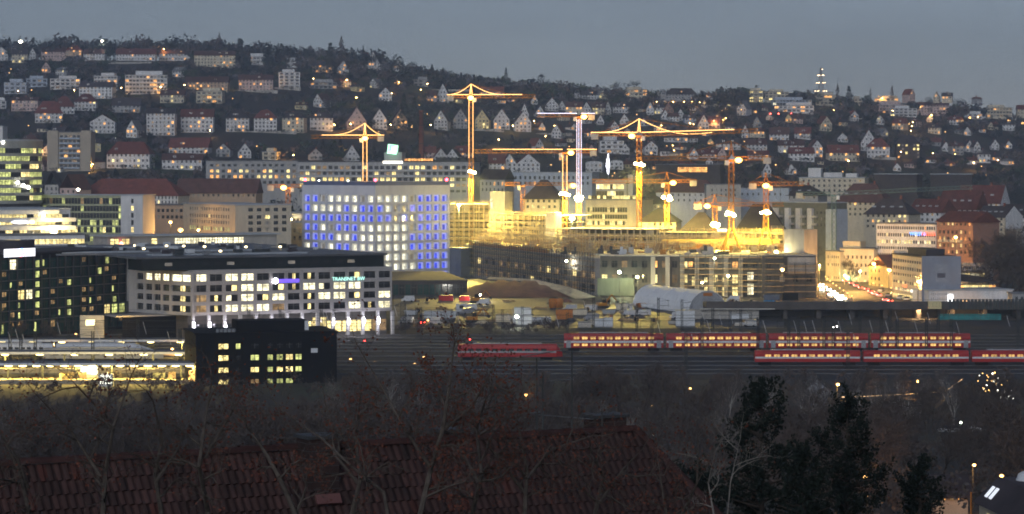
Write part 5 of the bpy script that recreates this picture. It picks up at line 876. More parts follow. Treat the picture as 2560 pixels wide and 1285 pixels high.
def tent():
    D = 905; a, b = XY(1582, 930), XY(1722, 885); L = (b - a).length; rz = math.atan2(b.y - a.y, b.x - a.x); t = thing('tent_hall', 'white half-round membrane hall on the building yard', 'tent hall', (a.x, a.y, 0), rz); R = 7.0; n = 12; cov = M('membrane', (.78, .80, .82), .6, .08, .4)
    for k in range(4):
        q = MB(); x0, x1 = L * k / 4 + .04, L * (k + 1) / 4 - .04
        for i in range(n): t0, t1 = math.pi * i / n, math.pi * (i + 1) / n; q.poly([(x0, R - R * math.cos(t0), R * 1.05 * math.sin(t0)), (x1, R - R * math.cos(t0), R * 1.05 * math.sin(t0)), (x1, R - R * math.cos(t1), R * 1.05 * math.sin(t1)), (x0, R - R * math.cos(t1), R * 1.05 * math.sin(t1))])
        q.build('membrane_bay', cov, t, smooth=True)
    for x in (.02, L - .02): q = MB(); q.poly([(x, R - R * math.cos(math.pi * i / n), R * 1.05 * math.sin(math.pi * i / n)) for i in range(n + 1)]); q.build('end_wall', M('membrane_end', (.30, .31, .33), .7, .15, .4), t)
    for x in (0, L * .25, L * .5, L * .75, L):
        q = MB(); P = [(x, R - R * 1.01 * math.cos(math.pi * i / n), R * 1.06 * math.sin(math.pi * i / n)) for i in range(n + 1)]
        for u, v in zip(P, P[1:]): q.tube(u, v, .07)
        q.build('arch_rib', cov, t)
    bx('orange_badge', MATS['orange_box'], t, (L + .1, R, R * .88), (.1, 3.4, 1.0))
tent()
CM = {}
def container(px0, px1, py0, py1, m, lab, name='container', dep=2.5, yaw=0., win=False, cat='container', D=None, z0=0.):
    D = D or 330000 / (py1 - HY); a = XY(px0, D); L = (px1 - px0) * D / F; H = (py1 - py0) * D / F; t = thing(name, lab, cat, (a.x, a.y, z0), yaw); q = MB(); q.box(0, L, 0, dep, .12, H); q.build('body', MATS[m], t)
    r = MB(); n = max(3, int(L / .6))
    for i in range(n): x = L * (i + .5) / n; r.box(x - .1, x + .1, -.07, -.002, .3, H - .2)
    r.build('corrugation', MATS[m], t)
    for z in (.1, H - .06): bx('rail_beam', MATS['dark_steel' if m != 'white_metal' else 'steel'], t, (L / 2, -.05, z), (L + .1, .14, .16))
    bx('door', MATS['steel'], t, (L + .04, dep / 2, H * .5), (.08, dep * .8, H * .85))
    if win:
        for k in range(max(1, int(L / 3))): ob('window', wmesh('d'), t, (L * (k + .5) / max(1, int(L / 3)), -.12, H * .6), 0, (1.4, 1, 1.1))
    return t
for a in ((1060, 1140, 777, 797, 'white_metal', 'long white container in front of the small site hut'), (1240, 1276, 786, 806, 'cream_wall', 'cream container between hut and stacked white containers'), (1282, 1330, 790, 812, 'white_metal', 'lower white container of the pair by the bright lamp'), (1390, 1432, 773, 800, 'orange_box', 'orange container beside the pale one on the yard'), (1432, 1468, 772, 790, 'cream_wall', 'pale container right behind the orange one'), (1487, 1508, 796, 818, 'white_metal', 'left half of two white boxes near the track'), (1510, 1532, 794, 818, 'white_metal', 'right half of two white boxes near the track'), (1097, 1133, 738, 753, 'train_red', 'red container beside the white van'), (1148, 1174, 740, 753, 'train_red', 'second red container further along the ramp'), (1690, 1737, 795, 816, 'white_metal', 'lower white container before the tent hall end'), (1776, 1820, 759, 781, 'white_metal', 'white container with dark window beside the tent hall'), (1764, 1776, 760, 780, 'orange_box', 'narrow orange box between tent and white container'), (1826, 1872, 784, 798, 'white_metal', 'low white container near the retaining wall'), (1910, 1948, 735, 752, 'slate_panel', 'dark container beneath the shell end block'), (1958, 1996, 732, 752, 'black_metal', 'black container with green emblem beneath the shell'), (1910, 1936, 750, 758, 'sign_tarp', 'bright blue covered skip below the dark containers'), (1330, 1378, 792, 806, 'white_metal', 'white low box behind the dark bush'), (1540, 1570, 758, 776, 'cream_wall', 'pale shed left of the tent hall'), (1446, 1478, 805, 820, 'pale_concrete', 'stack of pale slabs at the yard edge')):
    if a[4] == 'sign_tarp': M('sign_tarp', (.02, .30, .62), .6, .1, 1)
    container(*a)
container(1140, 1168, 759, 780, 'white_metal', 'small white site hut with a dark window', 'site_hut', win=True, cat='hut')
container(1285, 1328, 768, 790, 'white_metal', 'upper white container stacked by the bright lamp', D=330000 / (812 - HY), z0=2.6)
container(1690, 1737, 775, 795, 'white_metal', 'upper white container stacked before the tent hall', D=330000 / (816 - HY), z0=2.5)
for px, lab in ((1382, 'left orange silo tank above the orange container'), (1398, 'right orange silo tank above the orange container')):
    D = 330000 / (772 - HY); p = XY(px, D); t = thing('silo_tank', lab, 'tank', (p.x, p.y, 0)); MB().lathe([(0, .3), (1.3, .3), (1.4, 3.2), (1.2, 3.5), (0, 3.7)], 14).build('body', MATS['orange_box'], t, smooth=True); bx('frame_foot', MATS['dark_steel'], t, (0, 0, .16), (2.2, 2.2, .28))
lit_lamp('yard_lamp', 'bright white lamp on the stacked container pair', 'floodlight', 1292, 791, 806, 0, (1, .97, .8), 16, 1600, 1.2, None, 'flood_white')
lit_lamp('yard_lamp', 'small white pole lamp above the red containers', 'floodlight', 1201, 737, 960, 0, (1, .97, .85), 30, 5000, .7, None, 'flood_white')
# excavator / digger
def excavator(px, py, lab, fl=1):
    D = 330000 / (py - HY); p = XY(px, D); t = thing('excavator', lab, 'excavator', (p.x, p.y, 0), .3 * fl); m = MATS['crane_yellow']
    for y in (-1.1, 1.1): MB().box(-1.9, 1.9, y - .3, y + .3, 0, .8).build('crawler_track', MATS['dark_steel'], t)
    MB().box(-1.7, 1.5, -1.2, 1.2, .85, 1.9).build('body', m, t); bx('cab', MATS['glass_dark'], t, (.5, -.6, 2.5), (1.3, 1.0, 1.2)); MB().tube((1.2, 0, 1.6), (3.6, 0, 4.6), .25).build('boom', m, t); MB().tube((3.6, 0, 4.6), (5.4, 0, 2.4), .2).build('arm', m, t); bx('bucket', MATS['dark_steel'], t, (5.5, 0, 1.9), (.9, 1.0, .9))
excavator(1505, 770, 'yellow excavator at work left of the tent hall'); excavator(1190, 757, 'yellow digger by the second red container', -1); excavator(1180, 806, 'orange-lit excavator at the yard edge beside dark bush')
# ---- vehicles
def car_meshes(m, van=False):
    k = (m, van)
    if k in CM: return CM[k]
    b = MB(); pr = [(-2.1, .35), (-2.1, .85), (-1.3, .95), (2.0, .95), (2.1, .7), (2.1, .35)] if not van else [(-2.4, .35), (-2.4, 1.0), (-1.8, 1.15), (2.4, 1.15), (2.4, .35)]
    cb = [(-1.2, .96), (-.6, 1.45), (1.0, 1.48), (1.75, .96)] if not van else [(-1.7, 1.16), (-1.2, 2.2), (2.3, 2.25), (2.4, 1.16)]
    def prism(mb, P, w, mi=0):
        n = len(P); mb.poly([(x, -w, z) for x, z in P], mi); mb.poly([(x, w, z) for x, z in P[::-1]], mi)
        for i in range(n): (x, z), (u, v) = P[i], P[(i + 1) % n]; mb.poly([(x, -w, z), (x, w, z), (u, w, v), (u, -w, v)], mi)
    prism(b, pr[::-1], .85); c = MB(); prism(c, cb[::-1], .76); w = MB(); w.tube((0, -.12, 0), (0, .12, 0), .34, n=10, caps=True)
    CM[k] = (b.mesh('car_body', MATS[m]), c.mesh('car_cabin', MATS['glass_dark'] if not van else MATS[m]), w.mesh('car_wheel', MATS['black_metal'])); return CM[k]
M('car_silver', (.42, .43, .45), .35, .1, 1, metal=.4); M('car_black', (.02, .02, .022), .3, .1, 1); M('car_white', (.65, .65, .65), .35, .08, 1)
M('head_lamp', (.9, .9, .9), em=(1, .93, .72), es=45); M('tail_lamp', (.8, .05, .05), em=(1, .05, .03), es=10)
def car(px, py, m, lab, ang, on=True, van=False, D=None, z=.05, group=None):
    D = D or 330000 / (py - HY); p = XY(px, D); t = thing('parked_car' if not on else ('van' if van else 'car'), lab, 'van' if van else 'car', (p.x, p.y, z), ang, group); b, c, w = car_meshes(m, van); ob('body', b, t); ob('cabin', c, t); e = 2.12 if not van else 2.42
    for x in (-1.3, 1.3):
        for y in (-.78, .78): ob('wheel', w, t, (x, y, .34))
    for y in (-.6, .6): ob('headlight', sphere(MATS['head_lamp'] if on else MATS['white_metal']), t, (-e, y, .7), 0, (.25, .62 if on else .3, .5 if on else .25)); ob('taillight', sphere(MATS['tail_lamp'] if on else MATS['train_red']), t, (e, y, .8), 0, (.2, .55 if on else .3, .4 if on else .2))
    return t
U = math.pi / 2
for i, (px, py) in enumerate(((2052, 716), (2060, 722), (2053, 728), (2070, 727), (2080, 732), (2074, 740), (2086, 738), (2090, 746), (2100, 744), (2096, 753), (2107, 751))): t = car(px, py, random.choice(('car_silver', 'car_black', 'car_white')), '', U + .05, group='cars coming down the street'); reg(t, px, 'car with glaring headlights coming down the street', 'car', 'of queue'); plight('headlight_glow', t, (-4, 0, .8), (1, .9, .65), 260, .3)
for i, (px, py) in enumerate(((2112, 706), (2128, 712), (2140, 718), (2152, 724), (2166, 727), (2176, 733), (2186, 738), (2198, 742), (2212, 754), (2226, 757), (2106, 700))): t = car(px, py, random.choice(('car_silver', 'car_black')), '', -U - .12, group='cars driving up the street'); reg(t, px, 'car with red tail lights driving up the street', 'car', 'of lane')
for i, (px, py, m, v) in enumerate(((2150, 703, 'car_white', 0), (2163, 704, 'car_white', 1), (2180, 707, 'car_silver', 1), (2199, 713, 'car_black', 0), (2203, 730, 'car_silver', 0), (2222, 742, 'car_silver', 0), (2250, 748, 'car_white', 0), (2268, 752, 'car_white', 0), (2150, 590 + 102, 'car_white', 0))): t = car(px, py, m, '', .2 if i < 4 else 1.2, False, bool(v), group='cars parked along the street'); reg(t, px + i * .01, 'parked car' if not v else 'parked van', 'parked', 'along the kerb')
car(1020, 755, 'car_white', 'white van parked on the terrace ramp below the library', 0, False, True, group=None); t = car(1053, 812, 'car_black', 'dark car braking with red lights before the white container', .3 + math.pi * .5 + math.pi, True)
for i in range(18):     # bollard lamps / kerb lamps along the street
    u = (i // 2 + .5) / 9; y = lerp(1150, 965, u); x = lerp(132.5, 121 if i % 2 else 139, u ** .8) + (4 if i % 2 else 12); t = thing('kerb_lamp', '', 'street lamp', (x, y, .03), 0, 'small amber lamps along the street'); MB().tube((0, 0, 0), (0, 0, 1.1), .09).build('post', MATS['dark_steel'], t); ob('lamp_head', sphere(M('lamp_amber', (.8, .6, .3), em=(1, .58, .18), es=6)), t, (0, 0, 1.3), 0, (.34, .34, .34)); reg(t, 1280 + x * F / y, 'small amber post lamp', 'kerb lamp', 'beside the busy street')
for (x, y, w) in ((128, 1100, 26000), (137, 1040, 26000), (146, 985, 26000), (126, 1000, 20000)): t = thing('street_light', '', 'street lamp', (x, y, 0)); MB().tube((0, 0, 0), (0, 0, 8), .12).build('pole', MATS['dark_steel'], t); ob('lamp_head', sphere(M('lamp_sodium', em=LO, es=6)), t, (0, -.8, 8), 0, (.8, .8, .5)); plight('lamp_light', t, (0, -1.2, 7.2), LO, w, .4); reg(t, 1280 + x * F / y, 'orange mast light', 'mast light', 'standing between the lanes')
ob('signal_head', sphere(M('lamp_go', (.1, .8, .4), em=(.05, 1, .45), es=12)), tag(thing('traffic_light', 'green glowing traffic light at the top of the street', 'traffic light', (W(2119, 695, 1120).x, 1120, 0)), None), (0, 0, W(2119, 695, 1120).z), 0, (1.4, 1.2, 1.4)); MB().tube((0, .3, 0), (0, .3, 1.6), .1).build('post', MATS['dark_steel'], bpy.data.objects['traffic_light'])
# ---- road bridge and retaining walls in front of the street
def bridge():
    D = 852; x0, x1 = XY(1765, D).x, XY(2600, D).x; t = thing('road_bridge', 'dark concrete road bridge across the tracks', 'bridge', (x0, D, 0), .0); L = x1 - x0; zt = ZY(759, D)
    MB().box(0, L, 0, 14, zt - 1.4, zt).build('deck', M('bridge_concrete', (.085, .075, .07), .9, .3, .3), t); MB().box(0, L, -.3, -.001, zt - 1.9, zt + .7).build('parapet', MATS['bridge_concrete'], t)
    bx('railing', MATS['dark_steel'], t, (L / 2, -.2, zt + 1.2), (L, .08, .1))
    for i in range(10): bx('pier', MATS['bridge_concrete'], t, (L * (i + .4) / 10, 6, (zt - 1.4) / 2), (1.4, 8, zt - 1.42))
    bx('underpass_backing', MATS['dark_concrete'], t, (L / 2, 13.4, (zt - 1.4) / 2), (L, .5, zt - 1.5))  # added dark sheet hides the lit ground and keeps the underpass dark
    for i in range(24): bx('truss_panel', MATS['dark_steel'], t, (L * (.73 + .011 * i), -.5, zt - .2), (.9, .25, 3.4))
    bx('yellow_hut', MATS['yellow_wall'], t, (W(2335, 778, D).x - x0, -1.2, zt - .4), (4.2, 1.6, 2.4)); bx('abutment', MATS['concrete'], t, (6, -.6, 1.6), (22, .6, 3.0)); bx('ledge', MATS['pale_concrete'], t, (10, -1.4, 3.3), (24, 2, .3))
    for i in range(12): bx('hoarding_panel', M('hoarding_teal', (.03, .20, .20), .7, .3, .3), t, (W(2345 + 13 * i, 812, D).x - x0, -6, 1.0), (1.6, .1, 1.9))
    for k, px in enumerate((2286, 2300, 2312, 2400, 2440)): ob('underpass_lamp', sphere(MATS['lamp_gold']), t, (W(px, 806, D).x - x0, 2, ZY(806, D)), 0, (.7, .7, .9)); plight('underpass_light', t, (W(px, 806, D).x - x0, 1, 2.4), (1, .6, .25), 900, .3)
bridge()
t = bld('terrace_block', 'dark terrace building below the library forecourt', 'building', (978, 1008), (1168, 1012), 704, 84, 'dark_wall', [('f', 12, .8, .02, .98, [(712, 742)], {'e': 5, 'd': 5})], roof='dark_concrete', rim=.3)
# small things lying about the yard
def yard_item(i):
    px = random.uniform(1005, 1900); py = random.uniform(752, 818); D = 330000 / (py - HY); p = XY(px, D); k = random.choice(('pipe_bundle', 'timber_pile', 'rubble_heap', 'pallet_stack', 'cable_drum', 'skip_bin', 'site_van'))
    words = {'pipe_bundle': 'bundle of pale pipes', 'timber_pile': 'pile of timber', 'rubble_heap': 'dark heap of rubble', 'pallet_stack': 'stack of pallets', 'cable_drum': 'wooden cable drum', 'skip_bin': 'open metal skip', 'site_van': 'parked site van'}[k]
    if k == 'site_van': t = car(px, py, random.choice(('car_white', 'car_silver', 'car_white')), '', random.uniform(-.6, .6), False, True)
    else:
        t = thing(k, '', 'building material', (p.x, p.y, .03), random.uniform(-.6, .6))
        if k == 'pipe_bundle':
            for a in range(5): MB().tube((-3, .55 * (a % 3) + .27 * (a // 3), .28 + .5 * (a // 3)), (3, .55 * (a % 3) + .27 * (a // 3), .28 + .5 * (a // 3)), .26, n=8, caps=True).build('pipe', MATS['pale_concrete'], t)
        elif k == 'timber_pile':
            for a in range(6): bx('beam', MATS[random.choice(('plank', 'plank_pale'))], t, (random.uniform(-.3, .3), .5 * (a % 3), .2 + .36 * (a // 3)), (random.uniform(3, 5), .42, .3))
        elif k == 'rubble_heap':
            q = MB(); n = 9
            for a in range(n): t0, t1 = 6.283 * a / n, 6.283 * (a + 1) / n; r0, r1 = 1.7 + .7 * mnoise.noise((a * 2.1, i, 0)), 1.7 + .7 * mnoise.noise(((a + 1) % n * 2.1, i, 0)); A, B = (r0 * 1.5 * math.cos(t0), r0 * math.sin(t0)), (r1 * 1.5 * math.cos(t1), r1 * math.sin(t1)); q.poly([(A[0], A[1], -.1), (B[0], B[1], -.1), (B[0] * .45, B[1] * .45, .9), (A[0] * .45, A[1] * .45, .9)]); q.poly([(A[0] * .45, A[1] * .45, .9), (B[0] * .45, B[1] * .45, .9), (.2, 0, 1.3)])
            q.build('heap', MATS[random.choice(('red_earth', 'dark_concrete', 'pale_sand'))], t)
        elif k == 'pallet_stack':
            for a in range(random.randint(2, 6)): bx('pallet', MATS['plank'], t, (random.uniform(-.05, .05), 0, .1 + .17 * a), (1.3, 1.0, .14))
            bx('load', MATS[random.choice(('white_metal', 'cream_wall', 'brick_wall'))], t, (0, 0, 1.7), (1.2, 1, 1.0))
        elif k == 'cable_drum':
            for x in (-.5, .5): MB().tube((x - .06, 0, .9), (x + .06, 0, .9), .9, n=14, caps=True).build('flange', MATS['plank'], t)
            MB().tube((-.44, 0, .9), (.44, 0, .9), .6, n=12).build('cable_coil', MATS['black_metal'], t)
        else:
            q = MB(); q.poly([(-1.8, -1, .2), (1.8, -1, .2), (2.4, -1, 1.6), (-2.4, -1, 1.6)]); q.poly([(1.8, 1, .2), (-1.8, 1, .2), (-2.4, 1, 1.6), (2.4, 1, 1.6)]); q.poly([(1.8, -1, .2), (1.8, 1, .2), (2.4, 1, 1.6), (2.4, -1, 1.6)]); q.poly([(-1.8, 1, .2), (-1.8, -1, .2), (-2.4, -1, 1.6), (-2.4, 1, 1.6)]); q.build('bin', MATS[random.choice(('white_metal', 'steel', 'steel', 'blue_wall', 'orange_box'))], t); bx('contents', MATS['dark_concrete'], t, (0, 0, 1.0), (3.6, 1.8, .9))
    reg(t, px, words, k, 'on the building yard')
for i in range(84): yard_item(i)
# ================================================================ RAILWAY
M('rail', (.10, .10, .105), .4, .2, 1, metal=.4); M('sleeper', (.06, .05, .045), .9, .3, 1)
def track(D, x0=-150, x1=175, slope=.0):
    t = tag(ob('railway_track', None, None, (0, D, .04)), kind='structure')
    for dy in (-.75, .75): bx('rail', MATS['rail'], t, ((x0 + x1) / 2, dy, .12), (x1 - x0, .09, .16))
    q = MB()
    for i in range(int((x1 - x0) / 1.3)): x = x0 + 1.3 * i; q.box(x, x + .3, -1.3, 1.3, -.03, .035)
    tag(q.build('sleeper_bed', MATS['sleeper'], t), kind='stuff')
for D in (628, 640, 653, 667, 685, 703, 716, 729, 742, 756, 770): track(D)
M('train_dark', (.1, .1, .1)); M('train_white', (.60, .61, .63), .35, .08, .4); M('train_grey', (.30, .31, .33), .4, .1, .4)
MW('lit_train', (1, .60, .18), .85, lo=.7, ns=.5); WK['n'] = ('train_red', 'lit_train')
def train(label, D, px0, n, LC, H, body, deck2, band=None, nose=0, lit='n', y0=None, win='n'):
    a = XY(px0, D); t = thing('train', label, 'train', (a.x, D, .25))
    for c in range(n):
        x0 = c * (LC + .8); P = [(-1.4, .9), (-1.45, H * .75), (-1.15, H - .25), (-.7, H), (.7, H), (1.15, H - .25), (1.45, H * .75), (1.4, .9)]; q = MB(); taper = lambda s, z: 0
        for (y, z), (v, w) in zip(P, P[1:] + P[:1]): q.poly([(x0, y, z), (x0, v, w), (x0 + LC, v, w), (x0 + LC, y, z)])
        if nose and c == n - 1:
            tip = [(x0 + LC + nose, y * .35, min(z, 1.9) if z > 1.9 else z) for y, z in P]; r = [(x0 + LC, y, z) for y, z in P]
            for i in range(len(P)): j = (i + 1) % len(P); q.poly([r[i], r[j], tip[j], tip[i]])
            q.poly(tip)
        else: q.poly([(x0 + LC, y, z) for y, z in P])
        q.poly([(x0, y, z) for y, z in P[::-1]]); cr = q.build('carriage', MATS[body], t, smooth=False)
        if band: bx('stripe', MATS[band], cr, (x0 + LC / 2, -1.46, H * .53), (LC - .1, .04, H * .12))
        bx('roof_unit', MATS['train_grey'], cr, (x0 + LC * .5, 0, H + .14), (LC * .7, 1.2, .26))
        for dx in (2.6, LC - 2.6): MB().box(x0 + dx - 1.5, x0 + dx + 1.5, -1.1, 1.1, .12, .88).build('bogie', MATS['black_metal'], cr)
        rows = ((H * .36, .62), (H * .74, .72)) if deck2 else ((H * .62, .85),)
        for z, h in rows:
            k = 10 if win else 0
            for i in range(k): ob('window', wmesh(win), cr, (x0 + 2.2 + (LC - 4.4) * (i + .5) / k, -1.47 - (.0 if z < 3 else .0), z), 0, ((LC - 4.4) / k * .66, 1, h))
        if deck2:
            for dx in (1.2, LC - 1.2): bx('door', MATS['train_grey'], cr, (x0 + dx, -1.46, 1.9), (1.2, .06, 2.0))
    return t
train('red double-deck regional train with orange lit windows', 703, 1410, 4, 26.4, 4.7, 'train_red', True, 'train_white')
train('red locomotive-headed train left of the double-decker', 670, 1145, 1, 25, 4.1, 'train_red', False, 'train_grey', 1.5, win='d')
train('red single-deck train at the right along the park', 653, 1886, 3, 26, 3.7, 'train_red', False, 'train_white')
train('white express train with sloping nose at the platforms', 680, -60, 2, 20, 3.6, 'train_white', False, 'train_grey', 5, win='d')
train('bluish grey express train nose behind the platform canopy', 664, 110, 1, 25, 3.5, 'train_grey', False, None, 5, win='d')
def platform(label, D, px0, px1, y_can, lamps, watts, es):
    a, b = XY(px0, D), XY(px1, D); L = b.x - a.x; zc = ZY(y_can, D); t = thing('platform', label, 'platform', (a.x, D, 0)); bx('platform_slab', M('platform_stone', (.34, .30, .22), .85, .2, .5), t, (L / 2, 3, .45), (L, 6.5, .9)); bx('platform_edge', MATS['pale_concrete'], t, (L / 2, -.35, .9), (L, .4, .2))
    bx('canopy_roof', MATS['grey_roof'], t, (L / 2, 3, zc + .3), (L, 7.4, .3)); bx('canopy_fascia', MATS['white_metal'], t, (L / 2, -.8, zc + .18), (L, .14, .55))
    n = max(3, int(L / 7))
    for i in range(n): bx('canopy_post', MATS['dark_steel'], t, (L * (i + .5) / n, 3, (zc + .9) / 2), (.3, .3, zc - .9))
    for i in range(lamps):
        x = L * (i + .5) / lamps; ob('strip_lamp', sphere(M('lamp_platform', (.9, .9, .7), em=(1, .78, .28), es=5)), t, (x, -.3, zc - .25), 0, (1.9, .5, .4))
        if i % 2 == 0: plight('strip_light', t, (x, 1.5, zc - .8), (1, .70, .16), watts, .5)
    for k in range(6): bx(random.choice(('bench', 'kiosk', 'waiting_bay')), random.choice((MATS['dark_steel'], MATS['wood_brown'], MATS['yellow_wall'])), t, (random.uniform(3, L - 3), 3.4, 1.6), (random.uniform(1, 3), .6, random.uniform(.8, 1.8)))
    return t
M('platform_trim', (.3, .3, .3)); 
platform('front platform with brightly lit canopy beside the black building', 600, -30, 492, 912, 15, 3600, 14); platform('middle station platform under a grey canopy', 632, -30, 490, 884, 6, 2600, 14); platform('rear station platform near the green glass block', 690, -30, 488, 853, 7, 3200, 14)
t = thing('lit_kiosk', 'white lit vending kiosk on the middle platform', 'kiosk', (W(224, 906, 618).x, 618, 0)); bx('kiosk_body', MATS['white_metal'], t, (0, 0, 1.4), (4.2, 1.6, 2.8)); [bx('display', M('display_' + str(i), (.8, .8, .8), em=c, es=3), t, (-1.25 + 1.25 * i, -.85, 1.7), (1.1, .1, 1.7)) for i, c in enumerate(((1, 1, .85), (1, .75, .2), (1, 1, .9)))]
t = thing('lit_kiosk', 'second white lit kiosk low on the front platform', 'kiosk', (W(265, 958, 594).x, 594, 0)); bx('kiosk_body', MATS['white_metal'], t, (0, 0, 1.4), (3.2, 1.4, 2.8)); bx('display', MATS['display_0'], t, (0, -.75, 1.6), (2.6, .1, 1.9))
t = thing('glow_panel', 'orange lit advertising panel next to the black building', 'sign', (W(482, 944, 598).x, 598, 0)); bx('panel', M('panel_orange', (.8, .5, .2), em=(1, .55, .12), es=1.4), t, (0, 0, 2), (1.8, .2, 2.4)); bx('panel_foot', MATS['dark_steel'], t, (0, 0, .4), (1.4, .14, .8))
t = thing('hoarding', 'orange-red hoarding before the office ground floor', 'fence', (W(545, 838, 742).x, 742, 0)); [bx('hoarding_board', M('hoarding_red', (.40, .09, .03), .7, .15, .8), t, (-5.4 + 1.35 * i, 0, 1.0), (1.3, .1, 2.0)) for i in range(10)]
plight('hoarding_light', t, (0, -2, 3), (1, .6, .25), 700, .3)
# catenary masts
def mast_meshes():
    q = lattice(MB(), (0, 0, 0), (0, 0, 9.5), .55, 8, .07, d=.04); a = MB().tube((0, 0, 8.4), (3.2, 0, 8.6), .05).tube((0, 0, 7.0), (3.2, 0, 7.1), .05).tube((3.0, 0, 8.6), (3.0, 0, 6.6), .04).tube((0, 0, 9.3), (3.2, 0, 8.6), .03); r = MB().tube((0, 0, 0), (-.9, 0, 3.2), .06)
    return q.mesh('lattice_mast', MATS['dark_steel']), a.mesh('bracket', MATS['dark_steel']), r.mesh('registration_arm', MATS['white_metal'])
mq, ma, mr = mast_meshes()
for i, (px, D) in enumerate(((1003, 770), (1012, 770), (1042, 748), (1052, 748), (1130, 735), (1233, 760), (1257, 735), (1306, 752), (1418, 720), (1484, 800), (1555, 790), (1592, 762), (1630, 695), (1646, 800), (1705, 790), (1755, 697), (1782, 740), (1825, 730), (1852, 735), (1895, 697), (1972, 695), (1997, 695), (2060, 697), (2083, 693), (2150, 730), (2203, 697), (2226, 740), (2243, 695), (2316, 692), (2346, 735), (2378, 690), (2545, 720), (25, 660), (52, 650), (88, 640), (172, 690), (232, 640), (265, 690), (345, 690), (450, 650), (622, 735), (700, 738), (803, 735), (835, 735), (1715, 640), (2120, 640))):
    p = XY(px, D); t = thing('catenary_mast', '', 'mast', (p.x, p.y, .05), 0, 'railway overhead line masts'); ob('lattice_post', mq, t); b = ob('bracket', ma, t, (0, 0, 0), random.choice((0, math.pi))); r = ob('registration_arm', mr, t, (random.choice((2.2, -2.2)), 0, 5.5)); reg(t, px, 'dark lattice railway mast with bracket arm', 'mast', 'of line masts')
for j, (D, z) in enumerate(((653, 6.6), (667, 6.6), (685, 6.6), (703, 6.7), (729, 6.7), (756, 6.7))): tag(MB().tube((-150, D, z), (175, D, z), .035).tube((-150, D, z + 1.6), (175, D, z + 1.6), .03).build('contact_wire', MATS['dark_steel']), ['front', 'second', 'third', 'fourth', 'fifth', 'rear'][j] + ' overhead contact wire stretched above the tracks', 'wire')
for i, (px, py, D) in enumerate(((877, 898, 676), (937, 905, 668), (1060, 893, 684), (1037, 910, 662), (26, 870, 700), (57, 838, 760), (191, 835, 772), (183, 872, 690), (432, 872, 690), (335, 818, 770), (1070, 800, 800))): t = lit_lamp('track_lamp', '', 'lamp', px, py, D, 0, (1, .52, .14), 6, 500, .8, 'orange lamps beside the tracks', 'sodium'); reg(t, px, 'slim orange lamp post', 'track lamp', 'beside the railway')
for (px, py, D, key, col, lab) in ((912, 851, 700, 'stop', (1, .05, .04), 'red railway signal beside the dark tracks'), (2084, 817, 790, 'clear', (1, .98, .9), 'left lamp of the white shunting signal pair'), (2092, 816, 790, 'clear', (1, .98, .9), 'right lamp of the white shunting signal pair'), (1175, 848, 720, 'stop', (1, .05, .04), 'red railway signal near the parked locomotive')):
    p = W(px, py, D); t = thing('railway_signal', lab, 'signal', (p.x, D, 0)); MB().tube((0, 0, 0), (0, 0, p.z + .4), .08, n=5).build('post', MATS['dark_steel'], t); bx('signal_board', MATS['black_metal'], t, (0, 0, p.z), (.7, .12, 1.0)); ob('lamp', sphere(M('signal_' + key, (.5, .5, .5), em=col, es=12)), t, (0, -.2, p.z), 0, (.45, .3, .45))
# ================================================================ PARK AND BARE TREES
def bare_tree(seed, nt=1500, spread=1.0):
    """leafless tree of height 1: tapering trunk with limbs, and fine twigs as slivers"""
    r = random.Random(seed); mb = MB(); tips = []
    def grow(p, d, L, rad, lv):
        n = 3
        for k in range(n):
            q = p + d * (L / n); r1 = rad * (1 - .22); mb.tube(p, q, rad, r1, 5 if lv < 2 else 3); p = q; rad = r1; d = (d + Vector((r.gauss(0, .14), r.gauss(0, .14), r.gauss(.03, .06)))).normalized()
            if lv >= 1: tips.append((p.copy(), d.copy(), L))
            if lv < 4 and (k > 0 or lv == 0):
                for _ in range(2 if lv else r.choice((1, 2))):
                    a = r.uniform(0, 6.283); o = d.orthogonal().normalized(); o = Matrix.Rotation(a, 3, d) @ o; nd = (d * r.uniform(.5, .9) + o * r.uniform(.45, .85) * spread + Vector((0, 0, .12))).normalized(); grow(p, nd, L * r.uniform(.55, .75), rad * .62, lv + 1)
        if lv < 4: grow(p, d, L * .7, rad * .9, lv + 1)
    grow(Vector((0, 0, -.02)), Vector((r.gauss(0, .04), r.gauss(0, .04), 1)).normalized(), .30, .018, 0)
    zs = max(v[2] for v in mb.v); T_ = []
    for _ in range(nt):
        p, d, L = r.choice(tips); o = Vector((r.gauss(0, 1), r.gauss(0, 1), r.gauss(.3, 1))).normalized(); e = p + (d * .6 + o).normalized() * r.uniform(.03, .10); s = d.cross(o).normalized() * .0030; T_.append((p - s, p + s, e))
    Q = np.array([[tuple(v) for v in t] for t in T_]) / zs; mb.v = [(x / zs, y / zs, z / zs) for x, y, z in mb.v]
    return mb, Q
BT = []
for i in range(7):
    mb, Q = bare_tree(100 + i, 1500, (.9, 1.1, .8, 1.0, 1.2, .7, .95)[i]); BT.append((mb.mesh('bare_trunk', MATS['bark']), npmesh('bare_twigs', Q, MATS['twig']), mb.mesh('birch_trunk', MATS['birch_bark'])))
def baretree(px, D, ytop, v, row, birch=False, name=None, adj=None, wide=1., share=None):
    p = XY(px, D); z = T(p.x, D); h = ZY(ytop, D) - z
    if h < 2.5: return
    t = thing(name or ('birch_tree' if birch else 'bare_tree'), '', 'tree', (p.x, D, z), random.random() * 6.28, share or ('birches in the park' if birch else 'bare park trees')); w = h * wide * (.75 if birch else 1.0)
    ob('trunk', BT[v][2 if birch else 0], t, (0, 0, 0), 0, (w, w, h)); ob('crown', BT[v][1], t, (0, 0, 0), 0, (w, w, h))
    if share: t['label'] = adj
    else: reg(t, px, adj or ('white-stemmed birch' if birch else 'leafless tree'), name or 'tree', row)
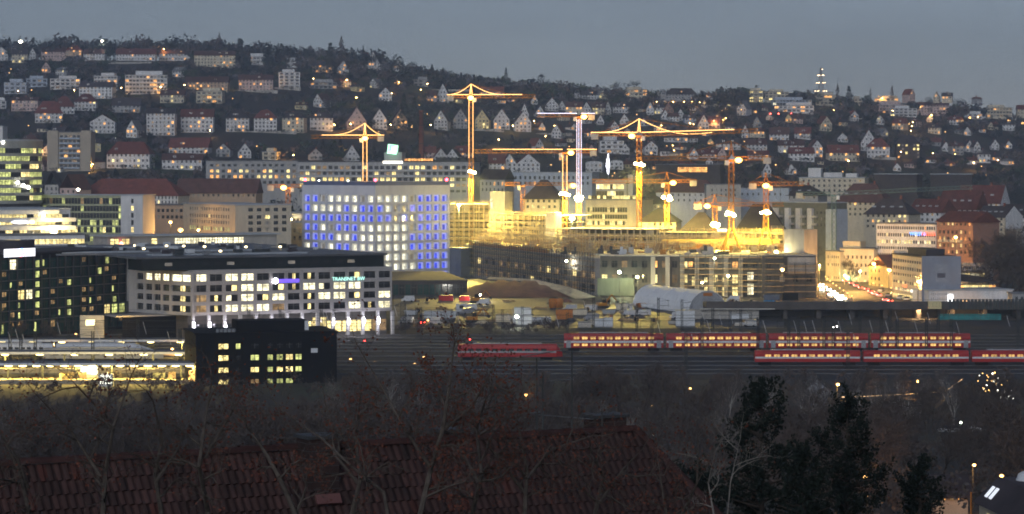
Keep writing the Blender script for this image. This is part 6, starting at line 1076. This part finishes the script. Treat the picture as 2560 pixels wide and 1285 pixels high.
LIM = [(-100, 968), (470, 965), (500, 950), (830, 945), (870, 915), (1120, 905), (1400, 902), (1500, 884), (1700, 888), (1850, 920), (2600, 922)]
def lim(px): return float(np.interp(px, [a for a, _ in LIM], [b for _, b in LIM]))
for i in range(190):
    px = random.uniform(-60, 2620); D = random.choice((random.uniform(505, 590), random.uniform(420, 560), random.uniform(300, 470))); yt = lim(px) + abs(random.gauss(0, 30)) + (0 if D > 480 else random.uniform(40, 150))
    baretree(px, D, yt, i % 7, '', wide=random.uniform(.8, 1.2), adj='leafless dark tree in the dense park wood', share='bare park trees')
for i in range(84):
    px = random.uniform(-40, 1250) if i < 60 else random.uniform(1700, 2620); D = random.uniform(300, 425); baretree(px, D, random.uniform(982, 1075), i % 7, '', wide=random.uniform(.9, 1.3), adj='leafless dark tree in the dense park wood', share='bare park trees')
for i, px in enumerate((868, 905, 985, 1003, 1040, 1078, 1102, 1128, 1210, 1220)): baretree(px, 470 + (i * 37) % 70, 925 + (i * 23) % 40, i % 7, 'in the middle park', True)
for i, px in enumerate((40, 130, 215, 330, 420, 560, 640, 760, 815, 1300, 1420, 1500, 1560, 1660)): baretree(px, 400 + (i * 31) % 120, 985 + (i * 19) % 50, i % 7, 'of scattered park birches', True)
for i, px in enumerate((1820, 1912, 2003, 2010, 2062, 2150, 2192, 2224, 2240, 2262, 2300, 2318, 2385)): baretree(px, 470 + (i * 29) % 80, 915 + (i * 17) % 40, i % 7, 'in the right-hand park', True)
for i, (px, D, yt, w) in enumerate(((2480, 1040, 575, 1.2), (2515, 1020, 560, 1.3), (2550, 1000, 548, 1.3), (2495, 985, 610, 1.2), (2535, 975, 600, 1.3), (2572, 985, 580, 1.2), (2470, 1000, 630, 1.1), (2420, 1010, 640, 1.0))): baretree(px, D, yt, i % 7, 'of the wood beside the flats', name='tall_bare_tree', adj='tall leafless tree', wide=w)
for i, (px, D, yt) in enumerate(((2127, 1085, 640), (2010, 1180, 600), (1330, 800, 800), (1350, 805, 805), (1312, 802, 808), (1100, 812, 812), (118, 730, 800), (135, 735, 815), (60, 745, 800), (330, 1120, 560))): baretree(px, D, yt, i % 7, 'between the buildings', name='street_tree', adj='small bare street tree', wide=1.1)
# dark evergreen masses among the city blocks
def grove(lab, px0, px1, y0, y1, D0, D1, n, hgt, m='wood_dark', name='tree_grove'):
    Q = []
    for i in range(n):
        px, D = random.uniform(px0, px1), random.uniform(D0, D1); p = XY(px, D); h = random.uniform(*hgt); c = crown_cloud('broad', 130) * (h * 1.1, h * 1.1, h) + (p.x, D, T(p.x, D)); Q.append(leafquads(c, h * RNG.uniform(.03, .07, 130)))
    tag(ob(name, npmesh(name, np.concatenate(Q), MATS[m])), lab, 'wood', kind='stuff')
grove('dark bushy trees behind the beige office and small crane', 560, 770, 450, 540, 1290, 1400, 46, (10, 20)); grove('dark trees above the right-hand red roofs', 2250, 2620, 400, 520, 1420, 1700, 130, (9, 17)); grove('dark trees around the cream flats and barracks', 1640, 2250, 420, 480, 1500, 1640, 90, (7, 12), 'wood_brown'); grove('dark trees below the hill behind the old roofs', 100, 560, 430, 470, 1420, 1560, 70, (8, 13)); grove('dark trees hiding the feet of the glasshouse halls', 2170, 2470, 400, 500, 1400, 1485, 60, (8, 12)); grove('dark shrubs by the tracks and the yard edge', 1000, 1420, 815, 850, 768, 800, 60, (2, 4.5), 'twig'); grove('low dark undergrowth over the park floor', -60, 2620, 950, 1100, 430, 606, 420, (2, 5), 'twig'); grove('dark brushwood on the slope below the houses', -60, 2620, 1100, 1285, 230, 430, 330, (3, 6), 'twig')
# park lamps
for (px, py, D, s, w) in ((2093, 960, 560, .8, 900), (2293, 952, 565, .8, 900), (1315, 986, 540, .7, 500), (1725, 970, 545, .5, 250), (1118, 990, 540, .4, 200), (878, 997, 535, .3, 150), (1630, 1014, 520, .3, 150), (2482, 935, 590, .6, 500)): t = lit_lamp('park_lamp', '', 'street lamp', px, py, D, 0, (1, .46, .10), 6, w, s, 'orange lamps in the park', 'sodium', pole=.08); reg(t, px, 'small orange park lamp', 'park lamp', 'among the bare trees')
for (px, py, D) in ((1404, 1050, 470), (1275, 1058, 468), (1632, 1085, 450), (570, 1097, 440), (45, 1147, 400), (2400, 1055, 480)): t = lit_lamp('park_lamp', '', 'street lamp', px, py, D, T(XY(px, D).x, D), (.85, 1, .75), 26, 160, .45, 'white lamps in the park', 'mint', pole=.07); reg(t, px, 'small greenish white lamp', 'white lamp', 'on the park path')
for (px, py, D, s, w) in ((2160, 1190, 300, .75, 500), (2250, 1200, 300, .4, 200), (2432, 1160, 300, .7, 600), (2500, 1187, 280, .75, 600), (2363, 1225, 270, .4, 300), (2105, 1237, 260, .3, 150), (1970, 1260, 250, .25, 100), (2090, 1265, 250, .3, 200), (2168, 1238, 265, .3, 100)): t = lit_lamp('lane_lamp', '', 'street lamp', px, py, D, T(XY(px, D).x, D), (1, .44, .09), 7, w, s * .62, 'orange lamps on the near lane', 'sodium', pole=.06); reg(t, px, 'glowing orange lane lamp', 'lane lamp', 'beyond the pines')
# domed pavilion, lit railing, lights beyond a bare tree
D = 548; p = XY(2043, D); t = thing('park_pavilion', 'round pavilion with pale conical roof in the park', 'pavilion', (p.x, D, 0)); MB().lathe([(2.2, 0), (2.2, 2.6)], 12).build('wall', MATS['slate_wall'], t); MB().lathe([(3.2, 2.5), (3.1, 2.7), (1.2, 4.0), (.15, 5.0), (0, 5.3)], 12).build('roof', MATS['pale_roof'], t)
for k in range(8): bx('post', MATS['dark_steel'], t, (2.9 * math.cos(k * .785), 2.9 * math.sin(k * .785), 1.25), (.16, .16, 2.5))
t = thing('lit_railing', 'orange-lit footpath railing running through the park', 'railing', (0, 0, 0)); P = [W(2100, 993, 552), W(2180, 990, 556), W(2270, 985, 562), W(2362, 979, 570), W(2405, 948, 590)]
for i, (a, b) in enumerate(zip(P, P[1:])): MB().tube(a, b, .06).build('handrail', M('rail_glow', (.8, .6, .4), em=(1, .62, .30), es=1.6), t); MB().tube(a, Vector((a.x, a.y, 0)), .05).build('post', MATS['dark_steel'], t)  # handrail emits: lamplight along the path is put into its material
[plight('rail_light', t, (a.x, a.y - 2, a.z + 1), (1, .5, .14), 420, .3) for a in P[:4]]
D = 520; p = XY(2488, D); z0 = 0; t = thing('lamp_tree', 'orange and white lights seen through a bare tree', 'tree', (p.x, D, z0)); ob('trunk', BT[1][0], t, (0, 0, 0), 0, (9, 9, 10)); ob('twigs', BT[1][1], t, (0, 0, 0), 0, (9, 9, 10)); mo, mw_ = M('far_light_orange', (.8, .5, .2), em=(1, .55, .15), es=5), M('far_light_white', (.9, .9, .9), em=(1, .97, .8), es=5)
for i in range(46): q = W(random.gauss(2478, 18) if i < 28 else random.gauss(2522, 10), random.gauss(958, 18) if i < 28 else random.gauss(994, 10), D); s = random.uniform(.14, .34) if i < 28 else random.uniform(.1, .2); ob('far_light', sphere(mo if i < 18 else mw_), t, (q.x - p.x, random.uniform(-1, 1), q.z - z0), 0, (s, s, s))  # glowing balls placed in the twigs stand in for lights beyond the tree
for i, (px, py, D) in enumerate(((2070, 1062, 500), (2105, 1060, 498), (2155, 1064, 495), (2375, 1062, 490), (2455, 1060, 492), (2030, 1208, 330), (2545, 1075, 480))): q = XY(px, D); t = car(px, 0, 'car_white' if i % 2 == 0 else 'car_silver', '', random.uniform(-.4, .4), False, False, D=D, z=T(q.x, D) + .02, group='cars parked in the park lane'); reg(t, px, 'pale car in place of lights behind trees', 'lane car', 'in the park lane')  # pale car paint stands in for white lights behind the trees
# ================================================================ NEAR ROOF, ANTENNAS, TREES
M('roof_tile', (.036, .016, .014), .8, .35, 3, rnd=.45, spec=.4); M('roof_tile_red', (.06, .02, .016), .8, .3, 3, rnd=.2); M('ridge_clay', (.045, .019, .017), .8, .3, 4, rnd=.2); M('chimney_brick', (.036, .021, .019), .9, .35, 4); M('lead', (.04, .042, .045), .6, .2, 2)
def near_roof():
    PIT = math.radians(54); h = 6.02; Rr = Vector((2.8, 59.6, CZ - h)); rz = math.atan2(.474, .88)
    t = thing('tiled_roof_house', 'dark red tiled roof with two chimneys in front', 'house', (Rr.x, Rr.y, Rr.z), rz); W_ = 17.0; S_ = 4.0
    c, s = math.cos(PIT), math.sin(PIT); q = MB(); e = S_ * c; zz = -S_ * s
    q.poly([(-W_, 0, 0), (-W_, -e, zz), (e, -e, zz), (0, 0, 0)]); q.poly([(0, 0, 0), (e, -e, zz), (e, e, zz)]); q.poly([(-W_, 0, 0), (0, 0, 0), (e, e, zz), (-W_, e, zz)]); rf = q.build('roof', MATS['dark_roof'], t)
    w = MB(); w.box(-W_, e - .5, -e + .5, e - .5, zz - 5, zz + .1); w.build('wall', MATS['cream_wall'], t)
    # tiles: interlocking pan tiles, each a curved plate
    TW, TH = .172, .325; n = 4
    def plate(mb, ox=0., oy=0., dz=0.):
        k = len(mb.v); N = [(-.5 + i / n) for i in range(n + 1)]
        for a, lift in ((-.40, .018), (.02, .045)):
            pass
        for yy, lift in ((.06, .012), (-TH - .02, .048)):
            for u in N: mb.v.append((ox + u * TW * 1.02, oy + yy, dz + lift + .022 * math.cos(u * 2 * math.pi + .6)))
        for u in N: mb.v.append((ox + u * TW * 1.02, oy - TH - .02, dz + .012 + .022 * math.cos(u * 2 * math.pi + .6)))
        m = n + 1
        for i in range(n): mb.f.append((k + i, k + m + i, k + m + i + 1, k + i + 1)); mb.m.append(0); mb.f.append((k + m + i, k + 2 * m + i, k + 2 * m + i + 1, k + m + i + 1)); mb.m.append(0)
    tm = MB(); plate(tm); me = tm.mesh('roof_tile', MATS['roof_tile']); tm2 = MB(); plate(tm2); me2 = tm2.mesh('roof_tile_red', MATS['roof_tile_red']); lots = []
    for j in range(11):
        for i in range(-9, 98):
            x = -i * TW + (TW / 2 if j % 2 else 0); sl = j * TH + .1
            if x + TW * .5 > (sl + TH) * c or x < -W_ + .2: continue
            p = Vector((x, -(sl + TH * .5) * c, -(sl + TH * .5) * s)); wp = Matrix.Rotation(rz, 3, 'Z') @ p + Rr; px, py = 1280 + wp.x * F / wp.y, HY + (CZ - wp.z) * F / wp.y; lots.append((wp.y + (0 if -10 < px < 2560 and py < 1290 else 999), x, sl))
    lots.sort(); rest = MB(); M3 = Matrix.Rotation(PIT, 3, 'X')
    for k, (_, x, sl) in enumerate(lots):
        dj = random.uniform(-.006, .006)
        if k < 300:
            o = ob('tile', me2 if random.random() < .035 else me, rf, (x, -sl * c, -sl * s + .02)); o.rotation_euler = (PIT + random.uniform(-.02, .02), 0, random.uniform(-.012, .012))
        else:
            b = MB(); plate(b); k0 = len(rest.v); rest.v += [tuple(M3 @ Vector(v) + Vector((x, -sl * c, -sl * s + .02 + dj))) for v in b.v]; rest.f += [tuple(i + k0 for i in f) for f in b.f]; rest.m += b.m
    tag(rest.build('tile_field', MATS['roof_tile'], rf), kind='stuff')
    rt = MB(); nn = 6
    for a in range(nn): t0, t1 = math.pi * a / nn, math.pi * (a + 1) / nn; rt.poly([(0, .11 * math.cos(t0), .11 * math.sin(t0)), (0, .11 * math.cos(t1), .11 * math.sin(t1)), (-.40, .125 * math.cos(t1), .125 * math.sin(t1)), (-.40, .125 * math.cos(t0), .125 * math.sin(t0))])
    rm = rt.mesh('ridge_tile', MATS['ridge_clay'])
    for i in range(44): ob('ridge_tile', rm, rf, (-.37 * i, 0, .02 + random.uniform(-.008, .008)))
    hd = Vector((c, -c, -s)).normalized()
    for i in range(12): o = ob('ridge_tile', rm, rf, tuple(hd * (.38 * i + .40))); o.rotation_euler = hd.to_track_quat('X', 'Z').to_euler()
    def chim(x, y, z, w, d, hh, lab=None):
        k = MB(); k.box(-w / 2, w / 2, -d / 2, d / 2, -1.2, hh); o = k.build('chimney', MATS['chimney_brick'], t, (x, y, z)); MB().box(-w / 2 - .06, w / 2 + .06, -d / 2 - .06, d / 2 + .06, hh + .003, hh + .07).build('cap', MATS['lead'], o)
        for zz_ in np.arange(-.6, hh, .16): MB().box(-w / 2 - .006, w / 2 + .006, -d / 2 - .006, d / 2 + .006, zz_, zz_ + .012).build('brick_course', MATS['lead'], o)
    chim(-.55, .45, 0, .80, .55, .30); chim(-8.0, -.35, -.35, .70, .60, .62); chim(-4.0, 1.4, -.7, .55, .5, .75)
    b = MB(); b.box(-.28, .28, -.11, .11, 0, .05); o = b.build('roof_window', M('roof_window_pink', (.15, .07, .065), .3, .1, 2), t, (-8.0, -.86, -.98)); o.rotation_euler = (PIT, 0, 0)
near_roof()
def antenna(px, ytop, ybot, D, lab, yagi=(), lean=0.):
    a, b = W(px, ybot, D), W(px + lean, ytop, D); t = thing('roof_antenna', lab, 'antenna', tuple(a)); MB().tube((0, 0, -.3), b - a, .022, .016, 6).build('mast', MATS['dark_steel'], t); k = F / D
    for (py, x0, x1, tilt, n) in yagi:
        q = MB(); z = (ybot - py) / k; p0, p1 = Vector(((x0 - px) / k, -.1, z)), Vector(((x1 - px) / k, .2, z + tilt)); q.tube(p0, p1, .012, n=4)
        for i in range(n): c = p0.lerp(p1, (i + .5) / n); q.tube(c + Vector((-.02, -.22, .03)), c + Vector((.05, .22, -.03)), .008, n=3)
        q.build('yagi_boom', MATS['steel'], t)
antenna(1342, 895, 1078, 58.6, 'tall roof antenna mast with slanted pale dipole on top', [(893, 1290, 1385, .12, 3), (1032, 1325, 1350, 0, 3)]); antenna(1430, 872, 1080, 58.9, 'tallest roof antenna mast with crossbar and small yagi', [(876, 1392, 1468, -.06, 2), (952, 1366, 1436, .02, 7)]); antenna(1357, 932, 1076, 58.6, 'thin bare rod between the two tall antenna masts'); antenna(1228, 945, 1085, 58.0, 'thin leaning rod left of the antenna masts', (), 16); antenna(1505, 1030, 1056, 59.2, 'long yagi antenna reaching left from the right chimney', [(1036, 1345, 1500, -.14, 14)])
M('dry_leaf', (.115, .038, .024), .9, .5, 6); M('near_bark', (.075, .062, .052), .95, .45, 8); M('pine_needle', (.010, .017, .013), .9, .4, 3); M('pale_twig', (.20, .18, .16), .9, .3, 4)
def near_tree(lab, D, stems, seed, leafy, leafbox=None, bark='near_bark', name='brown_leaved_tree', dens=1.15, r0=.055):
    """tree whose limbs rise into the frame from below; stems are limb courses (photo column, row) at distance D"""
    r = random.Random(seed); mb = MB(); leaves = []; k = F / D; base = W(stems[0][0][0], 1500, D); t = thing(name, lab, 'tree', (base.x, D, base.z)); B = Vector((base.x, D, base.z))
    def twig(p, d, L, rad, lv):
        n = 3
        for i in range(n):
            q = p + d * (L / n); mb.tube(p - B, q - B, rad, rad * .8, 4 if lv < 1 else 3); p = q; rad *= .8; d = (d + Vector((r.gauss(0, .22), r.gauss(0, .22), r.gauss(.02, .18)))).normalized()
            if lv >= 1 and r.random() < leafy * .55:
                for _ in range(r.choice((1, 2, 3))): leaves.append(p - B + Vector((r.gauss(0, .05), r.gauss(0, .05), r.gauss(-.04, .04))))
            if lv < 2:
                for _ in range(2): o = Matrix.Rotation(r.uniform(0, 6.28), 3, d) @ d.orthogonal().normalized(); twig(p, (d * .6 + o * .9 + Vector((0, 0, .1))).normalized(), L * r.uniform(.45, .7), rad * .6, lv + 1)
    for st in stems:
        P = [W(px, py, D) + Vector((0, r.uniform(-.5, .5), 0)) for px, py in st]; rad = r0 * (1 if st is stems[0] else .62); n = len(P) - 1; rs = [rad * (1 - .7 * i / n) for i in range(n + 1)]
        for i in range(n):
            mb.tube(P[i] - B, P[i + 1] - B, rs[i], rs[i + 1], 6)
            m = max(1, int((P[i + 1] - P[i]).length / .34 * dens)) if st[i][1] < 1420 else 0
            for j in range(m):
                p = P[i].lerp(P[i + 1], (j + r.random()) / m); d = (P[i + 1] - P[i]).normalized(); o = Matrix.Rotation(r.uniform(0, 6.28), 3, d) @ d.orthogonal().normalized(); twig(p, (d * .5 + o * .9).normalized(), r.uniform(.35, .85), rs[i] * .45 + .004, 0)
        twig(P[-1], (P[-1] - P[-2]).normalized(), .8, rs[-1], 0)
    mb.build('limbs', MATS[bark], t)
    if leaves: L = np.array([tuple(v) for v in leaves]); ob('foliage', npmesh('foliage', leafquads(L, RNG.uniform(.015, .036, len(L))), MATS['dry_leaf']), t)
    return t
near_tree('brown-leaved tree with forked dark stem at the lower left corner', 44, [[(255, 1500), (250, 1285), (258, 1180), (290, 1060), (312, 985)], [(252, 1190), (180, 1080), (120, 1000)], [(285, 1075), (230, 1020), (190, 960)]], 1, .25)
near_tree('thin-stemmed brown tree left of the near chimney', 46, [[(520, 1500), (512, 1285), (505, 1160), (518, 1060), (520, 980)], [(508, 1150), (560, 1060), (600, 1000)]], 2, .25)
near_tree('brown-leaved tree with long slanting limb across the roof', 42, [[(760, 1500), (740, 1290), (700, 1190), (660, 1130), (625, 1080)], [(1010, 1500), (960, 1230), (880, 1160), (800, 1100), (740, 1060)]], 3, .6)
near_tree('dense reddish tree before the roof middle', 43, [[(1055, 1500), (1050, 1290), (1075, 1180), (1110, 1060), (1125, 960), (1130, 910)], [(1080, 1170), (1010, 1060), (960, 980), (930, 930)], [(1100, 1080), (1180, 1020), (1215, 950)]], 4, .75, dens=1.2)
near_tree('brown tree rising over the right half of the roof', 45, [[(1320, 1500), (1312, 1290), (1318, 1180), (1300, 1090)], [(1316, 1190), (1380, 1130), (1450, 1100)], [(1314, 1240), (1250, 1160), (1215, 1110)]], 5, .45)
near_tree('brown-leaved tree at the far lower left edge', 44, [[(60, 1500), (64, 1285), (50, 1180), (20, 1100)], [(62, 1230), (40, 1150), (10, 1120)]], 6, .2)
near_tree('pale-twigged bare sapling before the pines', 52, [[(1788, 1500), (1782, 1285), (1772, 1210), (1780, 1140)], [(1800, 1480), (1822, 1200), (1850, 1120)]], 7, .06, bark='pale_twig', name='bare_sapling', r0=.03)
near_tree('reddish undergrowth tree between roof edge and pines', 48, [[(1700, 1500), (1712, 1290), (1740, 1200)], [(1690, 1400), (1660, 1250), (1650, 1180)]], 8, .5, name='brown_shrub')
near_tree('slender brown tree between the two left stems', 47, [[(395, 1500), (400, 1285), (385, 1190), (405, 1100), (395, 1030)], [(396, 1200), (450, 1120), (470, 1060)]], 21, .3)
near_tree('slender brown tree right of the near chimney', 46, [[(890, 1500), (880, 1290), (905, 1190), (885, 1100), (900, 1020)], [(898, 1200), (840, 1130), (830, 1070)]], 22, .2)
near_tree('bare brown tree in front of the right chimney', 47, [[(1500, 1500), (1490, 1290), (1510, 1200), (1480, 1130)], [(1498, 1250), (1560, 1180), (1590, 1140)]], 23, .3)
near_tree('reddish tree leaning beside the dense one', 45, [[(1190, 1500), (1180, 1290), (1205, 1180), (1190, 1080), (1210, 1010)], [(1196, 1200), (1150, 1120), (1140, 1040)]], 24, .6)
def pine(lab, px, yt, D, width, seed, hh):
    r = random.Random(seed); top = W(px, yt, D); z0 = T(top.x, D); t = thing('pine_tree', lab, 'tree', (top.x, D, z0), 0, 'dark pines near the roof'); H = top.z - z0; mb = MB(); mb.tube((0, 0, 0), (0, 0, H * .97), .16, .03, 7); Q = []; LQ = []
    nb = int(40 + H * 8)
    for i in range(nb):
        f = (i + .5) / nb; z = H * (.12 + .86 * f); R = width * (1 - f) ** .7 * r.uniform(.55, 1.1) + .12; a = r.uniform(0, 6.28); e = Vector((R * math.cos(a), R * math.sin(a), z + R * .25)); mb.tube((0, 0, z - .1), e, .035, .012, 4)
        for k in range(max(2, int(R * 3.2))):
            c = Vector((0, 0, z - .1)).lerp(e, .35 + .65 * (k + r.random()) / max(2, int(R * 3.2))) + Vector((r.gauss(0, .14), r.gauss(0, .14), r.gauss(.06, .12))); up = Vector((.35 * math.cos(a), .35 * math.sin(a), 1)).normalized(); L = r.uniform(.35, .6)
            LQ.append(leafquads(np.array([tuple(c + up * r.uniform(0, L) + Vector((r.gauss(0, .09), r.gauss(0, .09), 0))) for _ in range(32)]), .06))
            for _ in range(26):
                s = c + up * r.uniform(0, L); d = (Vector((r.gauss(0, 1), r.gauss(0, 1), r.gauss(.35, .6)))).normalized(); w = d.cross(up).normalized() * .014; en = s + d * r.uniform(.12, .22); Q.append((s - w, s + w, en))
    for k in range(3): 
        for _ in range(90): s = Vector((r.gauss(0, .08), r.gauss(0, .08), H * .93 + r.uniform(0, .5))); d = Vector((r.gauss(0, 1), r.gauss(0, 1), r.gauss(.5, .6))).normalized(); w = Vector((d.y, -d.x, 0)).normalized() * .012; Q.append((s - w, s + w, s + d * .17))
    mb.build('trunk', MATS['bark'], t); ob('crown', npmesh('pine_crown', np.array([[tuple(v) for v in q] for q in Q]), MATS['pine_needle']), t); ob('inner_foliage', npmesh('pine_inner', np.concatenate(LQ), MATS['pine_needle']), t)
pine('large bushy pine standing right of the roof', 1905, 968, 82, 2.5, 11, 9); pine('second bushy pine with raised tip beside the large one', 2118, 1000, 88, 2.5, 12, 9); pine('small pine at lower right by the lane lamps', 2300, 1168, 92, 1.6, 13, 6); pine('low dark pine filling the gap under the two big pines', 2010, 1130, 78, 1.9, 14, 6); pine('low pine touching the roof hip', 1745, 1180, 74, 1.3, 15, 5)
# house at the lower right corner
t = bld('corner_house', 'cream house with dark mansard roof and lit skylights at lower right', 'house', (2448, 150), (2600, 138), 1256, 9, 'cream_wall', [('f', 4, .3, .05, .95, [(1272, 1290)], {'y': 1, 'd': 1})], zb=T(XY(2500, 148).x, 148), rooft=None); L, H = t['L'], t['H']
q = MB(); q.poly([(-.3, -.3, H), (L + .3, -.3, H), (L - .6, 1.0, H + 1.5), (.5, 1.0, H + 1.5)]); q.poly([(-.3, -.3, H), (.5, 1.0, H + 1.5), (.5, 8, H + 1.5), (-.3, 9.3, H)]); q.poly([(.5, 1, H + 1.5), (L - .6, 1, H + 1.5), (L - .6, 8, H + 1.5), (.5, 8, H + 1.5)]); q.build('roof', MATS['dark_roof'], t)
for x in (1.15, 2.0): o = bx('skylight', M('skylight_white', (.8, .8, .8), em=(.85, .9, 1), es=.55), t, (x, .30, H + .75), (.42, .06, .75)); o.rotation_euler = (-math.atan2(1.3, 1.5), 0, 0)
MB().lathe([(.7, 0), (.55, .35), (.3, .5), (0, .55)], 12).build('roof_dome', MATS['white_metal'], t, (2.2, 2.2, H + 1.5), smooth=True)
MB().tube((.1, -.5, H - 1), (.1, -.5, H + .6), .05).build('downpipe', MATS['orange_box'], t)
D = 262; a = XY(2372, D); t = bld('garden_house', 'orange-lit small house window behind lower right trees', 'house', (2340, D), (2420, D), 1232, 6, 'tan_wall', [('f', 3, .5, .1, .9, [(1240, 1250)], {'o': 3, 'k': 1})], zb=T(a.x, D), roof='dark_roof', rooft='gable', rh=1.5); plight('porch_light', t, (2, -3, 3), (1, .45, .12), 60, .2)
# ================================================================ HAZE
def haze():
    m = bpy.data.materials.new('haze'); m.use_nodes = True; n = m.node_tree.nodes; n.clear(); o = n.new('ShaderNodeOutputMaterial'); v = n.new('ShaderNodeVolumePrincipled')
    v.inputs['Color'].default_value = (.66, .80, 1, 1); v.inputs['Density'].default_value = 0.00017; v.inputs['Anisotropy'].default_value = .2
    m.node_tree.links.new(v.outputs[0], o.inputs['Volume'])
    tag(MB().box(-1010, 1010, -90, 3260, -4, 215).build('haze', m), 'thin blue dusk haze over the valley', 'haze', kind='stuff')
haze()
finish_labels()
